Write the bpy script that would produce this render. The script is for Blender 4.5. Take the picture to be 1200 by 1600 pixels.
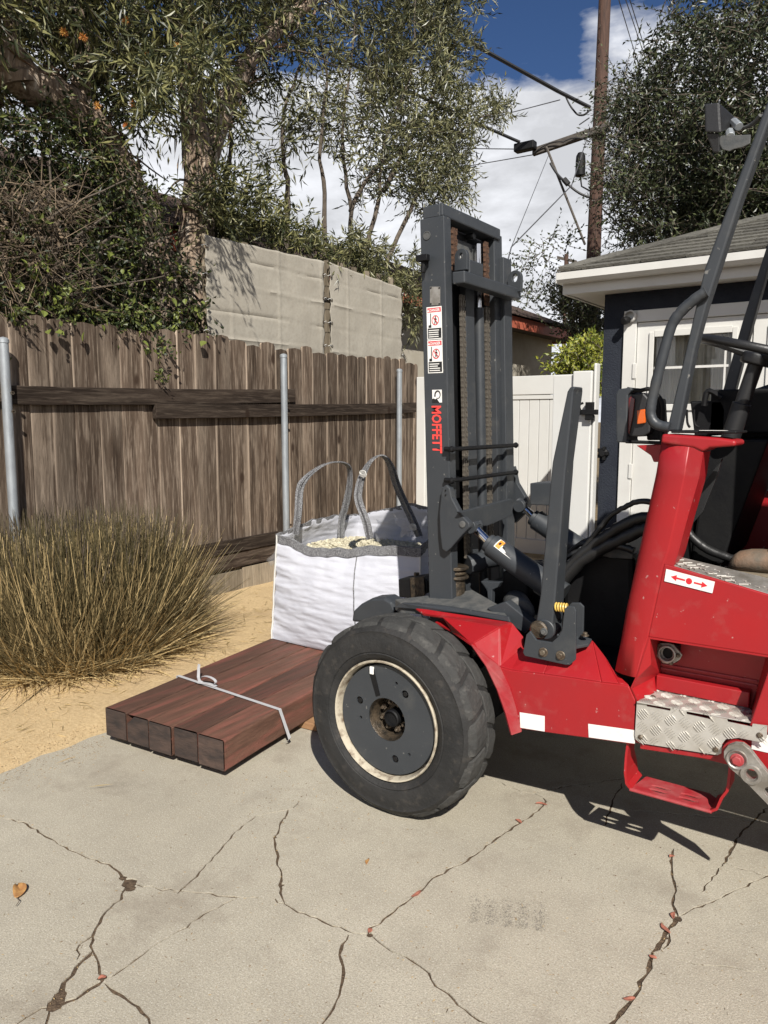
import bpy, bmesh, math, random
import numpy as np
from mathutils import Vector, Matrix, noise
from mathutils.geometry import delaunay_2d_cdt

random.seed(7); RNG = np.random.default_rng(11)
for o in list(bpy.data.objects): bpy.data.objects.remove(o)
SC = bpy.context.scene
COL = SC.collection

# ------------------------------------------------------------------ camera
CAM_H = 1.55; FPX = 1180.0; YAW = math.radians(35); PITCH = math.radians(7)
cd = bpy.data.cameras.new('camera'); cam = bpy.data.objects.new('camera', cd); COL.objects.link(cam)
cam.location = (0, 0, CAM_H)
cam.rotation_euler = (math.radians(90) - PITCH, 0, YAW)
cd.sensor_fit = 'VERTICAL'; cd.sensor_height = 36.0; cd.lens = 36.0 * FPX / 1600.0
cd.clip_start = 0.05; cd.clip_end = 3000
SC.camera = cam

# ------------------------------------------------------------------ light and exposure
SUN_TO = Vector((0.90, -1.0, 1.12)).normalized()
W = bpy.data.worlds.new('World'); SC.world = W; W.use_nodes = True
wn = W.node_tree.nodes; wl = W.node_tree.links; wn.clear()
def WN(t, **k):
    n = wn.new(t)
    for a, b in k.items(): setattr(n, a, b)
    return n
def wmath(op, a, b=None, c=None, clamp=False):
    n = WN('ShaderNodeMath', operation=op, use_clamp=clamp)
    for i, v in enumerate((a, b, c)):
        if v is None: continue
        if isinstance(v, (int, float)): n.inputs[i].default_value = v
        else: wl.new(v, n.inputs[i])
    return n.outputs[0]
sky = WN('ShaderNodeTexSky', sky_type='NISHITA', sun_disc=False)
sky.sun_elevation = math.asin(SUN_TO.z); sky.sun_rotation = math.atan2(SUN_TO.x, SUN_TO.y)
sky.air_density = 0.85; sky.dust_density = 0.2; sky.ozone_density = 2.2
tc = WN('ShaderNodeTexCoord'); sep = WN('ShaderNodeSeparateXYZ'); wl.new(tc.outputs['Generated'], sep.inputs[0])
zc = wmath('MAXIMUM', sep.outputs['Z'], 0.0)
den = wmath('ADD', zc, 0.35)
cx = wmath('DIVIDE', sep.outputs['X'], den); cy = wmath('DIVIDE', sep.outputs['Y'], den)
cmb = WN('ShaderNodeCombineXYZ'); wl.new(cx, cmb.inputs[0]); wl.new(cy, cmb.inputs[1]); wl.new(wmath('MULTIPLY', zc, 2.2), cmb.inputs[2])
def wnoise(scale, detail, rough, off, dist=0.0):
    m = WN('ShaderNodeMapping'); m.inputs['Location'].default_value = off
    wl.new(cmb.outputs[0], m.inputs[0])
    n = WN('ShaderNodeTexNoise'); n.inputs['Scale'].default_value = scale; n.inputs['Detail'].default_value = detail
    n.inputs['Roughness'].default_value = rough; n.inputs['Distortion'].default_value = dist
    wl.new(m.outputs[0], n.inputs['Vector']); return n.outputs['Fac']
n1 = wnoise(2.0, 10, 0.52, (3.1, 1.3, 0.4), 0.1)
bias = wmath('MULTIPLY', wmath('SUBTRACT', 0.415, zc), 2.4)
cov = wmath('MULTIPLY', wmath('SUBTRACT', wmath('ADD', n1, bias), 0.53), 16.0, clamp=True)
n2 = wnoise(3.4, 9, 0.6, (7.7, 2.1, 1.9), 0.1)
shade = WN('ShaderNodeMapRange'); wl.new(n2, shade.inputs[0])
shade.inputs[1].default_value = 0.40; shade.inputs[2].default_value = 0.62; shade.inputs[3].default_value = 0.66; shade.inputs[4].default_value = 1.0
ccol = WN('ShaderNodeMixRGB'); ccol.blend_type = 'MULTIPLY'; ccol.inputs[0].default_value = 1
ccol.inputs[1].default_value = (15.8, 16.1, 16.9, 1); wl.new(shade.outputs[0], ccol.inputs[2])
skyt = WN('ShaderNodeMixRGB'); skyt.blend_type = 'MULTIPLY'; skyt.inputs[0].default_value = 1
wl.new(sky.outputs[0], skyt.inputs[1]); skyt.inputs[2].default_value = (0.66, 0.84, 1.12, 1)
smix = WN('ShaderNodeMixRGB'); wl.new(cov, smix.inputs[0]); wl.new(skyt.outputs[0], smix.inputs[1]); wl.new(ccol.outputs[0], smix.inputs[2])
bg = WN('ShaderNodeBackground'); bg.inputs['Strength'].default_value = 0.044; wl.new(smix.outputs[0], bg.inputs['Color'])
wo = WN('ShaderNodeOutputWorld'); wl.new(bg.outputs[0], wo.inputs['Surface'])

sd = bpy.data.lights.new('sun', 'SUN'); so = bpy.data.objects.new('sun', sd); COL.objects.link(so)
sd.energy = 5.0; sd.angle = math.radians(0.53); sd.color = (1.0, 0.955, 0.88)
so.rotation_euler = SUN_TO.to_track_quat('Z', 'Y').to_euler(); so.location = (0, -5, 12)
SC.view_settings.view_transform = 'Standard'; SC.view_settings.look = 'None'
SC.view_settings.exposure = 0.52; SC.view_settings.gamma = 1.0; SC.view_settings.use_curve_mapping = False
SC.render.engine = 'CYCLES'

# ------------------------------------------------------------------ helpers
_fw = Vector((-math.sin(YAW)*math.cos(PITCH), math.cos(YAW)*math.cos(PITCH), -math.sin(PITCH)))
_rt = Vector((math.cos(YAW), math.sin(YAW), 0)); _up = _rt.cross(_fw)
def at(px, py, X=None, Y=None, Z=None):
    """the real point where a measured sight line meets a plane of the place"""
    r = _fw + _rt*((px-600)/FPX) - _up*((py-800)/FPX)
    if X is not None: t = X/r.x
    elif Y is not None: t = Y/r.y
    else: t = (Z-CAM_H)/r.z
    return Vector((r.x*t, r.y*t, CAM_H + r.z*t))
def atY(pts, Y): return [at(a, b, Y=Y) for a, b in pts]
def atX(pts, X): return [at(a, b, X=X) for a, b in pts]

def tag(o, label=None, cat=None, group=None, kind=None):
    if label: o['label'] = label
    if cat: o['category'] = cat
    if group: o['group'] = group
    if kind: o['kind'] = kind
    return o
ORG = {}
def thing(name, loc=(0, 0, 0), label=None, cat=None, group=None, kind=None):
    o = bpy.data.objects.new(name, None); COL.objects.link(o); o.location = loc
    o.empty_display_size = 0.1; ORG[o.name] = Vector(loc)
    return tag(o, label, cat, group, kind)

def link_mesh(name, me, mat=None, parent=None):
    o = bpy.data.objects.new(name, me); COL.objects.link(o)
    if mat and not me.materials:
        me.materials.append(mat)
    if parent is not None:
        o.parent = parent; ORG[o.name] = ORG.get(parent.name, Vector((0, 0, 0)))
    else: ORG[o.name] = Vector((0, 0, 0))
    return o

class MB:
    def __init__(s): s.v = []; s.f = []; s.sm = []
    def add(s, vs, fs, smooth=False):
        n = len(s.v); s.v += [Vector(p) for p in vs]
        for f in fs: s.f.append([i+n for i in f]); s.sm.append(smooth)
        return s
    def box(s, a, b):
        (x0, y0, z0), (x1, y1, z1) = a, b
        return s.add([(x0,y0,z0),(x1,y0,z0),(x1,y1,z0),(x0,y1,z0),(x0,y0,z1),(x1,y0,z1),(x1,y1,z1),(x0,y1,z1)],
              [(0,3,2,1),(4,5,6,7),(0,1,5,4),(1,2,6,5),(2,3,7,6),(3,0,4,7)])
    def hexa(s, p):   # 8 points, bottom 4 then top 4
        return s.add(p, [(0,3,2,1),(4,5,6,7),(0,1,5,4),(1,2,6,5),(2,3,7,6),(3,0,4,7)])
    def extr(s, pts, vec):
        n = len(pts); vec = Vector(vec)
        vs = [Vector(p) for p in pts]; vs += [p+vec for p in vs[:n]]
        fs = [tuple(range(n)), tuple(reversed(range(n, 2*n)))] + [(i, i+n, (i+1) % n + n, (i+1) % n) for i in range(n)]
        return s.add(vs, fs)
    def plate(s, pts, vec, holes=()):   # polygon with holes, extruded
        pts = [Vector(p) for p in pts]; c = sum(pts, Vector())/len(pts)
        nrm = Vector((0, 0, 0))
        for i in range(len(pts)): nrm += (pts[i]-c).cross(pts[(i+1) % len(pts)]-c)
        nrm.normalize(); ux = nrm.orthogonal().normalized(); uy = nrm.cross(ux)
        loops = [pts] + [[Vector(q) for q in h] for h in holes]
        flat = []; faces = []
        for L in loops:
            faces.append(list(range(len(flat), len(flat)+len(L)))); flat += [(Vector(((q-c).dot(ux), (q-c).dot(uy)))) for q in L]
        V, E, F, ov, oe, of = delaunay_2d_cdt(flat, [], faces, 0, 1e-7)
        lp = [[(flat[i].x, flat[i].y) for i in q] for q in faces]
        cen = [sum((V[i] for i in f), Vector((0, 0)))/3 for f in F]; ax_ = np.array([q.x for q in cen]); ay_ = np.array([q.y for q in cen])
        k_ = inpoly(ax_, ay_, lp[0])
        for q in lp[1:]: k_ &= ~inpoly(ax_, ay_, q)
        keep = [f for f, g in zip(F, k_) if g]
        vec = Vector(vec); base = [c+ux*q.x+uy*q.y for q in V]; n = len(base)
        fs = [tuple(f) for f in keep] + [tuple(reversed([i+n for i in f])) for f in keep]
        cnt = {}
        for f in keep:
            for i in range(3):
                e = (f[i], f[(i+1) % 3]); cnt[e] = cnt.get(e, 0)+1
        for (a, b) in cnt:
            if (b, a) not in cnt: fs.append((a, a+n, b+n, b))
        return s.add(base+[p+vec for p in base], fs)
    def tube(s, pts, r, n=10, cap=True, flat=None):
        pts = [Vector(p) for p in pts]; m = len(pts)
        rs = r if isinstance(r, (list, tuple)) else [r]*m
        t0 = (pts[1]-pts[0]).normalized(); nrm = t0.orthogonal().normalized()
        if flat is not None: nrm = (Vector(flat)-t0*t0.dot(Vector(flat))).normalized()
        vs = []
        for i, p in enumerate(pts):
            t = (pts[min(i+1, m-1)]-pts[max(i-1, 0)]).normalized()
            nrm = (nrm-t*nrm.dot(t)).normalized(); b = t.cross(nrm)
            for k in range(n):
                a = 2*math.pi*k/n
                vs.append(p + (nrm*math.cos(a)+b*math.sin(a))*rs[i])
        fs = [(i*n+k, i*n+(k+1) % n, (i+1)*n+(k+1) % n, (i+1)*n+k) for i in range(m-1) for k in range(n)]
        s.add(vs, fs, True)
        if cap:
            q = len(s.v)-len(vs)
            s.f.append([q+k for k in reversed(range(n))]); s.sm.append(False)
            s.f.append([q+(m-1)*n+k for k in range(n)]); s.sm.append(False)
        return s
    def ribbon(s, pts, w, side, th=0.003):
        pts = [Vector(p) for p in pts]; m = len(pts); vs = []
        sd_ = [Vector(q).normalized() for q in (side if isinstance(side, list) else [side]*m)]
        for i, p in enumerate(pts):
            t = (pts[min(i+1, m-1)]-pts[max(i-1, 0)]).normalized(); q = (sd_[i]-t*sd_[i].dot(t)).normalized(); n_ = t.cross(q)
            for a, b in ((-1, -1), (1, -1), (1, 1), (-1, 1)): vs.append(p+q*(w/2*a)+n_*(th/2*b))
        fs = [(i*4+k, i*4+(k+1) % 4, (i+1)*4+(k+1) % 4, (i+1)*4+k) for i in range(m-1) for k in range(4)]
        fs += [(3, 2, 1, 0), tuple((m-1)*4+k for k in range(4))]
        return s.add(vs, fs)
    def lathe(s, prof, c, axis, n=48, smooth=True, up=(0, 0, 1)):   # prof: (r, h) along axis
        c = Vector(c); ax = Vector(axis).normalized(); u = Vector(up)-ax*ax.dot(Vector(up))
        if u.length < 1e-4: u = ax.orthogonal()
        u.normalize(); w = ax.cross(u); vs = []
        for r, h in prof:
            for k in range(n):
                a = 2*math.pi*k/n; vs.append(c+ax*h+(u*math.cos(a)+w*math.sin(a))*r)
        fs = [(i*n+k, i*n+(k+1) % n, (i+1)*n+(k+1) % n, (i+1)*n+k) for i in range(len(prof)-1) for k in range(n)]
        return s.add(vs, fs, smooth)
    def cyl(s, a, b, r, n=16, r2=None):
        a = Vector(a); b = Vector(b); s.tube([a, b], [r, r if r2 is None else r2], n); return s
    def build(s, name, mat, parent=None, bevel=0, seg=2, smooth=False, sharp=None):
        off = ORG.get(parent.name, Vector((0, 0, 0))) if parent is not None else Vector((0, 0, 0))
        me = bpy.data.meshes.new(name)
        me.from_pydata([tuple(p-off) for p in s.v], [], s.f)
        me.polygons.foreach_set('use_smooth', [bool(x) or smooth for x in s.sm])
        bm = bmesh.new(); bm.from_mesh(me); bmesh.ops.recalc_face_normals(bm, faces=bm.faces); bm.to_mesh(me); bm.free()
        me.validate(); me.update()
        if any(s.sm) or smooth: me.set_sharp_from_angle(angle=math.radians(38))
        o = link_mesh(name, me, mat, parent)
        if bevel:
            m = o.modifiers.new('bevel', 'BEVEL'); m.width = bevel; m.segments = seg; m.limit_method = 'ANGLE'; m.angle_limit = math.radians(32)
            m.harden_normals = False
        return o

def npmesh(name, verts, faces_flat, nper, mat, parent=None, attr=None, smooth=False):
    """big meshes straight from numpy arrays; attr = per vertex float 'tone'"""
    off = ORG.get(parent.name, Vector((0, 0, 0))) if parent is not None else Vector((0, 0, 0))
    verts = np.asarray(verts, dtype=np.float32).reshape(-1, 3) - np.array(off, dtype=np.float32)
    ff = np.asarray(faces_flat, dtype=np.int32).ravel(); nf = len(ff)//nper
    me = bpy.data.meshes.new(name); me.vertices.add(len(verts)); me.vertices.foreach_set('co', verts.ravel())
    me.loops.add(len(ff)); me.loops.foreach_set('vertex_index', ff)
    me.polygons.add(nf); me.polygons.foreach_set('loop_start', np.arange(nf, dtype=np.int32)*nper)
    me.polygons.foreach_set('loop_total', np.full(nf, nper, dtype=np.int32))
    me.polygons.foreach_set('use_smooth', np.full(nf, smooth))
    if attr is not None:
        a = me.attributes.new('tone', 'FLOAT', 'POINT'); a.data.foreach_set('value', np.asarray(attr, dtype=np.float32))
    me.update(calc_edges=True)
    return link_mesh(name, me, mat, parent)

# ------------------------------------------------------------------ materials
MATS = {}
def mat(name, c1, c2=None, scale=8.0, rough=0.6, metal=0.0, bump=0.0, bscale=60.0, stretch=(1, 1, 1), detail=6.0, lo=0.35, hi=0.65,
        tone=None, trans=0.0, c3=None, scale3=1.5, lo3=0.5, hi3=0.7, spec=0.5, rand=0.0, rough2=None, coat=0.0, chips=None, chipscale=45.0, chiplo=0.66):
    m = bpy.data.materials.new(name); m.use_nodes = True; nt = m.node_tree; N = nt.nodes; L = nt.links
    b = N['Principled BSDF']; b.inputs['Roughness'].default_value = rough; b.inputs['Metallic'].default_value = metal
    b.inputs['Specular IOR Level'].default_value = spec
    if coat: b.inputs['Coat Weight'].default_value = coat; b.inputs['Coat Roughness'].default_value = 0.12
    t = N.new('ShaderNodeTexCoord'); mp = N.new('ShaderNodeMapping'); mp.inputs['Scale'].default_value = stretch
    L.new(t.outputs['Object'], mp.inputs[0])
    oi = None
    if rand:
        oi = N.new('ShaderNodeObjectInfo'); cm = N.new('ShaderNodeVectorMath'); cm.operation = 'ADD'
        mm = N.new('ShaderNodeMath'); mm.operation = 'MULTIPLY'; mm.inputs[1].default_value = 37.0
        L.new(oi.outputs['Random'], mm.inputs[0]); L.new(mp.outputs[0], cm.inputs[0]); L.new(mm.outputs[0], cm.inputs[1]); vec = cm.outputs[0]
    else: vec = mp.outputs[0]
    def nz(sc, d=detail):
        n = N.new('ShaderNodeTexNoise'); n.inputs['Scale'].default_value = sc; n.inputs['Detail'].default_value = d
        n.inputs['Roughness'].default_value = 0.6; L.new(vec, n.inputs['Vector']); return n.outputs['Fac']
    def mr(x, a, bb):
        r = N.new('ShaderNodeMapRange'); L.new(x, r.inputs[0]); r.inputs[1].default_value = a; r.inputs[2].default_value = bb; return r.outputs[0]
    def mixc(f, a, c, mode='MIX'):
        x = N.new('ShaderNodeMixRGB'); x.blend_type = mode
        if isinstance(f, float): x.inputs[0].default_value = f
        else: L.new(f, x.inputs[0])
        for i, q in ((1, a), (2, c)):
            if isinstance(q, tuple): x.inputs[i].default_value = (*q[:3], 1)
            else: L.new(q, x.inputs[i])
        return x.outputs[0]
    col = c1
    if c2 is not None:
        col = mixc(mr(nz(scale), lo, hi), c1, c2)
    if c3 is not None:
        col = mixc(mr(nz(scale3, 5.0), lo3, hi3), col, c3)
    if chips is not None: col = mixc(mr(nz(chipscale, 3.0), chiplo, chiplo+0.04), col, chips)
    if tone is not None:     # per-vertex individual tint of leaves, blades, planks
        a = N.new('ShaderNodeAttribute'); a.attribute_name = 'tone'
        col = mixc(a.outputs['Fac'], col, tone)
    if rand:
        hv = N.new('ShaderNodeHueSaturation'); r2 = N.new('ShaderNodeMapRange'); L.new(oi.outputs['Random'], r2.inputs[0])
        r2.inputs[3].default_value = 1-rand; r2.inputs[4].default_value = 1+rand; L.new(r2.outputs[0], hv.inputs['Value'])
        if isinstance(col, tuple): hv.inputs['Color'].default_value = (*col[:3], 1)
        else: L.new(col, hv.inputs['Color'])
        col = hv.outputs[0]
    if isinstance(col, tuple): b.inputs['Base Color'].default_value = (*col[:3], 1)
    else: L.new(col, b.inputs['Base Color'])
    if rough2 is not None:
        r = N.new('ShaderNodeMapRange'); L.new(nz(scale*1.7), r.inputs[0]); r.inputs[1].default_value = 0.3; r.inputs[2].default_value = 0.7
        r.inputs[3].default_value = rough; r.inputs[4].default_value = rough2; L.new(r.outputs[0], b.inputs['Roughness'])
    if bump:
        bp = N.new('ShaderNodeBump'); bp.inputs['Strength'].default_value = bump; bp.inputs['Distance'].default_value = 0.01
        L.new(nz(bscale, 4.0), bp.inputs['Height']); L.new(bp.outputs[0], b.inputs['Normal'])
    if trans:
        tr = N.new('ShaderNodeBsdfTranslucent'); ms = N.new('ShaderNodeMixShader'); ms.inputs[0].default_value = trans
        if isinstance(col, tuple): tr.inputs[0].default_value = (*col[:3], 1)
        else: L.new(col, tr.inputs[0])
        L.new(b.outputs[0], ms.inputs[1]); L.new(tr.outputs[0], ms.inputs[2]); L.new(ms.outputs[0], N['Material Output'].inputs[0])
    MATS[name] = m
    return m

M_red = mat('red paint', (0.315, 0.008, 0.011), (0.27, 0.010, 0.014), 3.0, rough=0.38, c3=(0.29, 0.045, 0.042), scale3=14, lo3=0.56, hi3=0.85, chips=(0.36, 0.16, 0.15), chipscale=38, chiplo=0.695, bump=0.03, bscale=40, rough2=0.5)
M_redworn = mat('dusty red paint', (0.31, 0.020, 0.026), (0.33, 0.075, 0.075), 14, rough=0.5, bump=0.08, bscale=70)
M_grey = mat('slate grey paint', (0.028, 0.032, 0.037), (0.034, 0.038, 0.043), 4.0, rough=0.42, c3=(0.060, 0.061, 0.060), scale3=9, lo3=0.56, hi3=0.85, chips=(0.15, 0.145, 0.135), chipscale=42, chiplo=0.69, bump=0.04, bscale=50, rough2=0.6)
M_greydust = mat('dusty grey paint', (0.048, 0.052, 0.054), (0.095, 0.093, 0.088), 22, rough=0.7, bump=0.15, bscale=90)
M_black = mat('black steel', (0.004, 0.004, 0.005), (0.008, 0.008, 0.008), 9, spec=0.25, rough=0.6, bump=0.1, bscale=60)
M_rubberhose = mat('black hose', (0.012, 0.012, 0.012), rough=0.45, bump=0.1, bscale=120)
M_tyre = mat('tyre rubber', (0.014, 0.014, 0.014), (0.026, 0.025, 0.024), 10, rough=0.72, c3=(0.060, 0.052, 0.044), scale3=26, lo3=0.56, hi3=0.85, bump=0.35, bscale=55, spec=0.35)
M_tyretread = mat('worn tread rubber', (0.032, 0.032, 0.031), (0.050, 0.049, 0.046), 9, rough=0.8, c3=(0.11, 0.105, 0.095), scale3=30, lo3=0.55, hi3=0.9, bump=0.5, bscale=45, spec=0.3)
M_rimwhite = mat('chipped cream paint', (0.42, 0.375, 0.29), (0.13, 0.09, 0.06), 26, rough=0.55, lo=0.46, hi=0.68, bump=0.1)
M_grease = mat('greasy steel', (0.02, 0.018, 0.015), (0.10, 0.075, 0.05), 35, rough=0.4, metal=0.4, bump=0.4, bscale=120)
M_bolt = mat('weathered bolt', (0.20, 0.17, 0.13), (0.09, 0.06, 0.04), 60, rough=0.5, metal=0.7)
M_chrome = mat('polished rod', (0.62, 0.62, 0.64), rough=0.12, metal=1.0)
M_chain = mat('oily chain steel', (0.24, 0.215, 0.18), (0.10, 0.085, 0.07), 60, rough=0.5, metal=0.6)
M_chainrust = mat('rusty chain', (0.16, 0.085, 0.05), (0.05, 0.03, 0.022), 70, rough=0.7, metal=0.3)
M_alu = mat('tread plate aluminium', (0.50, 0.48, 0.44), (0.40, 0.375, 0.33), 16, rough=0.40, metal=0.35, bump=0.08, bscale=100)
M_alurow = mat('bare aluminium', (0.38, 0.36, 0.33), (0.22, 0.20, 0.17), 20, rough=0.45, metal=0.6, bump=0.15, bscale=80)
M_galv = mat('galvanised steel', (0.36, 0.39, 0.41), (0.27, 0.29, 0.31), 25, rough=0.48, metal=0.45, stretch=(1, 1, 0.3), c3=(0.30, 0.24, 0.17), scale3=4, lo3=0.66, hi3=0.85)
M_yellow = mat('yellow spring', (0.62, 0.42, 0.10), rough=0.4)
M_amber = mat('amber lens', (0.55, 0.10, 0.01), rough=0.15, spec=0.8)
M_redlens = mat('red lens', (0.10, 0.008, 0.008), rough=0.15, spec=0.8)
M_lamp = mat('lamp housing plastic', (0.016, 0.016, 0.017), rough=0.45, bump=0.1, bscale=150)
M_white = mat('white sticker', (0.72, 0.71, 0.68), (0.60, 0.58, 0.54), 30, rough=0.4, lo=0.5, hi=0.8)
M_greypaper = mat('instruction decal', (0.40, 0.41, 0.42), rough=0.4)
M_stickred = mat('printed red', (0.55, 0.02, 0.03), rough=0.4)
M_brandred = mat('lettering red', (0.75, 0.06, 0.05), rough=0.4)
M_print = mat('printed black', (0.01, 0.01, 0.01), rough=0.4)
M_orange = mat('printed orange', (0.75, 0.25, 0.03), rough=0.4)
M_sand = mat('decomposed granite', (0.56, 0.42, 0.24), (0.44, 0.32, 0.175), 55, rough=0.95, c3=(0.40, 0.29, 0.17), scale3=1.6, lo3=0.5, hi3=0.8, bump=0.8, bscale=130, spec=0.1)
M_soil = mat('dry soil', (0.20, 0.15, 0.09), (0.13, 0.10, 0.06), 8, rough=0.95, bump=0.5, bscale=40, spec=0.1)
M_dirt = mat('crack dirt', (0.065, 0.047, 0.033), (0.14, 0.10, 0.066), 55, rough=0.95, bump=0.8, bscale=120, spec=0.1)
M_timber = mat('old red-brown timber', (0.084, 0.038, 0.023), (0.132, 0.064, 0.041), 5, rough=0.72, stretch=(11, 0.8, 11), c3=(0.21, 0.070, 0.050), scale3=1.6, lo3=0.48, hi3=0.68, bump=0.7, bscale=26, rand=0.38, lo=0.35, hi=0.65)
M_timberend = mat('dark end grain', (0.020, 0.014, 0.012), (0.058, 0.036, 0.027), 9, rough=0.85, stretch=(1, 1, 2.5), bump=0.5, bscale=35, rand=0.3)
M_dunnage = mat('raw wood block', (0.30, 0.17, 0.08), (0.20, 0.10, 0.05), 12, rough=0.8, bump=0.3, bscale=60)
M_strap = mat('grey plastic strap', (0.42, 0.42, 0.43), rough=0.45)
M_twig = mat('twig bark', (0.060, 0.047, 0.034), (0.11, 0.088, 0.068), 20, rough=0.9)
M_stucco = mat('navy stucco', (0.018, 0.021, 0.030), (0.025, 0.029, 0.038), 6, rough=0.9, bump=0.6, bscale=90, spec=0.2)
M_trimw = mat('white trim paint', (0.58, 0.575, 0.545), (0.52, 0.51, 0.48), 3, rough=0.45, bump=0.02)
M_vinyl = mat('white vinyl', (0.57, 0.57, 0.55), (0.53, 0.525, 0.50), 2, rough=0.4)
M_beige = mat('beige stucco', (0.36, 0.33, 0.27), (0.31, 0.28, 0.225), 4, rough=0.9, bump=0.4, bscale=60)
M_fascia = mat('red-brown fascia paint', (0.42, 0.105, 0.06), (0.32, 0.085, 0.05), 6, rough=0.6, bump=0.1)
M_shingle = mat('grey asphalt shingle', (0.140, 0.134, 0.115), (0.085, 0.081, 0.071), 45, rough=0.95, bump=0.7, bscale=150, rand=0.25, spec=0.15)
M_shinglebr = mat('brown asphalt shingle', (0.17, 0.125, 0.105), (0.10, 0.075, 0.065), 30, rough=0.95, bump=0.6, bscale=120, rand=0.25, spec=0.15)
M_pole = mat('creosoted pole wood', (0.090, 0.046, 0.030), (0.040, 0.021, 0.015), 6, rough=0.85, stretch=(7, 7, 0.5), bump=0.6, bscale=12, c3=(0.03, 0.018, 0.013), scale3=3, lo3=0.58, hi3=0.75)
M_oldarm = mat('grey crossarm wood', (0.11, 0.095, 0.08), (0.05, 0.042, 0.036), 9, rough=0.85, stretch=(1, 6, 6), bump=0.4)
M_cable = mat('black cable', (0.012, 0.012, 0.013), rough=0.6)
M_wire = mat('grey wire', (0.10, 0.10, 0.105), rough=0.5, metal=0.4)
M_bark = mat('papery bark', (0.36, 0.28, 0.21), (0.12, 0.085, 0.062), 7, rough=0.9, stretch=(4, 4, 0.7), bump=1.0, bscale=14, c3=(0.50, 0.44, 0.37), scale3=5, lo3=0.52, hi3=0.7, spec=0.1)
M_barkstrip = mat('peeling bark strip', (0.17, 0.10, 0.065), (0.09, 0.052, 0.034), 20, rough=0.9, tone=(0.30, 0.235, 0.18), spec=0.1)
M_leafA = mat('narrow green leaf', (0.032, 0.041, 0.014), (0.019, 0.027, 0.010), 3, rough=0.42, tone=(0.26, 0.25, 0.10), trans=0.22)
M_leafB = mat('grey green leaf', (0.036, 0.044, 0.019), (0.023, 0.030, 0.013), 3, rough=0.38, tone=(0.29, 0.28, 0.14), trans=0.22)
M_leafC = mat('vine leaf', (0.020, 0.032, 0.010), (0.014, 0.023, 0.008), 3, rough=0.5, tone=(0.20, 0.235, 0.05), trans=0.28)
M_leafD = mat('dark tree leaf', (0.016, 0.026, 0.010), (0.010, 0.017, 0.008), 2, rough=0.42, tone=(0.105, 0.120, 0.052), trans=0.10)
M_leafE = mat('bright hedge leaf', (0.10, 0.15, 0.02), (0.06, 0.10, 0.015), 3, rough=0.5, tone=(0.36, 0.36, 0.05), trans=0.3)
M_deadtwig = mat('dry twigs', (0.060, 0.045, 0.033), (0.035, 0.027, 0.020), 14, rough=0.9, tone=(0.21, 0.155, 0.10))
M_flower = mat('orange blossom', (0.55, 0.16, 0.04), (0.45, 0.28, 0.06), 30, rough=0.7)
M_grass = mat('grass blade', (0.060, 0.048, 0.019), (0.036, 0.032, 0.012), 5, rough=0.6, tone=(0.60, 0.45, 0.22), trans=0.15)
M_dryleaf = mat('dry leaf', (0.42, 0.24, 0.08), (0.30, 0.14, 0.05), 60, rough=0.7)
M_redleaf = mat('red-brown leaf bits', (0.36, 0.13, 0.085), (0.22, 0.085, 0.055), 60, rough=0.8)
M_debris = mat('leaf litter crumbs', (0.13, 0.085, 0.05), (0.07, 0.045, 0.03), 60, rough=0.9, tone=(0.35, 0.25, 0.12))
M_cloth = mat('woven sack cloth', (0.57, 0.58, 0.635), (0.51, 0.52, 0.575), 5, rough=0.6, bump=0.3, bscale=230, trans=0.08)
M_gravel = mat('tan gravel', (0.42, 0.38, 0.27), (0.28, 0.25, 0.18), 40, rough=0.9, tone=(0.55, 0.51, 0.38))
M_curtain = mat('cream curtain', (0.80, 0.78, 0.68), rough=0.8, trans=0.3)
M_boot = mat('worn boot leather', (0.20, 0.12, 0.075), (0.12, 0.10, 0.075), 14, rough=0.7, bump=0.3, bscale=50)
M_sole = mat('boot sole', (0.16, 0.13, 0.09), rough=0.8)
M_trouser = mat('dark work trousers', (0.018, 0.020, 0.028), rough=0.9, bump=0.2)
M_shirt = mat('dark work shirt', (0.03, 0.035, 0.05), rough=0.9, bump=0.2)
M_skin = mat('skin', (0.36, 0.20, 0.13), rough=0.5)
M_hair = mat('short dark hair', (0.02, 0.015, 0.012), rough=0.6)

M_screenband = mat('pale fold band', (0.385, 0.36, 0.31), (0.33, 0.305, 0.255), 6, rough=0.85, spec=0.2, bump=0.1)
M_printdirt = mat('grey dirt', (0.22, 0.20, 0.17), (0.16, 0.145, 0.12), 40, rough=0.95)

def custom(name):
    m = bpy.data.materials.new(name); m.use_nodes = True
    return m, m.node_tree.nodes, m.node_tree.links, m.node_tree.nodes['Principled BSDF']
def nadd(N, t, **k):
    n = N.new(t)
    for a, b in k.items():
        if a in n.inputs: n.inputs[a].default_value = b
        else: setattr(n, a, b)
    return n

# concrete: speckled aggregate, blotchy stains
M_conc, N, L, B = custom('weathered concrete')
tcn = N.new('ShaderNodeTexCoord')
def cz(sc, d, r=0.6):
    n = N.new('ShaderNodeTexNoise'); n.inputs['Scale'].default_value = sc; n.inputs['Detail'].default_value = d; n.inputs['Roughness'].default_value = r
    L.new(tcn.outputs['Object'], n.inputs['Vector']); return n.outputs['Fac']
def cmr(x, a, b, c=0.0, d=1.0):
    r = N.new('ShaderNodeMapRange'); L.new(x, r.inputs[0])
    for i, v in enumerate((a, b, c, d)): r.inputs[i+1].default_value = v
    return r.outputs[0]
def cmix(f, a, b, mode='MIX'):
    x = N.new('ShaderNodeMixRGB'); x.blend_type = mode
    if isinstance(f, float): x.inputs[0].default_value = f
    else: L.new(f, x.inputs[0])
    for i, q in ((1, a), (2, b)):
        if isinstance(q, tuple): x.inputs[i].default_value = (*q, 1)
        else: L.new(q, x.inputs[i])
    return x.outputs[0]
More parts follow.
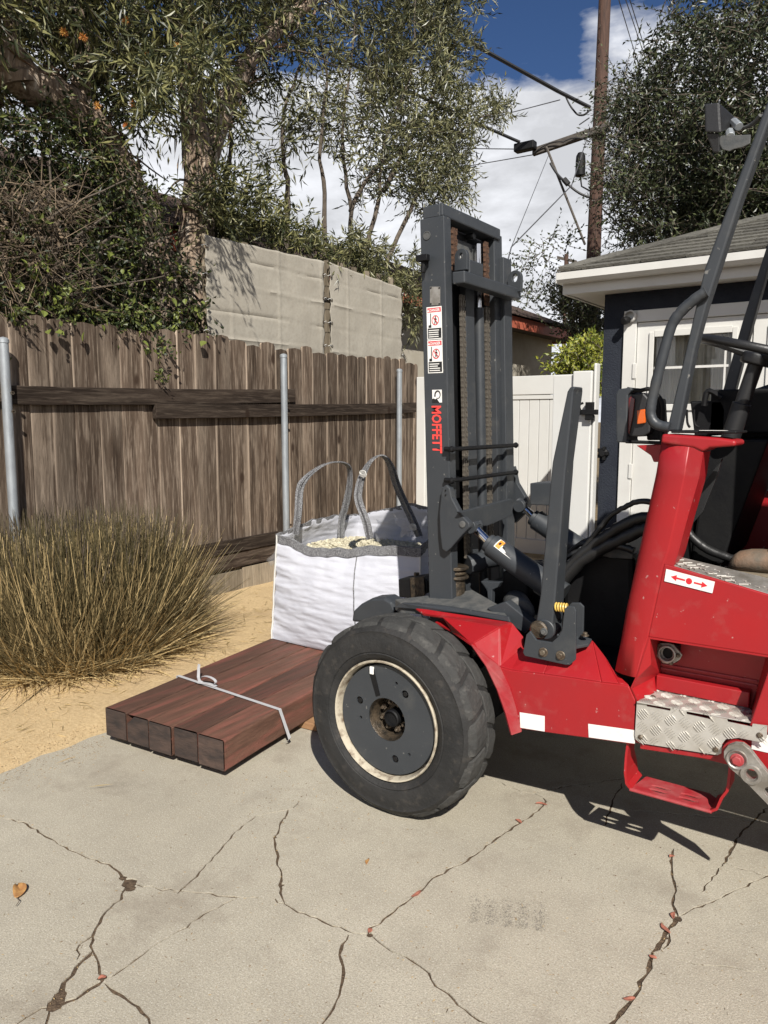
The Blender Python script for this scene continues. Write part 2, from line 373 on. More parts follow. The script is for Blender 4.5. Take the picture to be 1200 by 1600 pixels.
big = cz(0.9, 6); med = cz(5.5, 7); fine = cz(190, 3, 0.75); spk = cz(170, 2, 0.6)
c = cmix(cmr(big, 0.35, 0.68), (0.45, 0.412, 0.328), (0.36, 0.324, 0.252))
c = cmix(cmr(med, 0.42, 0.68, 0.0, 0.6), c, (0.32, 0.29, 0.23))
c = cmix(cmr(fine, 0.46, 0.60, 0.0, 0.62), c, (0.25, 0.225, 0.18))
c = cmix(cmr(spk, 0.56, 0.70, 0.0, 0.6), c, (0.60, 0.57, 0.49)); c = cmix(cmr(cz(75, 4, 0.7), 0.52, 0.66, 0.0, 0.45), c, (0.28, 0.25, 0.20))
st = cz(2.3, 5, 0.7); c = cmix(cmr(st, 0.53, 0.72, 0.0, 0.75), c, (0.225, 0.192, 0.15))
L.new(c, B.inputs['Base Color']); B.inputs['Roughness'].default_value = 0.9; B.inputs['Specular IOR Level'].default_value = 0.2
bp = N.new('ShaderNodeBump'); bp.inputs['Strength'].default_value = 0.8; bp.inputs['Distance'].default_value = 0.006
L.new(cmix(0.5, fine, med), bp.inputs['Height']); L.new(bp.outputs[0], B.inputs['Normal'])

# fence boards: stretched grain, knots, pale weathered edges ('tone' = distance to the board edge)
def fence_mat(name, dark, mid, pale, edge=0.75, sc=(10, 10, 0.75)):
    global N, L, B
    m, N, L, B = custom(name)
    t = N.new('ShaderNodeTexCoord'); oi = N.new('ShaderNodeObjectInfo'); mp = N.new('ShaderNodeMapping')
    L.new(t.outputs['Object'], mp.inputs[0]); mp.inputs['Scale'].default_value = sc
    mu = N.new('ShaderNodeMath'); mu.operation = 'MULTIPLY'; mu.inputs[1].default_value = 53; L.new(oi.outputs['Random'], mu.inputs[0])
    ad = N.new('ShaderNodeVectorMath'); ad.operation = 'ADD'; L.new(mp.outputs[0], ad.inputs[0]); L.new(mu.outputs[0], ad.inputs[1])
    def nn(sc, d, dist=0.0):
        n = N.new('ShaderNodeTexNoise'); n.inputs['Scale'].default_value = sc; n.inputs['Detail'].default_value = d; n.inputs['Distortion'].default_value = dist
        L.new(ad.outputs[0], n.inputs['Vector']); return n.outputs['Fac']
    g1 = nn(1.1, 5, 0.8); g2 = nn(6.0, 6, 0.4); g3 = nn(22.0, 3)
    col = cmix(cmr(g1, 0.34, 0.66), dark, mid)
    col = cmix(cmr(g2, 0.48, 0.72, 0, 0.75), col, pale)
    col = cmix(cmr(nn(0.45, 3, 1.5), 0.55, 0.72, 0, 0.6), col, pale)
    col = cmix(cmr(g3, 0.50, 0.72, 0, 0.45), col, tuple(q*0.45 for q in dark))
    at_ = N.new('ShaderNodeAttribute'); at_.attribute_name = 'tone'
    em = N.new('ShaderNodeMath'); em.operation = 'MULTIPLY'; L.new(at_.outputs['Fac'], em.inputs[0]); L.new(cmr(nn(0.9, 3, 0.6), 0.38, 0.60, 0.0, edge), em.inputs[1])
    col = cmix(em.outputs[0], col, tuple(min(1, q*2.1) for q in pale))
    # knots
    k = N.new('ShaderNodeMapping'); L.new(t.outputs['Object'], k.inputs[0]); k.inputs['Scale'].default_value = (4, 4, 2.2)
    ka = N.new('ShaderNodeVectorMath'); ka.operation = 'ADD'; L.new(k.outputs[0], ka.inputs[0]); L.new(mu.outputs[0], ka.inputs[1])
    vo = N.new('ShaderNodeTexVoronoi'); vo.inputs['Scale'].default_value = 1.0; L.new(ka.outputs[0], vo.inputs['Vector'])
    col = cmix(cmr(vo.outputs['Distance'], 0.07, 0.14, 0.9, 0.0), col, (0.03, 0.018, 0.012))
    hv = N.new('ShaderNodeHueSaturation'); L.new(cmr(oi.outputs['Random'], 0, 1, 0.62, 1.30), hv.inputs['Value']); L.new(col, hv.inputs['Color'])
    L.new(hv.outputs[0], B.inputs['Base Color']); B.inputs['Roughness'].default_value = 0.9; B.inputs['Specular IOR Level'].default_value = 0.15
    bp = N.new('ShaderNodeBump'); bp.inputs['Strength'].default_value = 0.6; bp.inputs['Distance'].default_value = 0.006
    L.new(cmix(0.5, g2, g3), bp.inputs['Height']); L.new(bp.outputs[0], B.inputs['Normal'])
    return m
M_board = fence_mat('weathered fence board', (0.044, 0.030, 0.021), (0.118, 0.086, 0.063), (0.27, 0.215, 0.165))
M_rail = fence_mat('dark fence rail', (0.022, 0.015, 0.011), (0.050, 0.036, 0.027), (0.11, 0.085, 0.065), 0.3, (10, 0.8, 11))
M_kick = fence_mat('sun bleached kickboard', (0.17, 0.14, 0.10), (0.25, 0.205, 0.15), (0.33, 0.28, 0.21), 0.5)

# cloth screens: tan weave with fold creases
M_screen, N, L, B = custom('tan screen cloth')
tcn = N.new('ShaderNodeTexCoord'); 
c = cmix(cmr(cz(3, 5), 0.35, 0.65), (0.34, 0.315, 0.265), (0.29, 0.265, 0.22))
c = cmix(cmr(cz(30, 4), 0.45, 0.7, 0, 0.4), c, (0.24, 0.215, 0.175))
L.new(c, B.inputs['Base Color']); B.inputs['Roughness'].default_value = 0.85; B.inputs['Specular IOR Level'].default_value = 0.2
bp = N.new('ShaderNodeBump'); bp.inputs['Strength'].default_value = 0.35; bp.inputs['Distance'].default_value = 0.01
L.new(cz(14, 6), bp.inputs['Height']); L.new(bp.outputs[0], B.inputs['Normal'])

# webbing: black with white chevron stitches
M_web, N, L, B = custom('black and white webbing')
tcn = N.new('ShaderNodeTexCoord')
L.new(cmix(cmr(cz(420, 2, 0.5), 0.47, 0.58), (0.018, 0.018, 0.020), (0.32, 0.32, 0.33)), B.inputs['Base Color']); B.inputs['Roughness'].default_value = 0.8

# glass and clear film
M_glass, N, L, B = custom('window glass')
B.inputs['Base Color'].default_value = (0.9, 0.92, 0.92, 1); B.inputs['Roughness'].default_value = 0.02
gl = N.new('ShaderNodeBsdfGlossy'); gl.inputs['Roughness'].default_value = 0.02
trn = N.new('ShaderNodeBsdfTransparent'); fr = N.new('ShaderNodeFresnel'); fr.inputs[0].default_value = 1.6
ms = N.new('ShaderNodeMixShader'); L.new(fr.outputs[0], ms.inputs[0]); L.new(trn.outputs[0], ms.inputs[1]); L.new(gl.outputs[0], ms.inputs[2])
L.new(ms.outputs[0], N['Material Output'].inputs[0])
M_film, N, L, B = custom('clear plastic film')
gl = N.new('ShaderNodeBsdfGlossy'); gl.inputs['Roughness'].default_value = 0.25; df = N.new('ShaderNodeBsdfDiffuse'); df.inputs[0].default_value = (0.7, 0.7, 0.7, 1)
trn = N.new('ShaderNodeBsdfTransparent'); ms1 = N.new('ShaderNodeMixShader'); ms1.inputs[0].default_value = 0.5
L.new(gl.outputs[0], ms1.inputs[1]); L.new(df.outputs[0], ms1.inputs[2])
ms = N.new('ShaderNodeMixShader'); ms.inputs[0].default_value = 0.28; L.new(trn.outputs[0], ms.inputs[1]); L.new(ms1.outputs[0], ms.inputs[2])
L.new(ms.outputs[0], N['Material Output'].inputs[0])

# ------------------------------------------------------------------ foliage
def unit(a): return a/np.maximum(np.linalg.norm(a, axis=-1, keepdims=True), 1e-9)
def leaves(name, pos, dr, ln, wd, mat_, parent, tone, shape=4):
    """one folded lance-shaped blade per position"""
    n = len(pos); d = unit(dr); r = RNG.normal(size=(n, 3)); s = unit(np.cross(d, r)); nr = unit(np.cross(s, d))
    ln = np.broadcast_to(ln, (n,))[:, None]; wd = np.broadcast_to(wd, (n,))[:, None]
    a = pos; b = pos + d*ln*0.42 + s*wd*0.5 + nr*wd*0.18; t = pos + d*ln - nr*ln*0.08; c_ = pos + d*ln*0.42 - s*wd*0.5 + nr*wd*0.18
    V = np.stack([a, b, t, c_], 1).reshape(-1, 3); i = np.arange(n)*4
    F = np.stack([i, i+1, i+2, i, i+2, i+3], 1)
    return npmesh(name, V, F, 3, mat_, parent, np.repeat(tone, 4))
def twig_leaves(centres, spread, per, tl, nl, bias=(0, 0, 0.2), lspread=0.7, hang=0.0):
    """positions and directions of leaves set along random twigs round the centres"""
    C = np.repeat(centres, per, 0); n = len(C)
    S = C + unit(RNG.normal(size=(n, 3)))*(RNG.random((n, 1))**0.5)*spread
    D = unit(RNG.normal(size=(n, 3)) + np.array(bias)); k = (np.arange(nl)+0.3)/nl
    L_ = tl*RNG.uniform(0.6, 1.3, (n, 1, 1))
    P = S[:, None, :] + D[:, None, :]*k[None, :, None]*L_; P[..., 2] -= hang*(k[None, :]**2)*L_[..., 0]
    ld = unit(np.repeat(D[:, None, :], nl, 1) + RNG.normal(size=P.shape)*lspread - np.array([0, 0, hang]))
    return P.reshape(-1, 3), ld.reshape(-1, 3), S, D, L_[:, 0, 0]
def twigs_mesh(name, S, D, L_, r, mat_, parent, hang=0.0, tone=None):
    n = len(S); s = unit(np.cross(D, RNG.normal(size=(n, 3)))); u = np.cross(D, s); E = S + D*L_[:, None]; E[:, 2] -= hang*L_
    V = np.stack([S+s*r, S-s*r*0.5+u*r*0.87, S-s*r*0.5-u*r*0.87, E], 1).reshape(-1, 3); i = np.arange(n)*4
    F = np.stack([i, i+1, i+3, i+1, i+2, i+3, i+2, i, i+3], 1)
    return npmesh(name, V, F, 3, mat_, parent, np.repeat(RNG.random(n) if tone is None else tone, 4))
def inpoly(x, y, P):
    ins = np.zeros(len(x), bool); j = len(P)-1
    for i in range(len(P)):
        xi, yi = P[i]; xj, yj = P[j]
        cnd = ((yi > y) != (yj > y)) & (x < (xj-xi)*(y-yi)/(yj-yi+1e-9)+xi); ins ^= cnd; j = i
    return ins
def fill(P, n, lo, hi, axis='X'):
    """n random points of the volume that the outline P spans between two planes"""
    P = np.array(P, float); x0, y0 = P.min(0); x1, y1 = P.max(0); out = []
    while len(out) < n:
        xs = RNG.uniform(x0, x1, n); ys = RNG.uniform(y0, y1, n); k = inpoly(xs, ys, P)
        for a, b in zip(xs[k], ys[k]):
            d = random.uniform(lo, hi); p = at(a, b, X=d) if axis == 'X' else at(a, b, Y=d)
            out.append(p)
    return np.array([tuple(p) for p in out[:n]])
def limb(mb, pts, r, n=14, wob=0.015, k=5):
    pts = [Vector(p) for p in pts]; P = []; R = []; m = len(pts)-1
    for i in range(m):
        p0 = pts[max(i-1, 0)]; p1 = pts[i]; p2 = pts[i+1]; p3 = pts[min(i+2, m)]
        for j in range(k):
            t = j/k; q = 0.5*((2*p1)+(p2-p0)*t+(2*p0-5*p1+4*p2-p3)*t*t+(3*p1-p0-3*p2+p3)*t**3)
            P.append(q+Vector((random.uniform(-1, 1), random.uniform(-1, 1), random.uniform(-1, 1)))*wob)
            R.append((r[i]*(1-t)+r[i+1]*t)*random.uniform(0.93, 1.07))
    P.append(pts[-1]); R.append(r[-1]); mb.tube(P, R, n); return P
def text_mesh(name, s, org, xd, yd, w, h, mat_, parent, th=0.0006):
    """flat printed lettering fitted to a w x h field"""
    cu = bpy.data.curves.new(name, 'FONT'); cu.body = s; cu.extrude = 0.0; cu.resolution_u = 2; cu.offset = 0.03
    o = bpy.data.objects.new(name, cu); COL.objects.link(o)
    dg = bpy.context.evaluated_depsgraph_get(); me = bpy.data.meshes.new_from_object(o.evaluated_get(dg)); bpy.data.objects.remove(o)
    xs = [v.co.x for v in me.vertices]; ys = [v.co.y for v in me.vertices]
    x0, x1, y0, y1 = min(xs), max(xs), min(ys), max(ys); off = ORG.get(parent.name, Vector())
    xd = Vector(xd); yd = Vector(yd); org = Vector(org)
    for v in me.vertices:
        a = (v.co.x-x0)/(x1-x0)*w; b = (v.co.y-y0)/(y1-y0)*h
        v.co = org + xd*a + yd*b - off
    me.update(); me.name = name
    return link_mesh(name, me, mat_, parent)

# ================================================================== GROUND
def sheet(name, a, b, z, m, kind='structure', n=1):
    mb = MB(); mb.add([(a[0], a[1], z), (b[0], a[1], z), (b[0], b[1], z), (a[0], b[1], z)], [(0, 1, 2, 3)])
    return tag(mb.build(name, m), kind=kind)
tag(sheet('ground', (-400, -400), (400, 400), -0.06, M_soil), 'bare soil ground reaching to the horizon beyond the lots', 'ground')

CR = [  # crack lines as measured along the slab, with widths in metres
 ([(0,1278),(35,1284),(60,1300),(90,1318),(120,1332),(150,1343),(170,1350),(186,1362),(200,1380)], .006),
 ([(200,1380),(215,1382),(245,1388),(285,1392),(320,1395),(350,1400),(375,1402),(412,1405)], .005),
 ([(429,1403),(445,1412),(465,1425),(495,1434),(520,1447),(550,1457),(575,1458)], .006),
 ([(575,1458),(600,1435),(617,1423),(650,1397),(670,1378),(700,1358),(730,1345),(750,1330),(768,1317),(790,1300),(808,1288),(830,1275),(845,1262),(853,1252),(848,1246)], .008),
 ([(848,1246),(835,1240),(815,1237),(800,1230),(775,1220),(750,1215),(725,1207)], .004),
 ([(835,1240),(850,1235),(900,1226),(930,1222),(960,1218),(1000,1212)], .006),
 ([(972,1222),(960,1245),(955,1260),(945,1290)], .005),
 ([(945,1262),(1000,1266),(1060,1272),(1110,1276),(1200,1284)], .005),
 ([(575,1458),(600,1478),(620,1490),(645,1502),(670,1520),(680,1540),(700,1552),(715,1570),(735,1585),(765,1600),(790,1625)], .0045),
 ([(545,1459),(535,1475),(533,1500),(537,1520),(532,1545),(525,1565),(515,1585),(503,1600),(490,1630)], .007),
 ([(445,1412),(438,1395),(440,1370),(433,1345),(430,1325),(428,1308),(437,1290),(447,1275),(450,1265)], .006),
 ([(277,1397),(300,1375),(330,1345),(350,1320),(375,1295),(400,1275),(415,1272),(450,1265),(475,1250)], .004),
 ([(200,1380),(190,1405),(165,1425),(150,1450),(145,1462),(125,1475),(120,1500)], .007),
 ([(145,1462),(145,1485),(155,1510),(163,1530)], .006),
 ([(145,1485),(120,1510),(100,1535),(85,1560),(78,1575)], .014),
 ([(375,1400),(350,1412),(310,1435),(270,1460),(225,1490),(190,1515),(163,1530)], .004),
 ([(163,1530),(140,1545),(120,1560),(90,1573),(65,1575),(40,1590),(10,1605),(-40,1640)], .012),
 ([(163,1535),(190,1555),(215,1572),(232,1590),(245,1610)], .009),
 ([(78,1575),(72,1600),(66,1630)], .008),
 ([(1053,1325),(1048,1345),(1050,1365),(1055,1385),(1052,1405),(1055,1422),(1060,1432)], .008),
 ([(1060,1432),(1045,1450),(1030,1475),(1018,1495),(1012,1520),(1000,1545),(985,1565),(970,1582),(955,1600),(940,1630)], .013),
 ([(1045,1455),(1046,1470),(1036,1482),(1028,1478)], .005),
 ([(1060,1432),(1085,1418),(1120,1405),(1150,1390),(1180,1376),(1200,1368),(1260,1345)], .006),
 ([(1130,1347),(1160,1358),(1185,1365),(1200,1368)], .006),
 ([(1130,1347),(1112,1375),(1095,1395)], .003),
 ([(1053,1325),(1068,1322)], .004),
 ([(1130,1350),(1140,1335),(1150,1310),(1175,1285),(1200,1262),(1230,1240)], .008),
 ([(1052,1498),(1100,1508),(1150,1512),(1200,1522)], .0025),
 ([(715,1570),(700,1575),(697,1582)], .006), ([(640,1590),(665,1592),(680,1585),(697,1582)], .004),
]
rc = random.Random(3)
cracks = []
for pts, w in CR:
    P = [at(a, b, Z=0).xy for a, b in pts]; Q = [P[0]]
    for a, b in zip(P, P[1:]):
        L_ = (b-a).length; k = max(1, int(L_/0.022)); d = (b-a).normalized(); nn_ = Vector((-d.y, d.x))
        for i in range(1, k+1): Q.append(a.lerp(b, i/k) + nn_*(rc.gauss(0, 0.0040) if i < k else 0))
    wd = [(min(w, .012)*.72+.0032)*rc.uniform(0.55, 1.5)*(0.35 if i in (0, len(Q)-1) else 1) for i in range(len(Q))]
    Lf = []; Rt = []
    for i, q in enumerate(Q):
        d = (Q[min(i+1, len(Q)-1)]-Q[max(i-1, 0)]).normalized(); nn_ = Vector((-d.y, d.x))
        Lf.append(q+nn_*wd[i]/2); Rt.append(q-nn_*wd[i]/2)
    for i in range(len(Q)-1): cracks.append([Rt[i], Rt[i+1], Lf[i+1], Lf[i]])
for px, py, r in ((200,1381,.028),(205,1388,.020),(192,1372,.015),(85,1568,.026),(94,1555,.018),(440,1383,.010),(430,1308,.008),(160,1528,.013),(1058,1436,.016),(1040,1465,.011),(578,1460,.012),(445,1278,.008)):
    c0 = at(px, py, Z=0).xy
    cracks.append([c0+Vector((math.cos(a), math.sin(a)))*r*rc.uniform(0.7, 1.25) for a in [i*2*math.pi/9 for i in range(9)]])
flat = []; fcs = []
X0, X1, Y0, Y1 = -3.24, 7.0, -4.0, 10.5
rect = [Vector((X0, Y0)), Vector((X1, Y0)), Vector((X1, Y1)), Vector((X0, Y1))]
for L_ in [rect]+cracks:
    fcs.append(list(range(len(flat), len(flat)+len(L_)))); flat += L_
V, E_, F, ov, oe, of = delaunay_2d_cdt(flat, [], fcs, 0, 1e-6)
keep = [f for f, o_ in zip(F, of) if o_ == [0] or (0 in o_ and len(o_) == 1)]
par = list(range(len(keep)))
def find(i):
    while par[i] != i: par[i] = par[par[i]]; i = par[i]
    return i
ed = {}
for i, f in enumerate(keep):
    for k in range(3):
        e = tuple(sorted((f[k], f[(k+1) % 3])))
        if e in ed: par[find(i)] = find(ed[e])
        else: ed[e] = i
comp = {}
for i, f in enumerate(keep): comp.setdefault(find(i), []).append(f)
drive = thing('driveway', (0, 0, 0), 'cracked pale concrete driveway under the forklift', 'driveway', kind='structure')
for fs in sorted(comp.values(), key=len, reverse=True):
    idx = {}; vs = []; ff = []
    for f in fs:
        for i in f:
            if i not in idx: idx[i] = len(vs); vs.append((V[i].x, V[i].y, 0))
        ff.append(tuple(idx[i] for i in f))
    cnt = {}
    for f in ff:
        for k in range(3): cnt[(f[k], f[(k+1) % 3])] = 1
    n = len(vs); low = [(x, y, -0.05) for x, y, z in vs]
    for (a, b) in list(cnt):
        if (b, a) not in cnt: ff.append((a, a+n, b+n, b))
    mb = MB(); mb.add(vs+low, ff); mb.build('concrete_slab', M_conc, drive)
mb = MB(); k = 0.9
mb.add([(X0, Y0, -0.004), (X1, Y0, -0.004), (X1, Y1, -0.004), (X0, Y1, -0.004)], [(0, 1, 2, 3)]); mb.build('crack_fill', M_dirt, drive)

# sand bed with an uneven surface that thins out over the edge of the slab
nx, ny = 130, 260
xs = np.linspace(-9.0, -3.05, nx); ys = np.linspace(-3, 9.5, ny); GX, GY = np.meshgrid(xs, ys, indexing='ij')
GZ = np.zeros_like(GX)
for i in range(nx):
    for j in range(ny):
        x, y = GX[i, j], GY[i, j]
        e = -3.20 + 0.05*noise.noise((x*0.5, y*2.2, 1.0)) + 0.03*noise.noise((3.0, y*8, 2.0))
        t = min(1.0, max(-1.0, (e-x)/0.10))
        GZ[i, j] = 0.010*t + max(0, t)*(0.012*noise.noise((x*2.2, y*2.2, 0)) + 0.006*noise.noise((x*9, y*9, 3)) + 0.008)
i, j = np.meshgrid(np.arange(nx-1), np.arange(ny-1), indexing='ij'); a = i*ny+j
tag(npmesh('sand_bed', np.stack([GX, GY, GZ], -1), np.stack([a, a+ny, a+ny+1, a+1], -1), 4, M_sand, smooth=True),
    'yellow decomposed granite bed along the fence', 'sand', kind='structure')

# ================================================================== WOODEN FENCE
FX = -4.95
fence = thing('wooden_fence', (FX, 5.0, 0), 'weathered brown plank fence with three steel posts', 'fence')
ex = [17,45,81,114,154,188,223,244,277,306,336,360,386,409,431,450,472,488,510,527,542,559,572,587,600,611,624,634,647]
ys_ = [at(e, 600, X=FX).y for e in ex]
while ys_[0] > 0.6: ys_.insert(0, ys_[0]-random.uniform(0.14, 0.19))
ys_.append(7.78)
rb = random.Random(5)
for y0, y1 in zip(ys_, ys_[1:]):
    g = rb.uniform(0.002, 0.006); y0 += g/2; y1 -= g/2; w = y1-y0
    top = 2.235 + rb.uniform(-0.03, 0.03) + (0.02 if 3.8 < y0 < 4.6 else 0); zb = 0.0
    xo = FX + rb.uniform(-0.004, 0.004); th = 0.018; cup = rb.uniform(-0.003, 0.003); tw = rb.uniform(-0.003, 0.003)
    e = min(0.016, w*0.16); cols = [0, e, w*0.5, w-e, w]
    dog = 0.5+0.5*rb.random(); crown = [-0.045*dog, -0.018*dog, 0, -0.016*dog, -0.05*dog]; warp = rb.uniform(-0.012, 0.012)
    rows = [zb, 0.5, 1.0, 1.5, 2.0, None]; vs = []; tn = []
    side = rb.random()
    for r, z in enumerate(rows):
        for c_, yy in enumerate(cols):
            zz = top+crown[c_] if z is None else z
            vs.append((xo + cup*(1-abs(c_-2)/2) + tw*(zz-1)*(yy/w-0.5), y0+yy+warp*math.sin(zz*1.4)*0.4, zz))
            tn.append((1.0 if side > 0.25 else 0.3) if c_ == 0 else (0.9 if c_ == 4 and side < 0.5 else 0.0))
    nf = len(vs); vs += [(x-th, y, z) for x, y, z in vs]; tn += [0.5]*nf; fs = []
    for r in range(len(rows)-1):
        for c_ in range(4):
            q = r*5+c_; fs += [(q, q+1, q+6, q+5), (q+nf, q+5+nf, q+6+nf, q+1+nf)]
        fs += [(r*5, r*5+5, r*5+5+nf, r*5+nf), (r*5+4, r*5+4+nf, r*5+9+nf, r*5+9)]
    for c_ in range(4): q = (len(rows)-1)*5+c_; fs += [(q, q+1, q+1+nf, q+nf)]
    flat_ = [i for f in fs for i in f]
    npmesh('board', vs, flat_, 4, M_board, fence, tn)
def rail(name, p0, p1, h, depth, m, x=FX+0.004, lab=None):
    """a plank between two points given at its top edge, sagging slightly"""
    mb = MB(); n = 7; r_ = random.Random(hash(name) % 99)
    vs = []
    for i in range(n+1):
        t = i/n; y = p0[0]*(1-t)+p1[0]*t; z = p0[1]*(1-t)+p1[1]*t - 0.012*math.sin(math.pi*t) + r_.uniform(-.002, .002)
        vs += [(x, y, z-h), (x+depth, y, z-h), (x+depth, y, z), (x, y, z)]
    fs = [(i*4+k, i*4+(k+1) % 4, i*4+4+(k+1) % 4, i*4+4+k) for i in range(n) for k in range(4)] + [(0, 1, 2, 3), (n*4+3, n*4+2, n*4+1, n*4)]
    mb.add(vs, fs); o = mb.build(name, m, fence, bevel=0.004)
    if lab: o['label'] = lab
    return o
p0 = at(15, 602, X=-4.92); p1 = at(460, 608, X=-4.92); rail('rail', (p0.y, p0.z), (p1.y, p1.z), 0.125, 0.04, M_rail, lab='upper dark rail board of the fence')
rail('rail', (0.7, 1.80), (p0.y-0.01, 1.79), 0.125, 0.038, M_rail)
p0 = at(243, 631, X=-4.90); p1 = at(650, 629, X=-4.90); rail('rail', (p0.y, p0.z), (p1.y, p1.z), 0.115, 0.05, M_rail, x=FX+0.006, lab='lower overlapping rail board of the fence')
p0 = at(335, 849, X=-4.91); p1 = at(612, 797, X=-4.91)
rail('rail', (0.7, p0.z+0.0), (p1.y+0.3, p1.z), 0.115, 0.045, M_rail, lab='bottom rail board of the fence')
rail('rail', (0.7, p0.z-0.118), (p1.y+0.5, p1.z-0.118), 0.14, 0.03, M_rail)
for q in range(14):
    ya = 0.8+q*0.5; mb = MB(); mb.box((FX+0.006, ya, -0.02), (FX+0.020, ya+0.494, 0.205+random.uniform(-0.01, 0.01))); mb.build('kickboard', M_kick, fence, bevel=0.002)
for (tx, ty), yb in (((5, 530), None), ((443, 555), None), ((624, 578), None)):
    p = at(tx, ty, X=-4.86); mb = MB(); r = 0.031
    mb.tube([(p.x, p.y, -0.1), (p.x, p.y, p.z-0.02)], r, 18)
    mb.lathe([(r, 0), (r+.004, .001), (r+.004, .022), (r*0.8, .034), (0.001, .040)], (p.x, p.y, p.z-0.024), (0, 0, 1), 18)
    po = mb.build('fence_post', M_galv, fence)
    for zz in (1.72, 1.60, 0.55):
        mb = MB(); mb.tube([(p.x-0.05, p.y+0.02, zz), (p.x+0.042, p.y+0.02, zz)], 0.006, 8); mb.tube([(p.x+0.032, p.y+0.02, zz), (p.x+0.042, p.y+0.02, zz)], 0.012, 6)
        mb.build('carriage_bolt', M_bolt, po)

# ================================================================== CLOTH SCREENS ABOVE THE FENCE
def screen(name, yl, yr, ztl, ztr, lab, seed):
    nu, nv = 90, 60; r_ = random.Random(seed); vs = []
    creases_z = [2.02+0.235*k for k in range(6)]; 
    for i in range(nu+1):
        u = i/nu; zt = ztl*(1-u)+ztr*u
        sc = 0.006*abs(math.sin(u*math.pi*(yr-yl)/0.30))
        for j in range(nv+1):
            v = j/nv; z = 1.95 + (zt-sc*v-1.95)*v
            y = yl + (yr-yl)*u
            s_ = 0.022*abs(math.sin(math.pi*(z-1.95)/0.235)) ** 0.6
            if u < 0.08: y += s_*(1-u/0.08)
            if u > 0.92: y -= s_*(u-0.92)/0.08
            x = -5.055
            for q, cz_ in enumerate(creases_z):
                x += 0.010*math.exp(-((z-cz_-0.006*math.sin(y*1.5))/0.009)**2)*(0.35+0.65*(noise.noise((y*1.3, q*3.7, seed)) > -0.1))*(1 if q % 2 else -1)
            yy = (y-yl) % 0.62; x += 0.006*math.exp(-((yy-0.31)/0.014)**2)
            x += 0.009*noise.noise((y*1.7, z*1.7, seed)) + 0.004*noise.noise((y*6, z*6, seed))
            vs.append((x, y, z))
    n1_ = nv+1; fs = [(i*n1_+j, (i+1)*n1_+j, (i+1)*n1_+j+1, i*n1_+j+1) for i in range(nu) for j in range(nv)]
    t = thing(name, (-5.055, (yl+yr)/2, 1.95), lab, 'screen', 'cloth screens tied above the fence')
    mb = MB(); mb.add(vs, fs, True); o = mb.build('cloth', M_screen, t)
    so_ = o.modifiers.new('thickness', 'SOLIDIFY'); so_.thickness = 0.003
    for j in range(5):   # lashings at the open edges
        for yy, sg in ((yl, -1), (yr, 1)):
            z = 2.07+0.235*j
            if z > min(ztl, ztr)-0.02: continue
            mb = MB(); mb.lathe([(0.009, 0), (0.016, 0.002), (0.016, 0.004), (0.009, 0.005)], (-5.048, yy-sg*0.03, z), (1, 0, 0), 12); mb.build('grommet', M_bolt, t)
            mb = MB(); mb.tube([(-5.043, yy-sg*0.03, z), (-5.04, yy, z+0.012), (-5.05, yy+sg*0.03, z), (-5.06, yy, z-0.012)], 0.003, 6); mb.build('lashing', M_trimw, t)
    return t
a = at(318, 366, X=-5.055); b = at(507, 408, X=-5.055); c0 = at(514, 409, X=-5.055); d = at(629, 450, X=-5.055)
SCREENS = []
SCREENS.append(screen('cloth_screen', a.y, b.y, a.z, b.z, 'tan cloth screen nearer the big tree, above the wooden fence', 2))
SCREENS.append(screen('cloth_screen', c0.y, d.y, c0.z, d.z, 'tan cloth screen nearer the lift mast, above the wooden fence', 9))
pf = thing('picket_frame', (-5.12, 5.9, 0), 'grey picket tips showing just above the cloth screens', 'pickets')
yy = a.y+0.05
while yy < d.y:
    mb = MB(); zt = (a.z if yy < b.y else c0.z)+0.01
    mb.box((-5.14, yy, 0), (-5.12, yy+0.07, zt+0.035*random.random()+0.01)); mb.build('picket', M_kick, pf); yy += 0.235
for z in (2.1, 2.8):
    mb = MB(); mb.box((-5.118, a.y, z), (-5.085, d.y, z+0.05)); mb.build('stringer', M_kick, pf)

# ================================================================== WHITE VINYL FENCE AND GATE
VY = 7.8
vf = thing('vinyl_fence', (-3.5, VY, 0), 'white vinyl privacy fence behind the lift mast', 'fence')
zt = at(870, 586, Y=VY).z; zr = at(870, 616, Y=VY).z
gx = at(905, 600, Y=VY).x
mb = MB(); mb.box((-4.93, VY-0.03, zr), (gx-0.002, VY+0.03, zt)); mb.build('top_rail', M_vinyl, vf, bevel=0.006)
mb = MB(); mb.box((-4.93, VY-0.022, zr-0.05), (gx-0.002, VY+0.03, zr-0.006)); mb.build('top_rail', M_vinyl, vf, bevel=0.004)
mb = MB(); mb.box((-4.93, VY-0.03, 0.06), (gx-0.002, VY+0.03, 0.22)); mb.build('bottom_rail', M_vinyl, vf, bevel=0.006)
x = -4.92
while x < gx-0.05:
    x2 = min(x+0.118, gx-0.004); mb = MB(); mb.box((x+0.0025, VY-0.010, 0.20), (x2-0.0025, VY+0.010, zr-0.04)); mb.build('panel_board', M_vinyl, vf, bevel=0.004); x = x2
mb = MB(); mb.box((-4.92, VY+0.000, 0.2), (gx-0.004, VY+0.006, zr-0.045)); mb.build('panel_back', M_vinyl, vf)
px0 = at(650, 590, Y=VY-0.06).x; mb = MB(); mb.box((-4.94, VY-0.065, 0), (-4.82, VY-0.035, zt+0.03)); mb.build('end_post', M_vinyl, vf, bevel=0.006)
VG = 5.10
gate = thing('vinyl_gate', (-2.0, VG, 0), 'narrow white vinyl gate with black latch beside the navy garage', 'gate')
g0 = at(866, 600, Y=VG).x; gx_g = at(898, 600, Y=VG).x; g1 = at(929, 600, Y=VG).x; ztg = at(913, 580, Y=VG).z; ztp = at(885, 586, Y=VG).z
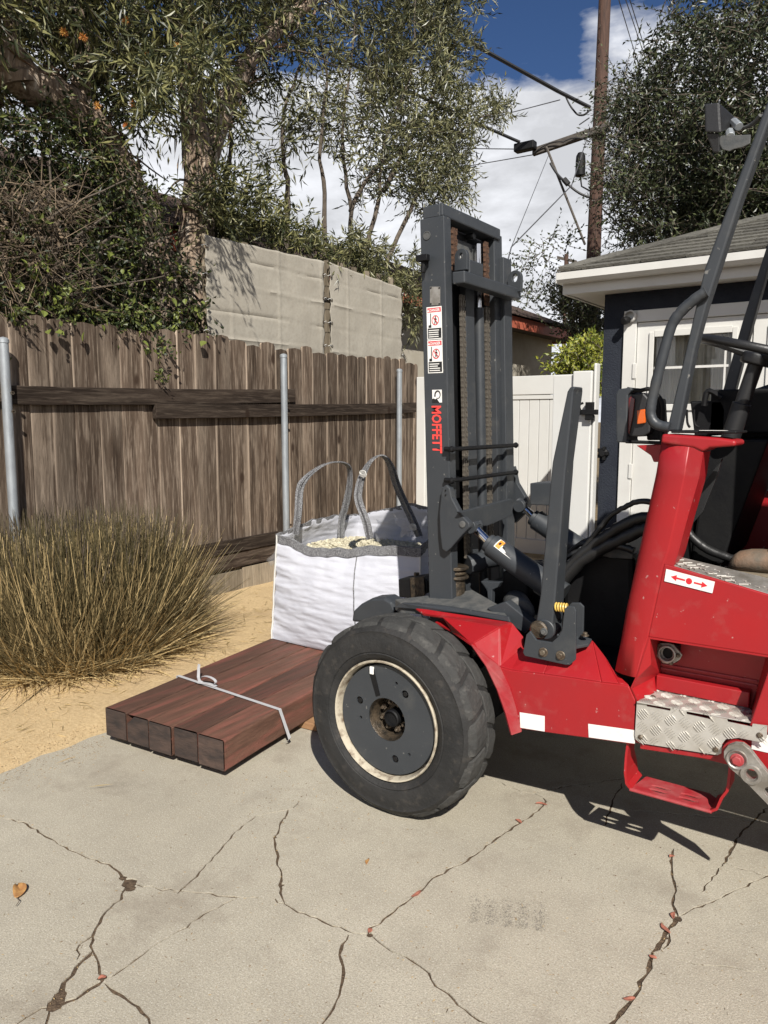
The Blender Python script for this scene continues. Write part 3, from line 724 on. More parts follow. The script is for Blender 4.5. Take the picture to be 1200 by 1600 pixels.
mb = MB(); mb.box((gx_g+0.002, VG-0.045, 0.04), (g1-0.003, VG+0.03, ztg)); mb.build('gate_stile', M_vinyl, gate, bevel=0.008)
mb = MB(); mb.box((g1+0.002, VG-0.03, 0), (-1.797, VG+0.05, ztg+0.05)); mb.build('gate_post', M_vinyl, gate, bevel=0.008)
mb = MB(); mb.box((g0, VG-0.02, 0.05), (gx_g-.001, VG+0.02, ztp)); mb.build('gate_panel', M_vinyl, gate, bevel=0.006)
VYo = VY; VY = VG; l0 = at(924, 640, Y=VG-0.06)
mb = MB(); mb.box((l0.x-0.035, VY-0.085, l0.z-0.07), (l0.x+0.02, VY-0.057, l0.z+0.05)); mb.box((l0.x-0.08, VY-0.09, l0.z-0.035), (l0.x+0.05, VY-0.088+0.028, l0.z+0.0))
mb.tube([(l0.x-0.06, VY-0.09, l0.z-0.03), (l0.x-0.07, VY-0.11, l0.z+0.03), (l0.x-0.04, VY-0.11, l0.z+0.045)], 0.009, 8); mb.build('gate_latch', M_black, gate, bevel=0.004)

# ================================================================== NAVY GARAGE
HY = 5.18; HX = -1.794
gar = thing('navy_garage', (1.2, 8.2, 0), 'navy stucco garage with white gutter, double doors and grey shingle roof', 'garage')
dl = at(977, 487, Y=HY); dz = dl.z   # left top of the door trim
DX0 = dl.x; DX1 = 2.6; WT = 2.44
mb = MB()
mb.box((HX, HY, 0), (DX0, HY+0.15, WT)); mb.box((DX0+0.0, HY, dz), (DX1, HY+0.15, WT)); mb.box((DX1, HY, 0), (4.6, HY+0.15, WT))
mb.box((HX, HY+0.152, 0), (HX+0.15, 11.0, WT)); mb.box((4.45, HY+0.152, 0), (4.6, 11.0, WT)); mb.box((HX+0.152, 10.85, 0), (4.448, 11.0, WT))
mb.build('wall', M_stucco, gar)
mb = MB(); mb.box((HX+0.152, HY+1.2, 0.0), (4.448, HY+1.25, WT)); mb.build('inner_wall', M_beige, gar)
# roof: hip with shingle courses
RX0, RY0, RZ = -2.02, 4.93, 2.525; SL = 0.38; RX1 = 4.75; RYM = 7.95
cy_ = RYM-RY0
def rz(d): return RZ + SL*d
mb = MB(); u_ = 0.02
A = Vector((RX0, RY0, RZ)); Bp = Vector((RX1, RY0, RZ)); C_ = Vector((RX0+cy_, RYM, rz(cy_))); D_ = Vector((RX1-cy_, RYM, rz(cy_)))
A2 = Vector((RX0, 2*RYM-RY0, RZ)); B2 = Vector((RX1, 2*RYM-RY0, RZ))
mb.add([A, Bp, D_, C_], [(0, 1, 2, 3)]); mb.add([A, C_, A2], [(0, 1, 2)]); mb.add([A2, C_, D_, B2], [(0, 1, 2, 3)]); mb.add([Bp, B2, D_], [(0, 1, 2)])
mb.add([A, A2, B2, Bp], [(0, 1, 2, 3)])
roof = mb.build('roof', M_shingle, gar)
ang = math.atan(SL); ca, sa = math.cos(ang), math.sin(ang); exp_ = 0.125
protos = []
for v in range(5):
    w = (0.17, 0.24, 0.30, 0.21, 0.27)[v]; h = exp_+0.035; m_ = MB()
    m_.hexa([(0,0,0),(w-0.006,0,0),(w-0.006,h*ca,h*sa),(0,h*ca,h*sa),(0,-sa*0.017,ca*0.017),(w-0.006,-sa*0.017,ca*0.017),(w-0.006,h*ca,h*sa+0.003),(0,h*ca,h*sa+0.003)])
    me = bpy.data.meshes.new('shingle'); me.from_pydata([tuple(p) for p in m_.v], [], m_.f); me.materials.append(M_shingle); protos.append((me, w))
goff = ORG[gar.name]; rs = random.Random(4); nsh = 0
for r in range(13):
    d0 = r*exp_; y = RY0-0.03+d0*ca; z = RZ+0.004+d0*sa - 0.01; x = RX0-0.02+(d0*ca)+rs.uniform(0, .05); xe = 0.75
    while x < xe and nsh < 290:
        me, w = rs.choice(protos); o = bpy.data.objects.new('shingle', me); COL.objects.link(o); o.parent = roof; ORG[o.name] = goff
        o.location = Vector((x, y, z+rs.uniform(0, .002)))-goff; x += w; nsh += 1
    rest = MB()
    while x < RX1-d0*ca:
        w = 0.25; rest.hexa([(x,y,z),(x+w-.006,y,z),(x+w-.006,y+.15*ca,z+.15*sa),(x,y+.15*ca,z+.15*sa),(x,y-.004,z+.011),(x+w-.006,y-.004,z+.011),(x+w-.006,y+.15*ca,z+.15*sa+.003),(x,y+.15*ca,z+.15*sa+.003)]); x += w
    if r < 12 and rest.v: tag(rest.build('shingle_course', M_shingle, roof), kind='stuff')
for k in range(22):  # hip caps, each lapping the one below
    d0 = k*0.135; p = Vector((RX0-0.01+d0, RY0-0.01+d0, RZ+SL*d0+0.034)); q = Vector((0.17, 0.17, 0.17*SL+0.004)); s1_ = Vector((0.115, -0.0, -0.012)); s2_ = Vector((0.0, 0.115, -0.012))
    mb = MB(); mb.add([p, p+s1_, p+q+s1_, p+q, p+s2_, p+q+s2_], [(0, 1, 2, 3), (0, 3, 5, 4)]); o = mb.build('ridge_cap', M_shingle, roof)
    sm_ = o.modifiers.new('t', 'SOLIDIFY'); sm_.thickness = 0.012
# gutter and soffit
gz1 = at(882, 424, Y=4.90).z; mb = MB()
pr_ = [(4.90, gz1-0.005), (4.90, gz1-0.050), (4.925, gz1-0.072), (4.985, gz1-0.072), (4.985, gz1-0.012), (4.978, gz1-0.012), (4.978, gz1-0.062), (4.93, gz1-0.062), (4.912, gz1-0.044), (4.912, gz1-0.005)]
vs = [(x, y, z) for x in (RX0-0.01, RX1) for y, z in pr_]; n = len(pr_)
mb.add(vs, [(i, (i+1) % n, (i+1) % n+n, i+n) for i in range(n)]); mb.box((RX0-0.014, 4.90, gz1-0.070), (RX0-0.011, 4.985, gz1-0.005))
mb.build('gutter', M_trimw, gar)
mb = MB(); mb.box((RX0, 4.99, 2.385), (RX1, 5.01, RZ+0.0)); mb.box((RX0, 5.012, 2.385), (RX0+0.02, 10.9, RZ)); mb.build('fascia', M_trimw, gar)
mb = MB(); mb.box((RX0+0.022, 5.012, 2.39), (RX1, HY-0.002, 2.40)); mb.box((RX0+0.022, HY, 2.39), (HX-0.002, 10.9, 2.40)); mb.build('soffit', M_trimw, gar)
# double door
tr = thing
def hb(name, x0, x1, z0, z1, y0, y1, m, par=gar, bev=0.003):
    mb = MB(); mb.box((x0, y0, z0), (x1, y1, z1)); return mb.build(name, m, par, bevel=bev)
d2 = at(997, 503, Y=HY).x
hz = at(1018, 503, Y=HY).z
hb('door_trim', DX0, d2-0.004, 0, dz, HY-0.02, HY+0.10, M_trimw)
hb('door_trim', d2-0.003, DX1, hz+0.004, dz, HY-0.02, HY+0.10, M_trimw)
def door(x0, x1, first):
    wy = HY+0.0; w0 = x0+0.10; w1 = x1-0.10; wz1 = at(1020, 524, Y=HY).z; wz0 = at(1080, 634, Y=HY).z
    o = MB(); o.box((x0, wy, 0.02), (w0, wy+0.04, hz)); o.box((w1, wy, 0.02), (x1, wy+0.04, hz)); o.box((w0, wy, wz1), (w1, wy+0.04, hz)); o.box((w0, wy, 0.02), (w1, wy+0.04, wz0))
    dr = o.build('door', M_trimw, gar)
    o = MB()
    for a_, b_, c__, e_ in ((w0-0.02, w0+0.012, wz0-0.02, wz1+0.02), (w1-0.012, w1+0.02, wz0-0.02, wz1+0.02)): o.box((a_, wy-0.012, c__), (b_, wy-0.001, e_))
    for a_, b_ in ((wz1-0.012, wz1+0.03), (wz0-0.03, wz0+0.012)): o.box((w0+0.013, wy-0.012, a_), (w1-0.013, wy-0.001, b_))
    o.build('window_frame', M_trimw, dr, bevel=0.003)
    o = MB(); zm = at(1080, 573, Y=HY).z; xm = (w0+w1)/2
    o.box((w0+0.012, wy+0.008, zm-0.008), (w1-0.012, wy+0.016, zm+0.008))
    o.box((w1-0.055, wy+0.007, wz0), (w1-0.043, wy+0.0155, wz1-0.12)); o.build('muntin', M_trimw, dr)
    hb('window_pane', w0, w1, wz0, wz1, wy+0.02, wy+0.024, M_glass, dr, 0)
    mb = MB(); vs = []; n_ = 60
    for k_ in range(n_+1):
        xx = w0-0.03+(w1-w0+0.06)*k_/n_; d_ = 0.025*math.sin(k_*0.62+math.sin(k_*0.21)*2)+0.012*math.sin(k_*1.9)
        vs += [(xx, wy+0.12+d_*0.3, wz1+0.05), (xx, wy+0.12+d_, (wz0+wz1)/2), (xx, wy+0.12+d_*1.3, wz0-0.1)]
    mb.add(vs, [(i*3+k_, i*3+3+k_, i*3+4+k_, i*3+1+k_) for i in range(n_) for k_ in range(2)], True); mb.build('curtain', M_curtain, dr)
    for g_ in range(1, 5):   # planked lower panel
        xx = w0+(w1-w0)*g_/5; hb('panel_bead', xx-0.004, xx+0.004, 0.15, wz0-0.06, wy-0.004, wy-0.0005, M_trimw, dr, 0.001)
    return dr
dw = at(1146, 560, Y=HY).x+0.10-d2
door(d2, d2+dw, True); door(d2+dw+0.008, d2+2*dw, False); door(d2+2*dw+0.012, d2+3*dw, False)
for zz in (at(993, 580, Y=HY).z, 1.2, 0.4): hb('hinge', d2-0.018, d2+0.008, zz-0.05, zz+0.05, HY-0.028, HY-0.0205, M_trimw)
# flat dark knob plate on the corner of the wall and the little camera
kb = at(943, 708, Y=HY)
mb = MB(); mb.lathe([(0.034, 0), (0.034, 0.012), (0.02, 0.02), (0.02, 0.035), (0.001, 0.036)], (kb.x, HY-0.001, kb.z), (0, -1, 0), 20)
for a_ in range(5): mb.box((kb.x+0.03*math.cos(a_*1.26)-0.010, HY-0.024, kb.z+0.035*math.sin(a_*1.26)-0.012), (kb.x+0.03*math.cos(a_*1.26)+0.010, HY-0.002, kb.z+0.035*math.sin(a_*1.26)+0.012))
tag(mb.build('hose_bib', M_black, None), 'black round hose bib low on the navy garage corner', 'hose bib')
cm = at(981, 497, Y=HY-0.05); t = thing('security_camera', (cm.x, HY-0.02, cm.z), 'small white and black security camera above the garage door corner', 'camera')
mb = MB(); mb.lathe([(0.001, 0.0), (0.040, 0.001), (0.040, 0.025), (0.030, 0.036)], (cm.x+0.012, HY-0.021, cm.z+0.012), (0, -1, 0), 24); mb.build('mount', M_trimw, t)
mb = MB(); mb.lathe([(0.022, 0.0), (0.026, 0.02), (0.026, 0.05), (0.018, 0.062), (0.001, 0.063)], (cm.x, HY-0.045, cm.z-0.012), (-0.2, -1, -0.2), 20); mb.build('lens_housing', M_black, t)

# ================================================================== NEIGHBOUR HOUSE
EX = -5.95
nh = thing('neighbour_house', (-9, 10, 0), 'beige house with brown shingle roof and red-brown fascia behind the fence', 'house')
f0 = at(645, 455, X=EX); f1 = at(905, 519, X=EX); zf = 3.36; YE = 15.75; YS = 3.2
mb = MB(); mb.box((EX-0.03, YS, zf-0.20), (EX, YE, zf)); mb.box((EX-6.0, YE-0.03, zf-0.20), (EX-0.032, YE, zf)); mb.build('fascia', M_fascia, nh)
mb = MB(); mb.box((EX-5.6, YS+0.4, 0), (EX-0.45, YE-0.45, zf-0.12)); mb.build('wall', M_beige, nh)
mb = MB(); mb.box((EX-5.9, YS, zf-0.16), (EX-0.031, YE-0.031, zf-0.14)); mb.build('eave_boards', M_oldarm, nh)
sl = 0.44; RW = 3.0; zr_ = zf+sl*RW
mb = MB(); a = Vector((EX+0.05, YS, zf+0.01)); b = Vector((EX+0.05, YE+0.05, zf+0.01)); c0 = Vector((EX-RW, YS, zr_)); d = Vector((EX-RW, YE-RW, zr_)); e = Vector((EX-2*RW, YS, zf+0.01)); f = Vector((EX-2*RW, YE+0.05, zf+0.01))
mb.add([a, b, d, c0], [(0, 1, 2, 3)]); mb.add([b, f, d], [(0, 1, 2)]); mb.add([c0, d, f, e], [(0, 1, 2, 3)]); mb.add([a, c0, e], [(0, 1, 2)])
nroof = mb.build('roof', M_shinglebr, nh)
mb = MB(); rs = random.Random(8)
for r in range(20):
    d0 = r*0.16; x = EX+0.07-d0*0.916; z = zf+0.012+d0*0.402; y = YS+rs.random()*0.2; ye = YE-d0*0.9
    while y < ye:
        w = rs.uniform(0.2, 0.34); t_ = rs.uniform(0.010, 0.018)
        mb.hexa([(x,y,z),(x,y+w-.008,z),(x-.2,y+w-.008,z+.088),(x-.2,y,z+.088),(x+.004,y,z+t_),(x+.004,y+w-.008,z+t_),(x-.2,y+w-.008,z+.091),(x-.2,y,z+.091)]); y += w
tag(mb.build('shingle_courses', M_shinglebr, nroof), kind='stuff')

# ================================================================== UTILITY POLES AND LINES
PY = 16.0
b0 = at(921, 545, Y=PY); t0 = at(945, 0, Y=PY)
up_dir = (t0-b0)/(t0.z-b0.z)
def pole_at(z): return b0 + up_dir*(z-b0.z)
pole = thing('utility_pole', pole_at(-0.1), 'tall brown wooden utility pole with a crossarm behind the garage', 'utility pole')
mb = MB(); mb.tube([pole_at(z) for z in (-0.1, 3, 6, 9, 13.5)], [0.175, 0.160, 0.140, 0.125, 0.105], 20); mb.build('pole_shaft', M_pole, pole)
ca0 = at(833, 238, Y=PY-0.18); ca1 = at(953, 197, Y=PY-0.18)
mb = MB(); h_ = Vector((0, 0, 0.075)); w_ = Vector((0, 0.055, 0))
mb.hexa([ca0-h_-w_, ca1-h_-w_, ca1-h_+w_, ca0-h_+w_, ca0+h_-w_, ca1+h_-w_, ca1+h_+w_, ca0+h_+w_]); mb.build('crossarm', M_oldarm, pole, bevel=0.01)
bx = at(826, 230, Y=PY-0.3); mb = MB(); mb.box((bx.x-0.30, bx.y-0.12, bx.z-0.07), (bx.x+0.16, bx.y+0.08, bx.z+0.10)); mb.build('splice_box', M_black, pole, bevel=0.02)
def line(mb, pts, r, sag=0.0, n=12):
    for p, q in zip(pts, pts[1:]):
        P = [Vector(p).lerp(Vector(q), k/n)-Vector((0, 0, sag*4*(k/n)*(1-k/n))) for k in range(n+1)]; mb.tube(P, r, 6)
mb = MB(); line(mb, [at(853, 228, Y=PY-.25), at(914, 382, Y=PY-.17)], 0.028); mb.build('brace', M_oldarm, pole)
cn = at(907, 258, Y=PY-.25)
mb = MB(); mb.lathe([(0.001, 0.30), (0.06, 0.28), (0.092, 0.22), (0.10, 0.12), (0.10, -0.13), (0.11, -0.13), (0.11, -0.17), (0.09, -0.18), (0.001, -0.18)], cn-Vector((0, 0, 0.04)), (0, 0, 1), 20)
mb.tube([cn+Vector((0, 0, -.2)), cn+Vector((0.03, 0.02, -.42)), cn+Vector((0.16, 0.15, -.5))], 0.018, 6); mb.build('arrester_can', M_black, pole)
mb = MB()
line(mb, [at(860, 255, Y=PY-.25), at(884, 284, Y=PY-.3), at(921, 308, Y=PY-.15)], 0.028, 0.05)
line(mb, [at(834, 240, Y=PY-.25), at(880, 222, Y=PY-.3), at(922, 222, Y=PY-.2)], 0.012, -0.08)
line(mb, [at(883, 148, Y=PY-.3), at(896, 172, Y=PY-.3), at(908, 180, Y=PY-.25), at(921, 172, Y=PY-.2)], 0.02, 0.03)
line(mb, [at(905, 195, Y=PY-.3), at(921, 184, Y=PY-.2)], 0.012)
mb.tube([at(881, 280, Y=PY-.32), at(888, 288, Y=PY-.3)], 0.06, 8); mb.build('drop_loops', M_cable, pole)
mb = MB()
for k in range(26):  # climbing spur marks and staples
    z = 3.2+k*0.27; p = pole_at(z); a_ = random.uniform(-2.4, -1.2); mb.tube([p+Vector((math.cos(a_)*.14, math.sin(a_)*.14, 0)), p+Vector((math.cos(a_)*.16, math.sin(a_)*.16, .04))], 0.008, 5)
mb.build('staples', M_bolt, pole)
def cable(pts, r, lab, m=M_cable, group=None, sag=0.0, name='cable'):
    mb = MB(); line(mb, pts, r, sag, 10); return tag(mb.build(name, m), lab, 'cable', group)
cable([at(922, 168, Y=PY-.2), at(871, 142, Y=15.2), at(750, 75, Y=13.6), at(500, -75, Y=11)], 0.038, 'thick black cable running from the top of the pole over the centre shrub')
cable([at(812, 222, Y=PY-.4), at(762, 200, Y=15.0), at(504, 79, Y=11.5), at(300, -15, Y=9.5)], 0.034, 'thick black cable from the crossarm splice box through the tree')
cable([at(940, 325, Y=PY), at(1000, 384, Y=15), at(1040, 425, Y=14)], 0.018, 'black cable dropping right of the pole toward the garage roof')
cable([at(946, 215, Y=PY), at(1010, 285, Y=15), at(1075, 350, Y=14)], 0.012, 'thin dark cable passing in front of the dark tree')
G = 'thin overhead wires'
cable([at(875, 156, Y=PY), at(810, 173, Y=18), at(640, 215, Y=24)], 0.011, 'thin wire left of the pole just under the thick upper cable', M_wire, G)
cable([at(812, 233, Y=PY-.3), at(725, 232, Y=17), at(545, 219, Y=20), at(300, 217, Y=24)], 0.011, 'thin nearly level wire crossing behind the centre shrub', M_wire, G)
cable([at(832, 242, Y=PY-.3), at(740, 258, Y=17), at(560, 285, Y=20)], 0.010, 'thin wire sinking left from the crossarm end', M_wire, G)
cable([at(857, 243, Y=PY-.3), at(840, 285, Y=14.5), at(799, 386, Y=12)], 0.007, 'pale thin guy wire from the crossarm down behind the mast top', M_wire, G)
cable([at(921, 205, Y=PY-.2), at(893, 290, Y=14.5), at(799, 386, Y=12), at(790, 420, Y=11)], 0.011, 'dark thin service wire from the pole down behind the mast top', M_wire, G)
for k, (xa, xb, yb) in enumerate(((961, 988, 70), (971, 1000, 66), (978, 1012, 90))):
    cable([at(xa, -20, Y=18), at(xb, yb, Y=24), at(xb+40, yb+130, Y=34)], 0.013, ('left', 'middle', 'right')[k]+'most of the three high wires right of the pole top', M_cable, 'three high wires')
fp = thing('far_utility_pole', at(885, 560, Y=48), 'tiny far utility pole just left of the garage eave', 'utility pole')
a = at(885, 402, Y=48); mb = MB(); mb.tube([(a.x, 48, -1), (a.x, 48, a.z+.2)], 0.14, 8); mb.build('pole_shaft', M_pole, fp)
mb = MB(); c0 = at(871, 402, Y=48); d = at(901, 409, Y=48); mb.hexa([c0+Vector((0,-.08,-.1)), d+Vector((0,-.08,-.1)), d+Vector((0,.08,-.1)), c0+Vector((0,.08,-.1)), c0+Vector((0,-.08,.08)), d+Vector((0,-.08,.08)), d+Vector((0,.08,.08)), c0+Vector((0,.08,.08))]); mb.build('crossarm', M_oldarm, fp)

# ================================================================== FORKLIFT
TK = thing('truck_mounted_forklift', (-0.55, 3.1, 0), 'red and grey truck-mounted forklift with upright mast, standing on the cracked driveway', 'forklift')
def T(name, mb, m, bevel=0.003, par=None, seg=2, smooth=False, lab=None):
    o = mb.build(name, m, par or TK, bevel=bevel, seg=seg, smooth=smooth)
    if lab: o['label'] = lab
    return o
def slab(name, px, Y, d, m, bevel=0.003, par=None, lab=None):
    mb = MB(); mb.extr(atY(px, Y), (0, d, 0)); return T(name, mb, m, bevel, par, lab=lab)
def tbox(name, a, b, m, bevel=0.003, par=None):
    mb = MB(); mb.box(a, b); return T(name, mb, m, bevel, par)
def bolt(p, ax, r, par, m=M_bolt, h=0.012, washer=True):
    ax = Vector(ax).normalized(); p = Vector(p); mb = MB()
    if washer: mb.lathe([(r*1.55, 0), (r*1.55, 0.003), (0.001, 0.003)], p, ax, 16, smooth=False)
    mb.tube([p+ax*0.003, p+ax*h], r, 6); return T('bolt', mb, m, 0.0015, par)

# ---- wheels
def wheel(cx, y_out, R, w, sgn, detail=True, name='wheel'):
    """sgn = +1: outer face looks toward -Y"""
    ax = Vector((0, -sgn, 0)); c = Vector((cx, y_out, R)); yo = lambda d: y_out + sgn*d
    mb = MB(); Ri = R-0.012
    prof = [(0.232, -w+.03), (0.26, -w+.012), (R*0.80, -w+.004), (R*0.93, -w+.02), (Ri, -w+.055), (Ri+.004, -w*0.5), (Ri, -.055), (R*0.945, -.022), (R*0.90, -.008), (R*0.885, -.010), (R*0.84, -.004), (R*0.76, -.001),
            (R*0.70, -.003), (R*0.692, -.007), (R*0.68, -.003), (0.255, -.010), (0.240, -.020), (0.232, -.032)]
    prof = [(r, h) for r, h in prof]
    mb.lathe(prof, c, ax, 96)
    ty = T('tyre', mb, M_tyre, 0, None)
    # rim as the wheel's own mesh
    rm = MB(); rm.lathe([(0.236, -.024), (0.240, -.012), (0.237, -.006), (0.232, -.008), (0.227, -.022), (0.224, -.060), (0.220, -w+.05), (0.236, -w+.03)], c, ax, 72)
    wh = T(name, rm, M_rimwhite, 0); ty.parent = wh
    if detail:
        # disc with dished centre, slot, hub and nuts
        circ = [c+ax*-.030+Vector((math.cos(a)*0.2165, 0, math.sin(a)*0.2165)) for a in [i*2*math.pi/64 for i in range(64)]]
        def hole(dx, dz, r, n=12, sq=1.0): return [c+ax*-.030+Vector((dx+math.cos(a)*r*sq, 0, dz+math.sin(a)*r)) for a in [i*2*math.pi/n for i in range(n)]]
        hs = [hole(0.0, 0.0, 0.086, 40)]
        for dx, dz in ((-.130, .050), (.085, .120), (.040, -.150)): hs.append(hole(dx, dz, 0.016, 12))
        for dx, dz in ((-.125, -.02), (.045, .155), (.105, -.115)): hs.append(hole(dx, dz, 0.007, 10))
        s0 = Vector((-.035, 0, .093)); s1 = Vector((-.060, 0, .190))
        mb = MB(); mb.plate(circ, (0, 0.008*sgn, 0), hs); T('wheel_disc', mb, M_grey, 0.0, wh)
        mb = MB(); mb.lathe([(0.2165, -.034), (0.2190, -.050), (0.219, -.10)], c, ax, 64); T('disc_rim', mb, M_grey, 0, wh)
        mb = MB(); mb.lathe([(0.0865, -.034), (0.080, -.048), (0.074, -.085), (0.070, -.105), (0.001, -.105)], c, ax, 48); T('hub_dish', mb, M_grease, 0, wh)
        mb = MB(); mb.lathe([(0.034, -.104), (0.034, -.050), (0.029, -.046), (0.029, -.060), (0.001, -.060)], c+Vector((0.008, 0, 0)), ax, 32); T('hub', mb, M_black, 0, wh)
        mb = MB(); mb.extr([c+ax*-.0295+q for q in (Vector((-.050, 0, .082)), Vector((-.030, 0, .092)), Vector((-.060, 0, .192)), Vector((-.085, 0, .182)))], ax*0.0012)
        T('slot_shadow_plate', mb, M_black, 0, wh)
        mb = MB(); q0 = c+ax*-.030+Vector((-.068, 0, .180)); mb.box((q0.x-.010, q0.y-.006, q0.z-.010), (q0.x+.008, q0.y+.006, q0.z+.020)); T('valve_tab', mb, M_white, 0.002, wh)
        for k in range(8):
            a = k*math.pi/4+0.3; p = c+ax*-.103+Vector((math.cos(a)*.055, 0, math.sin(a)*.055)); mb = MB(); mb.tube([p, p+ax*.022], 0.0125, 6); mb.tube([p+ax*.02, p+ax*.034], 0.0065, 8); T('wheel_nut', mb, M_bolt, 0.001, wh)
        for dx, dz in ((-.130, .050), (.085, .120), (.040, -.150)):
            p = c+ax*-.046+Vector((dx, 0, dz)); mb = MB(); mb.tube([p, p+ax*.016], 0.0105, 6); mb.lathe([(0.014, 0), (0.014, .003), (0.001, .003)], p, ax, 14, smooth=False); T('disc_bolt', mb, M_black, 0.001, wh)
    # tread blocks: worn broad lugs with shoulder ribs
    n = 17; r_ = random.Random(2)
    for k in range(n):
        for side in (0, 1):
            a0 = 2*math.pi*(k+0.5*side)/n; da = 2*math.pi/n*0.875; mb = MB()
            Y = [(-0.012, -.030), (-.062, -.118)] if side == 0 else [(-.124, -.180), (-.180, -w+.012)]
            skew = 0.085 if side == 0 else -0.085; ht = r_.uniform(-0.0015, 0.001)
            segs = [(-.018, 0.0), (-.040, 0.018), (-.075, 0.055), (-.117, 0.10)] if side == 0 else [(-.124, 0.10), (-.165, 0.055), (-w+.045, 0.018), (-w+.018, 0.0)]
            rt_ = {0: [R-.024, R-.004, R, R+.001], 1: [R+.001, R, R-.004, R-.024]}[side]
            vs = []
            for (h, sk), rr in zip(segs, rt_):
                for q in range(5):
                    t = q/4; a = a0+(t-0.5)*da+sk*(1 if side == 0 else 1)*1.0
                    jit = r_.uniform(-.0012, .0012); rad = rr+ht+jit-(0.004 if q in (0, 4) else 0)
                    vs.append(c+ax*h+Vector((math.cos(a), 0, math.sin(a)))*rad)
            base = [(p-c) for p in vs]; low = []
            for b_ in base:
                h = b_.dot(ax); rr = (b_-ax*h); low.append(c+ax*h+rr*((rr.length-.022)/rr.length))
            m_ = 4; fs = []
            for i in range(m_-1):
                for q in range(4): fs.append((i*5+q, i*5+q+1, i*5+q+6, i*5+q+5))
            o_ = 20
            for q in range(4): fs += [(q, q+o_, q+1+o_, q+1), (15+q, 16+q, 16+q+o_, 15+q+o_)]
            for i in range(m_-1): fs += [(i*5, i*5+5, i*5+5+o_, i*5+o_), (i*5+4, i*5+4+o_, i*5+9+o_, i*5+9)]
            mb.add(vs+low, fs); T('tread_lug', mb, M_tyretread, 0.003, wh, seg=1)
    if False:
        mb = MB(); cr = at(700, 1090, Y=y_out)  # shoulder ribs on the sidewall
        for k in range(40):
            a = 2*math.pi*k/40; u = Vector((math.cos(a), 0, math.sin(a))); tq = Vector((-math.sin(a), 0, math.cos(a)))
            p = c+u*(R*0.955)+ax*-.016
            mb.hexa([p-tq*.010-u*.016, p+tq*.010-u*.016, p+tq*.010+u*.012-ax*.012, p-tq*.010+u*.012-ax*.012, p-tq*.008-u*.014+ax*.006, p+tq*.008-u*.014+ax*.006, p+tq*.008+u*.010-ax*.006, p-tq*.008+u*.010-ax*.006])
        T('shoulder_ribs', mb, M_tyre, 0.002, wh, seg=1)
    return wh
WX = -1.605; WR = 0.392
w1 = wheel(WX, 2.28, WR, 0.235, 1); w1['label'] = 'near front wheel with cream rim and grey disc'
w2 = wheel(WX, 3.95, WR, 0.235, -1, detail=False); w2['label'] = 'far front wheel'
w3 = wheel(0.62, 2.98, 0.36, 0.235, 1, detail=False); w3['label'] = 'rear wheel in the middle'

# ---- red front fender and side frame (folded sheet with real depth)
Yf = 2.45
def pY(px, py, Y): return at(px, py, Y=Y)
fd = MB()
a1 = pY(647, 950, 2.66); a2 = pY(800, 974, 2.60); b1 = pY(662, 961, 2.63); b2 = pY(692, 965, 2.58); b3 = pY(781, 981, 2.52)
c1_ = pY(737, 1007, 2.46); r1 = pY(781, 1042, Yf)
ch = [pY(817, 995, 2.57), pY(818, 1012, 2.56), pY(870, 1005, 2.57), pY(926, 1001, 2.57), pY(943, 1023, 2.54), pY(957, 1047, 2.50), pY(962, 1054, 2.50)]
rdg = [pY(800, 1047, Yf), pY(850, 1053, Yf), pY(900, 1060, Yf), pY(940, 1066, Yf), pY(967, 1069, Yf), pY(983, 1072, Yf)]
fd.add([a1, a2, b3, b2, b1], [(0, 4, 3, 2, 1)])
d1 = pY(705, 985, 2.56)
fd.add([b2, b3, c1_, d1], [(0, 1, 2, 3)])
fd.add([b3, r1, c1_], [(0, 1, 2)])
fd.add([b3, a2, ch[0], ch[1], r1], [(0, 1, 2, 3, 4)])
fd.add([r1, ch[1], ch[2], rdg[1], rdg[0]], [(0, 1, 2, 3, 4)])
fd.add([ch[2], ch[3], rdg[3], rdg[2], rdg[1]], [(0, 1, 2, 3, 4)])
fd.add([ch[3], ch[4], rdg[4], rdg[3]], [(0, 1, 2, 3)])
fd.add([ch[4], ch[5], ch[6], rdg[5], rdg[4]], [(0, 1, 2, 3, 4)])
bt = [pY(993, 1094, Yf), pY(992, 1163, Yf), pY(930, 1154, Yf), pY(870, 1146, Yf), pY(813, 1138, Yf)]
arch_o = [pY(806, 1105, Yf), pY(798, 1076, Yf)]
fd.add([r1]+rdg+bt+arch_o, [tuple(range(1+len(rdg)+len(bt)+len(arch_o)))])
o = T('fender_panel', fd, M_red, 0.0); s_ = o.modifiers.new('sheet', 'SOLIDIFY'); s_.thickness = 0.008; s_.offset = 0
bv = o.modifiers.new('bevel', 'BEVEL'); bv.width = 0.003; bv.segments = 2; bv.limit_method = 'ANGLE'
ain = [(737, 1007), (760, 1040), (778, 1078), (791, 1115), (800, 1148)]; aout = [(781, 1042), (797, 1075), (806, 1105), (813, 1136), (815, 1143)]
mb = MB(); I = [pY(a, b, Yf-0.012) for a, b in ain]; O = [pY(a, b, Yf-0.006) for a, b in aout]
mb.add(I+O, [(i, i+1, i+6, i+5) for i in range(4)])
o = T('wheel_arch_lip', mb, M_redworn, 0.0); s_ = o.modifiers.new('sheet', 'SOLIDIFY'); s_.thickness = 0.010; s_.offset = 0
mb = MB(); I2 = [pY(705, 985, 2.56), pY(680, 972, 2.6)][::-1]+I; n = len(I2)
mb.add(I2+[p+Vector((0, 0.30, 0)) for p in I2], [(i, i+1, i+1+n, i+n) for i in range(n-1)])
o = T('inner_fender', mb, M_red, 0); s_ = o.modifiers.new('sheet', 'SOLIDIFY'); s_.thickness = 0.006
def frx(px, py, Y): return pY(px, py, Y)
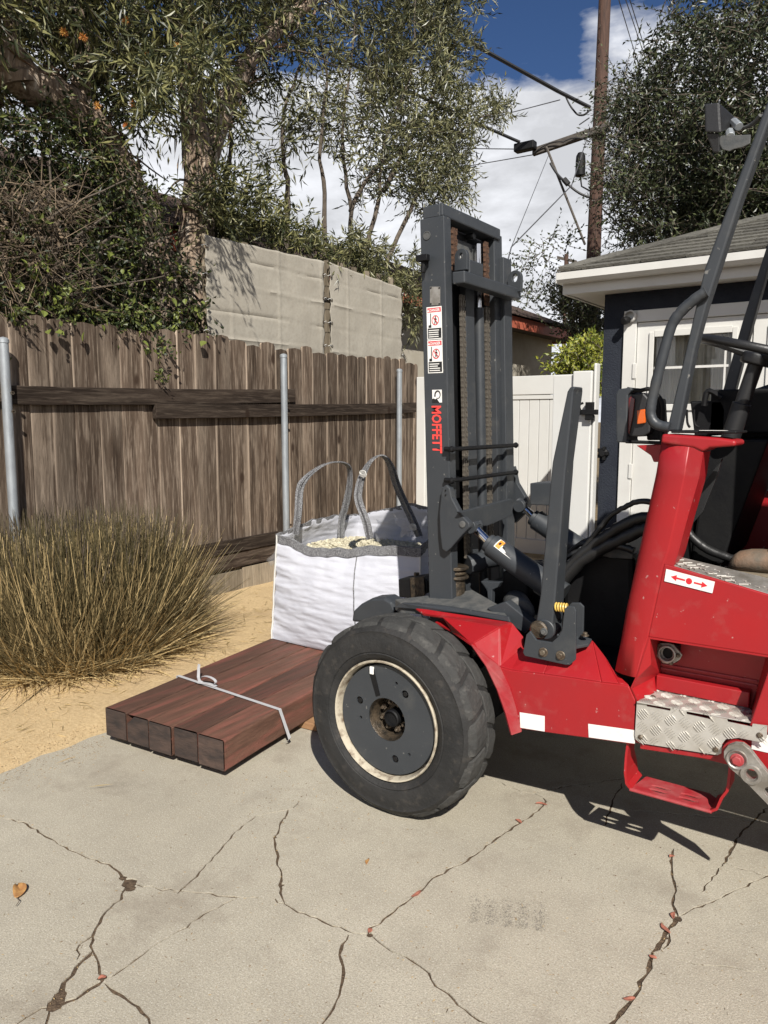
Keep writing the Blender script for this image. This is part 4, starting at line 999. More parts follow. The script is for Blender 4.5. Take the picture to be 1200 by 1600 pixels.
# chassis beam behind the sheet
tbox('chassis_beam', (-1.12, 2.60, 0.46), (-0.72, 3.62, 0.60), M_black)
mb = MB(); mb.extr([Vector((-0.70, 2.462, 0.475)), Vector((1.05, 2.462, 0.475)), Vector((1.05, 2.462, 0.615)), Vector((-0.70, 2.462, 0.615))], (0, 0.10, 0)); T('chassis_side', mb, M_red)
# reflective tape
for q in ([(812,1113),(851,1119),(851,1143),(813,1137)], [(919,1131),(992,1141),(992,1162),(920,1152)]):
    mb = MB(); mb.extr(atY(q, Yf-0.0055), (0, 0.0008, 0)); tp = T('reflective_tape', mb, M_white, 0)
mb = MB(); mb.box((-0.345, 2.4595, 0.545), (0.1, 2.461, 0.60)); T('reflective_tape', mb, M_white, 0)

# ---- dark arms of the front frame
def zp(px, py, z): return at(px, py, Z=z)
top = [pY(626, 942, 2.67), pY(617, 936, 2.70), pY(671, 930, 2.78), pY(703, 929, 2.82), pY(738, 921, 2.86), pY(780, 945, 2.72), pY(794, 964, 2.63), pY(703, 948, 2.67), pY(652, 942, 2.67)]
mb = MB(); mb.extr(top, (0, 0.0, -0.05)); T('frame_arm', mb, M_greydust, 0.004)
mb = MB(); e = [pY(617, 949, 2.655), pY(628, 942, 2.655), pY(652, 942, 2.655), pY(703, 948, 2.655), pY(794, 964, 2.615), pY(797, 972, 2.61), pY(720, 958, 2.64), pY(640, 951, 2.655)]
mb.extr(e, (0.0, 0.012, 0)); T('frame_arm', mb, M_grey, 0.002)
slab('scraper_plate', [(549, 972), (551, 955), (563, 944), (580, 935), (600, 934), (612, 941), (618, 955), (600, 975)], 2.74, 0.10, M_grey, 0.012, lab='rounded grey plate just ahead of the near tyre')
mb = MB(); mb.extr(atY([(622, 905), (660, 901), (668, 908), (668, 925), (645, 936), (623, 933)], 3.02), (0, 0.10, 0)); cg = T('carriage_block', mb, M_black, 0.006)
mb = MB(); mb.extr(atY([(640, 903), (662, 900), (664, 930), (642, 938)], 3.01), (0, 0.01, 0)); T('carriage_wear_pad', mb, M_grease, 0.004)
mb = MB(); p = pY(651, 899, 3.02); mb.tube([p, p+Vector((0, 0, .014))], 0.014, 6); T('carriage_bolt', mb, M_grease, 0.001)
for yy in (2.86, 3.28):
    mb = MB(); mb.hexa([(-2.98, yy, .004), (-1.80, yy, .004), (-1.80, yy+.10, .004), (-2.98, yy+.10, .004), (-2.98, yy, .014), (-1.80, yy, .036), (-1.80, yy+.10, .036), (-2.98, yy+.10, .014)])
    mb.box((-1.815, yy, 0.04), (-1.775, yy+.10, 0.62)); T('fork', mb, M_black, 0.003)
mb = MB(); mb.box((-1.775, 2.76, 0.50), (-1.735, 3.45, 0.60)); mb.box((-1.775, 2.76, 0.16), (-1.735, 3.45, 0.24)); T('fork_carriage', mb, M_black, 0.003)

# ---- mast (leans 2 degrees forward)
def mx(X, z): return X - (z-1.6)*0.037
def beam(name, X0, X1, Ya, Yb, z0, z1, m=M_grey, bev=0.004, par=None):
    mb = MB(); mb.hexa([(mx(X0,z0),Ya,z0),(mx(X1,z0),Ya,z0),(mx(X1,z0),Yb,z0),(mx(X0,z0),Yb,z0),(mx(X0,z1),Ya,z1),(mx(X1,z1),Ya,z1),(mx(X1,z1),Yb,z1),(mx(X0,z1),Yb,z1)]); return T(name, mb, m, bev, par)
XF = -1.600
def yx(px, py=600, X=XF): return at(px, py, X=X).y
YR = 2.75
rail1 = beam('mast_rail', -1.716, XF, YR, yx(711), 0.12, 2.372); rail1['label'] = 'near outer mast rail carrying the stickers and lettering'
r2_ = beam('mast_rail', -1.716, XF, yx(791), yx(803), 0.12, 2.30); r2_['label'] = 'far outer mast rail'
zt_in = 2.425
beam('inner_rail', -1.705, -1.622, YR+.006, yx(708), 2.372, zt_in-.004, M_grey)
beam('inner_rail', -1.70, -1.668, yx(713, X=-1.64), yx(744, X=-1.64), 0.2, 2.36, M_black)
beam('inner_rail', -1.660, -1.628, yx(731, X=-1.63), yx(744, X=-1.63), 0.2, 2.18, M_grey)
beam('inner_rail', -1.69, -1.62, yx(777, X=-1.62), yx(789, X=-1.62), 0.2, 2.40, M_grey)
beam('inner_rail', -1.69, -1.66, yx(765, X=-1.66), yx(777, X=-1.66), 0.2, 2.2, M_black)
mb = MB(); yc = yx(752.5, X=-1.64); mb.tube([(mx(-1.645, 0.3), yc, 0.3), (mx(-1.645, 2.05), yc, 2.05)], 0.024, 16); T('lift_cylinder', mb, M_grey, 0)
mb = MB(); mb.tube([(mx(-1.645, 2.05), yc, 2.05), (mx(-1.645, 2.33), yc, 2.33)], 0.016, 14); T('lift_rod', mb, M_chrome, 0)
# top crosshead
beam('crosshead', -1.690, -1.610, YR+0.010, yx(790), zt_in-0.052, zt_in, M_grey, 0.006)
beam('crosshead_block', -1.70, -1.665, yx(720, X=-1.66), yx(759, X=-1.66), 2.20, 2.33, M_greydust, 0.004)
p = at(739, 369, X=-1.66); mb = MB(); mb.tube([p+Vector((-.03,0,0)), p+Vector((0.006, 0, 0))], 0.014, 14); T('crosshead_hole_plug', mb, M_black, 0)
beam('crosshead_back', -1.74, -1.72, yx(713, X=-1.7), yx(789, X=-1.7), 2.02, 2.40, M_black)
# lower crossbeam of the outer mast with lifting ears
xb = at(727, 428, Y=YR+0.05).x
zb1 = at(760, 433, X=xb).z; zb0 = at(760, 452, X=xb).z
beam('mast_crossbeam', XF+0.002, xb+0.018, YR+0.05, yx(812, X=xb), zb0, zb1, M_grey, 0.006)
def ring(cx_, cy_, ro, ri, Y, d, up_=0.0):
    c = pY(cx_, cy_, Y); n = 24; out = [c+Vector((math.cos(a)*ro, 0, math.sin(a)*ro)) for a in [math.pi*i/(n-1) for i in range(n)]]
    out += [c+Vector((-ro, 0, -ro*1.9)), c+Vector((ro, 0, -ro*1.9))]
    mb = MB(); mb.plate(out, (0, d, 0), [[c+Vector((math.cos(a)*ri*0.7, 0, math.sin(a)*ri)) for a in [2*math.pi*i/n for i in range(n)]]]); return mb
T('lifting_ear', ring(720, 400, 0.030, 0.013, YR+0.09, 0.02), M_grey, 0.002); T('lifting_ear', ring(804, 434, 0.034, 0.019, yx(806, X=xb)-0.0, 0.02), M_grey, 0.002)
mb = MB(); p = pY(716, 402, YR+0.10); mb.tube([p, p+Vector((0, 0.012, 0))], 0.012, 12); mb.tube([p+Vector((0, 0.01, -.03)), p+Vector((0, .01, .02))], 0.008, 8); T('shackle_pin', mb, M_trimw, 0)
mb = MB(); p0 = at(728, 405, X=xb-0.03); mb.box((p0.x-.04, p0.y, zb1-.004), (p0.x+.02, p0.y+.12, zb1+.055)); T('stop_block', mb, M_grey, 0.006)
mb = MB(); p = pY(663, 405, YR-0.012); mb.tube([p+Vector((0, .012, 0)), p+Vector((0, -.02, 0))], 0.018, 10); mb.box((p.x-.024, p.y-.03, p.z-.012), (p.x+.03, p.y-.005, p.z+.014)); mb.tube([p+Vector((.005, -.01, -.01)), p+Vector((0.0, -.01, -.055))], 0.012, 8); T('hose_stub', mb, M_black, 0.002)
mb = MB(); p = pY(667, 368, YR-0.001); mb.lathe([(0.018, 0), (0.018, .002), (0.015, .0025), (0.015, .0005), (0.001, .0005)], p, (0, -1, 0), 20); T('plug', mb, M_greydust, 0)
# chains with separate links
lk = MB(); lk.box((0, -.0175, -.0125), (.010, -.0115, .0125)); lk.box((0, -.004, -.0125), (.010, .002, .0125)); lk.box((0, .0115, -.0125), (.010, .0175, .0125)); lk.box((.001, -.0115, -.004), (.007, .0115, .004))
def link_me(nm, m):
    me = bpy.data.meshes.new(nm); me.from_pydata([tuple(p) for p in lk.v], [], lk.f); me.materials.append(m); return me
LM = link_me('chain_link', M_chain); LR = link_me('chain_link', M_chainrust)
for pxc, zlo, zhi, me, X in ((724, 0.95, 2.07, LM, -1.628), (762, 0.95, 2.05, LM, -1.640), (716, 2.19, 2.36, LR, -1.640), (766, 2.08, 2.34, LR, -1.640)):
    yc = yx(pxc, 600 if me is LM else 370, X=X); mb = MB(); mb.hexa([(mx(X-.006,zlo),yc-.008,zlo),(mx(X-.002,zlo),yc-.008,zlo),(mx(X-.002,zlo),yc+.008,zlo),(mx(X-.006,zlo),yc+.008,zlo),(mx(X-.006,zhi),yc-.008,zhi),(mx(X-.002,zhi),yc-.008,zhi),(mx(X-.002,zhi),yc+.008,zhi),(mx(X-.006,zhi),yc+.008,zhi)])
    chn = T('lift_chain', mb, M_black, 0); z = zlo; k = 0
    while z < zhi:
        o = bpy.data.objects.new('chain_link', me); COL.objects.link(o); o.parent = chn; sc_ = 1.0
        o.location = Vector((mx(X, z)+(0.002 if k % 2 else 0), yc, z))-ORG[TK.name]; o.scale = (1, 1.15 if k % 2 else 0.95, 1); z += 0.0215; k += 1
# guard rods across the back of the mast
for (xa, ya), (xb_, yb_) in (((706, 702), (806, 691)), ((706, 751), (806, 733))):
    p = at(xa, ya, X=-1.565); q = at(xb_, yb_, X=-1.565); q.z = p.z; mb = MB(); mb.tube([p, q], 0.0095, 10)
    mb.tube([p+Vector((-.04, .01, 0)), p+Vector((-.01, .01, 0))], .010, 8)
    for e in (p, q): mb.lathe([(0.001, -.014), (.010, -.011), (.014, 0), (.010, .011), (.001, .014)], e, (0, 1, 0), 12)
    T('guard_rod', mb, M_black, 0)
# gussets, cross plate and tilt cylinders
gs = slab('tilt_gusset', [(689,772),(690,762),(697,757),(703,763),(706,778),(718,801),(733,817),(734,824),(722,836),(704,857),(697,863),(690,858),(687,830),(686,800)], YR-0.036, 0.034, M_grey, 0.005, lab='near gusset plate of the tilt cylinder')
for q in ((697, 766), (697, 773)): bolt(pY(q[0], q[1], YR-0.036), (0, -1, 0), 0.004, gs, M_black, 0.006, False)
mb = MB(); p = pY(723, 819, YR-.037); mb.lathe([(0.014, 0), (0.014, .004), (0.011, .005), (.001, .005)], p, (0, -1, 0), 18); T('pin', mb, M_greydust, 0, gs)
slab('tilt_gusset', [(802,728),(808,755),(823,780),(827,789),(822,800),(803,818),(799,806),(800,760)], yx(803)+0.01, 0.034, M_grey, 0.004, lab='far gusset plate of the tilt cylinder')
mb = MB(); mb.extr(atX([(719,800),(800,779),(803,788),(800,806),(762,822),(745,822),(730,815)], -1.50), (-0.02, 0, 0)); T('cross_plate', mb, M_grey, 0.004)
mb = MB(); p = pY(813, 792, yx(803)-.02); mb.tube([p, p+Vector((0, .05, 0))], 0.034, 18); mb.tube([p+Vector((0, -.01, 0)), p+Vector((0, .0, 0))], 0.018, 12); T('pivot_eye', mb, M_grey, 0.002)
def tilt(Y, pa, pb, pc, pd, lab):
    A = pY(*pa, Y); B = pY(*pb, Y); C = pY(*pc, Y); D = pY(*pd, Y); d = (D-A).normalized()
    mb = MB(); mb.tube([B, C, D], [0.050, 0.050, 0.052], 24); mb.tube([B-d*.022, B+d*.004], 0.040, 20); o = T('tilt_cylinder', mb, M_grey, 0.003, lab=lab)
    mb = MB(); mb.tube([A, B], 0.0185, 16); T('piston_rod', mb, M_chrome, 0, o)
    mb = MB(); mb.tube([A-d*.03, A+d*.022], 0.028, 14); mb.tube([A+Vector((0, -.035, 0)), A+Vector((0, .035, 0))], 0.03, 16); T('rod_eye', mb, M_grey, 0.002, o)
    return o, B, C, D, d
tc1, B, C, D, d = tilt(2.83, (739, 822), (768, 852), (830, 896), (880, 930), 'near tilt cylinder with a small white and orange sticker')
n_ = d.cross(Vector((0, 1, 0))).normalized(); n_ = n_ if n_.z > 0 else -n_
side = Vector((0.35, -0.75, 0)); side = (side-d*side.dot(d)).normalized(); nn = (n_*0.72+side*0.69).normalized(); tt = nn.cross(d).normalized()
def stick(mb, o_, u0, u1, v0, v1, lift=0.0515):
    pts = []
    for u, v in ((u0, v0), (u1, v0), (u1, v1), (u0, v1)): pts.append(B+d*u+(nn*math.cos(v/0.0505)+tt*math.sin(v/0.0505))*lift)
    mb.add(pts, [(0, 1, 2, 3)])
mb = MB(); [stick(mb, 0, .025, .12, -.024+.006*k_, -.018+.006*k_) for k_ in range(8)]; T('cylinder_sticker', mb, M_white, 0, tc1)
mb = MB(); [stick(mb, 0, .029, .052, -.021+.006*k_, -.015+.006*k_, .0520) for k_ in range(7)]; T('cylinder_sticker_sign', mb, M_orange, 0, tc1)
mb = MB(); stick(mb, 0, .085, .115, -.012, .012, .0522); stick(mb, 0, .034, .044, -.006, .007, .0528); stick(mb, 0, .056, .07, -.006, .010, .0522); T('cylinder_sticker_print', mb, M_print, 0, tc1)
tilt(yx(803)-.005, (815, 790), (838, 812), (880, 840), (912, 862), 'far tilt cylinder')
slab('valve_box', [(828,755),(862,754),(862,790),(828,789)], 3.30, 0.14, M_grey, 0.004)
mb = MB(); p = pY(711, 884, YR+0.07)
for dz, r in ((0, .060), (-.022, .050), (-.040, .060)): mb.lathe([(0.001, .0), (r-.004, .0), (r, -.004), (r, -.010), (r-.004, -.014), (.001, -.014)], p+Vector((0, 0, dz)), (0, 0, 1), 28)
mb.tube([p+Vector((0, 0, -.05)), p+Vector((0, 0, -.20))], 0.045, 16, ); T('lift_pulley', mb, M_grease, 0)
mb = MB(); mb.tube([p, p+Vector((-.002, 0, .16))], 0.010, 12); T('pulley_rod', mb, M_chrome, 0)
# lower dark machinery
tbox('front_axle', (-1.70, 2.56, 0.34), (-1.50, 3.66, 0.46), M_black, 0.01)
tbox('mast_foot', (-1.735, 2.762, 0.10), (-1.58, 3.50, 0.40), M_black, 0.01)
mb = MB(); mb.hexa([(-1.58,2.84,.55),(-1.05,2.72,.55),(-1.05,3.5,.55),(-1.58,3.45,.55),(-1.58,2.90,.74),(-1.10,2.80,.74),(-1.10,3.5,.74),(-1.58,3.45,.74)]); T('cradle', mb, M_black, 0.02)
mb = MB(); mb.extr(atY([(751,908),(782,910),(777,918),(769,922),(768,952),(763,955),(761,920),(755,914)], 2.80), (0, .03, 0)); T('cradle_bracket', mb, M_grey, 0.003)
c = pY(812, 958, 2.72); mb = MB(); mb.tube([c, c+Vector((-.12, .22, -.02))], [0.062, 0.058], 24); T('hydraulic_motor', mb, M_greydust, 0.012)
mb = MB(); mb.extr(atY([(760,951),(790,940),(834,975),(820,990),(800,978)], 2.66), (0, .05, 0)); T('motor_bracket', mb, M_grey, 0.004)
mb = MB(); p = pY(742, 878, 2.95); mb.tube([p, pY(790, 872, 3.2)], 0.036, 14); mb.tube([p+Vector((-.02, -.03, -.01)), p+Vector((.02, .03, 0))], .045, 10); T('cross_tube', mb, M_grey, 0.002)
mb = MB(); mb.box((-1.50, 2.98, .70), (-1.12, 3.40, .84)); mb.box((-1.42, 2.92, .80), (-1.30, 3.05, .90)); mb.box((-1.25, 3.0, .84), (-1.12, 3.3, .92)); T('valve_block', mb, M_black, 0.01)
rr = random.Random(12)
for k in range(11):
    y0 = 2.95+0.05*k; p0 = Vector((-1.22+rr.uniform(-.04, .04), y0, 0.86+rr.uniform(0, .05))); p3 = Vector((-0.80, y0+rr.uniform(-.1, .1), 0.80+rr.uniform(0, .12)))
    m1 = p0.lerp(p3, .3)+Vector((0, 0, rr.uniform(.06, .16))); m2 = p0.lerp(p3, .7)+Vector((0, 0, rr.uniform(0.02, .12))); mb = MB(); limb(mb, [p0, m1, m2, p3], [0.011]*4, 8, 0.001, 6); T('hose', mb, M_rubberhose, 0)
for pts, r in (([(1060,800),(1012,783),(985,788),(955,806),(930,835),(905,865),(880,890)], .011), ([(1060,812),(1010,808),(975,820),(940,842),(905,870),(870,905)], .022), ([(1060,830),(1010,826),(980,838),(945,855),(905,880),(865,925)], .026), ([(990,860),(960,852),(930,858),(900,880)], .014)):
    mb = MB(); limb(mb, [pY(a, b, 2.86) for a, b in pts], [r]*len(pts), 10, 0.002, 6); T('hose', mb, M_rubberhose, 0)
mb = MB(); mb.extr(atY([(880,880),(925,862),(990,868),(990,1090),(880,1000)], 2.92), (0, 0.75, 0)); T('engine_bay', mb, M_black, 0.02)
slab('bay_cover', [(935,868),(960,855),(990,866),(988,874),(955,872)], 2.90, 0.05, M_greydust, 0.004)
tbox('hydraulic_tank', (-1.00, 2.62, 0.50), (-0.76, 2.90, 0.66), M_black, 0.01)

# ---- folded support post with its bracket
def post():
    L_ = [(891,604),(886,612),(863,722),(861,740),(853,830),(844,930),(836,980)]
    Mx = [(899,604),(896,612),(885,722),(883,740),(876,830),(868,930),(862,990)]
    R_ = [(911,605),(911,612),(897,722),(896,740),(889,830),(882,930),(879,985)]
    Yp = 2.50; mb = MB(); vs = []
    for l, m, r in zip(L_, Mx, R_):
        a = pY(*l, Yp); b = pY(*m, Yp); # back corner lies where the sight line meets the plane X = b.x
        c = at(*r, X=b.x); vs += [a, b, Vector((b.x, c.y, b.z)), Vector((a.x, c.y, a.z))]
    n = len(L_); fs = [(i*4+k, i*4+(k+1) % 4, i*4+4+(k+1) % 4, i*4+4+k) for i in range(n-1) for k in range(4)]+[(0, 1, 2, 3), tuple((n-1)*4+k for k in (3, 2, 1, 0))]
    mb.add(vs, fs); return T('support_post', mb, M_grey, 0.006, seg=3, lab='tall grey folded support post standing on the fender')
sp = post()
mb = MB(); c = pY(851, 984, 2.497); mb.tube([c, c+Vector((0, .075, 0))], 0.037, 26); T('post_foot', mb, M_grey, 0.004, sp)
mb = MB(); c2 = pY(842, 984, 2.49); mb.lathe([(0.034, 0), (0.034, .004), (0.028, .010), (0.001, .012)], c2, (0, -1, 0), 24); T('pivot_washer', mb, M_grease, 0, sp); bolt(pY(850, 987, 2.478), (0, -1, 0), 0.009, sp, M_greydust, 0.012)
br = slab('post_bracket', [(822,992),(828,986),(838,1000),(862,1004),(872,995),(878,985),(882,951),(888,947),(897,948),(900,955),(899,1031),(890,1039),(884,1039),(820,1025),(817,1020)], 2.455, 0.010, M_grey, 0.002)
slab('post_bracket', [(889,946),(893,942),(906,942),(912,948),(911,994),(900,1008),(890,1004)], 2.54, 0.010, M_grey, 0.002)
mb = MB(); mb.extr([pY(870,990,2.47), pY(905,992,2.56), pY(925,998,2.56), pY(920,1006,2.52), pY(900,1010,2.47)], (0, 0, -.010)); T('post_bracket', mb, M_grey, 0.002)
bolt(pY(849, 1019, 2.455), (0, -1, 0), 0.011, br); bolt(pY(876, 1024, 2.455), (0, -1, 0), 0.011, br); bolt(pY(914, 993, 2.52), (0, 0, 1), 0.009, br)
mb = MB(); p = pY(868, 948, 2.51); q = pY(888, 950, 2.51); P = []
for k in range(61):
    t = k/60; a = t*2*math.pi*5; P.append(p.lerp(q, t)+Vector((0, math.cos(a), math.sin(a)))*0.014)
mb.tube(P, 0.0035, 6); mb2 = T('coil_spring', mb, M_yellow, 0)
mb = MB(); mb.tube([p, q], 0.006, 8); T('spring_bolt', mb, M_bolt, 0)

# ---- cab: rounded front pillar, side panel, recess
Yc = 2.45
pl_l = [(1034,678),(1024,740),(1008,815),(992,890),(978,960),(969,1005),(960,1046)]
pl_r = [(1080,684),(1070,745),(1058,805),(1046,860),(1038,881),(1013,995),(993,1058)]
mb = MB(); vs = []; ns = 9
for l, r in zip(pl_l, pl_r):
    b = pY(*r, Yc); rad = 0.055; rx = .085
    a = pY(*l, Yc+0.045)
    for k in range(ns):
        t = k/(ns-1)
        if t < 0.6:
            th = (t/0.6)*math.pi/2; x = a.x + rx*(1-math.cos(th)); y = Yc+rad*(1-math.sin(th))
        else: x = a.x+rx+(b.x-a.x-rx)*((t-0.6)/0.4); y = Yc
        z = a.z+(b.z-a.z)*t; vs.append(Vector((x, y, z)))
n = len(pl_l); mb.add(vs, [(i*ns+k, i*ns+k+1, (i+1)*ns+k+1, (i+1)*ns+k) for i in range(n-1) for k in range(ns-1)], True)
o = T('cab_pillar', mb, M_red, 0); s_ = o.modifiers.new('sheet', 'SOLIDIFY'); s_.thickness = 0.006; s_.offset = -1
o['label'] = 'rounded red front pillar of the cab'
# inner return of the pillar
inn = [(1083,686),(1073,745),(1060,805),(1048,860),(1040,881)]; ino = [(1096,706),(1090,745),(1070,815),(1056,868),(1050,884)]
mb = MB(); mb.add([pY(a, b, Yc) for a, b in pl_r[:4]+[(1038,881)]]+[pY(a, b, Yc+0.002) for a, b in ino], [(i, i+1, i+6, i+5) for i in range(4)])
mb.add([pY(a, b, Yc+0.002) for a, b in ino]+[pY(a, b, Yc+0.002)+Vector((0, .10, 0)) for a, b in ino], [(i, i+1, i+6, i+5) for i in range(4)])
o = T('pillar_return', mb, M_red, 0); s_ = o.modifiers.new('sheet', 'SOLIDIFY'); s_.thickness = 0.005
# closed back of the pillar column
mb = MB(); mb.add([pY(a, b, Yc+.045)+Vector((.01, .0, 0)) for a, b in pl_l]+[pY(a, b, Yc+.10) +Vector((-.02, 0, 0)) for a, b in pl_r], [(i, i+1, i+n+1, i+n) for i in range(n-1)])
o = T('pillar_back', mb, M_red, 0); s_ = o.modifiers.new('sheet', 'SOLIDIFY'); s_.thickness = 0.004
# arm on top of the pillar
mb = MB(); mb.extr(atY([(1034,678),(1080,681),(1120,684),(1150,688),(1150,697),(1108,700),(1097,706),(1084,700),(1032,692)], Yc-.004), (0, 0.14, 0)); arm = T('dash_arm', mb, M_red, 0.008, seg=3)
mb = MB(); p = at(1052, 674, Z=1.513); mb.box((-0.63, Yc+.02, 1.507), (-0.44, Yc+.20, 1.515)); T('dash_top', mb, M_black, 0.003)
mb = MB(); mb.box((-0.545, Yc+.015, 1.5155), (-0.47, Yc+.055, 1.5165)); T('dash_sticker', mb, M_white, 0)
# side panel below the sill
XR = 0.10
s0 = pY(1038, 881, Yc); s1 = pY(1200, 929, Yc); e1 = s0+(s1-s0)*((XR-s0.x)/(s1.x-s0.x)); e1.z = max(e1.z, 0.98)
lo0 = pY(1013, 995, Yc); lo1 = pY(1200, 1024, Yc); e2 = Vector((XR, Yc, lo1.z+(lo1.z-lo0.z)/(lo1.x-lo0.x)*(XR-lo1.x)))
mb = MB(); mb.extr([s0, s1, e1, e2, lo1, lo0], (0, 0.012, 0)); pn = T('cab_side_panel', mb, M_red, 0.003)
mb = MB(); mb.add([lo0, lo1, e2, e2+Vector((0, .16, .0)), lo1+Vector((0, .16, 0)), lo0+Vector((0, .16, 0))], [(0, 1, 4, 5), (1, 2, 3, 4)]); o = T('panel_underside', mb, M_red, 0); s_ = o.modifiers.new('sheet', 'SOLIDIFY'); s_.thickness = 0.006
# side of the lower column and recess wall
mb = MB(); mb.add([pY(1013,995,Yc), pY(1015,1037,Yc+.02), pY(993,1058,Yc), lo0+Vector((0, .16, 0)), pY(1030,1052,Yc+.16), pY(985,1075,Yc-.002), pY(995,1097,Yc-.002), pY(1032,1075,Yc+.15)],
    [(0, 1, 2), (0, 3, 4, 1), (2, 1, 4, 5), (5, 4, 7, 6)])
o = T('column_foot', mb, M_red, 0); s_ = o.modifiers.new('sheet', 'SOLIDIFY'); s_.thickness = 0.006
z_st = at(1100, 1116, Y=Yc-.01).z
mb = MB(); mb.box((-0.69, Yc+.155, z_st-.05), (1.05, Yc+.17, 0.98)); rw = T('recess_wall', mb, M_red, 0.0)
for zz in (z_st+.085, z_st+.070): mb = MB(); mb.tube([(-0.66, Yc+.153, zz), (-0.36, Yc+.153, zz)], 0.004, 8); T('recess_bead', mb, M_redworn, 0, rw)
tbox('recess_shelf', (-0.665, Yc+.115, z_st+.004), (-0.375, Yc+.154, z_st+.055), M_red, 0.003)
mb = MB(); mb.hexa([(-0.355,Yc+.0,z_st-.02),(-0.15,Yc+.0,z_st-.02),(-0.15,Yc+.154,z_st-.02),(-0.375,Yc+.154,z_st-.02),(-0.30,Yc+.03,.86),(-0.15,Yc+.014,.86),(-0.15,Yc+.154,.86),(-0.33,Yc+.154,.86)]); T('step_housing', mb, M_red, 0.004)
# socket on the recess wall
c = pY(1043, 1021, Yc+.10); sk = MB(); n = 14
out = [c+Vector((a*.047, 0, b*.036)) for a, b in ((-.75,.35),(-.6,.85),(0,1),(.35,.95),(1,.1),(.85,-.4),(.3,-1),(-.3,-1),(-.75,-.45))]
sk.plate(out, (0, .008, 0), [[c+Vector((math.cos(a)*.017, 0, math.sin(a)*.019)) for a in [2*math.pi*i/16 for i in range(16)]]])
sk.lathe([(0.028, -.002), (0.030, .012), (0.024, .014), (0.020, .004), (0.019, -.02), (.001, -.02)], c, (0, -1, 0), 24); sko = T('socket_plate', sk, M_alurow, 0.0015)
mb = MB(); mb.box((c.x-.03, Yc+.108, c.z-.03), (c.x+.03, Yc+.153, c.z+.03)); T('socket_body', mb, M_black, 0.004, sko)
for dx, dz in ((-.026, .022), (.034, .0), (.012, -.030)): bolt(c+Vector((dx, -.001, dz)), (0, -1, 0), .005, sko, M_bolt, .007)
# aluminium sill tread
mb = MB(); q = [pY(1038,879,Yc+.012), pY(1200,927,Yc+.012), pY(1290,952,Yc+.012), pY(1290,925,Yc+.09), pY(1200,903,Yc+.09), pY(1046,866,Yc+.09)]
mb.extr(q, (0, 0, -.006)); sil = T('sill_tread', mb, M_alurow, 0.001)
mb = MB(); q0, q1, q2 = q[0], q[1], q[4]
for k in range(46):
    t = (k+.5)/46; p = q0.lerp(q1, t)+(q[5]-q[0])*rr.uniform(.1, .9); dd = Vector((.012, .010*(1 if k % 2 else -1), 0)); mb.tube([p-dd+Vector((0, 0, .002)), p+dd+Vector((0, 0, .001))], .0022, 5)
T('sill_bars', mb, M_alu, 0, sil)
# arrow sticker on the side panel
Ys = Yc-.0035; q = [(1041,889),(1117,909),(1113,927),(1038,908)]
mb = MB(); mb.extr(atY(q, Ys), (0, .001, 0)); st = T('arrow_sticker', mb, M_white, 0)
def sq(u, v, lift=.0006):
    P = atY(q, Ys); a = P[0].lerp(P[1], u); b = P[3].lerp(P[2], u); p = a.lerp(b, v); p.y -= lift; return p
mb = MB()
for pts in ([(.12,.5),(.24,.26),(.24,.44),(.42,.44),(.42,.58),(.24,.58),(.24,.76)], [(.88,.5),(.76,.26),(.76,.44),(.60,.44),(.60,.58),(.76,.58),(.76,.76)], [(.5+.065*math.cos(a), .5+.26*math.sin(a)) for a in [i*math.pi/8 for i in range(16)]]):
    mb.add([sq(u, v) for u, v in pts], [tuple(range(len(pts)))])
T('arrow_print', mb, M_stickred, 0, st)

# ---- diamond plate step
stp = [(995,1097),(1010,1100),(1011,1104),(1047,1111),(1048,1107),(1072,1112),(1073,1116),(1109,1124),(1110,1119),(1136,1124),(1137,1128),(1175,1136),(1176,1131),(1199,1134),(1198,1153),(1191,1160),(1154,1153),(1134,1155),(1128,1163),(1127,1177),(1121,1180),(1000,1161),(993,1155),(992,1148)]
Yst = Yc-.012; P = atY(stp, Yst); mb = MB(); mb.plate(P, (0, .004, 0)); sf = T('step_front_plate', mb, M_alu, 0.0)
tp = [at(995, 1096, Z=z_st), at(1199, 1133, Z=z_st), at(1167, 1103, Z=z_st), at(1035, 1076, Z=z_st)]
mb = MB(); mb.extr(tp, (0, 0, -.004)); stt = T('step_top_plate', mb, M_alu, 0.001)
def bars(par, org, ux, uz, w, h, ok, nrm, cell=.044):
    mb = MB()
    for i in range(int(w/cell)+1):
        for j in range(int(h/cell)+1):
            cx_, cz_ = (i+.5)*cell, (j+.5)*cell; sgn = 1 if (i+j) % 2 else -1; du, dv = math.cos(math.pi/4), math.sin(math.pi/4)*sgn
            for k in range(5):
                off = (k-2)*.0074; ln = .0185 if k in (1, 2, 3) else .014
                pu = cx_ - dv*off; pv = cz_ + du*off
                if not ok(pu, pv): continue
                c = org+ux*pu+uz*pv; e = (ux*du+uz*dv)*ln; s = (ux*-dv+uz*du)*.0026; t = nrm*.0034
                b0 = c-nrm*.0004; mb.add([b0-e, b0+s, b0+e, b0-s, c+t-e*.7, c+t+s*.5, c+t+e*.7, c+t-s*.5], [(4,5,6,7),(0,1,5,4),(1,2,6,5),(2,3,7,6),(3,0,4,7)])
    o = T('raised_bars', mb, M_alu, 0, par); o['kind'] = 'stuff'
x_l = P[0].x; zb_ = P[-4].z
poly2 = [(p.x, p.z) for p in P]
def okf(u, v):
    return inpoly(np.array([x_l+u]), np.array([zb_-.03+v]), poly2)[0] and inpoly(np.array([x_l+u+.004]), np.array([zb_-.03+v+.004]), poly2)[0] and inpoly(np.array([x_l+u-.004]), np.array([zb_-.03+v-.004]), poly2)[0]
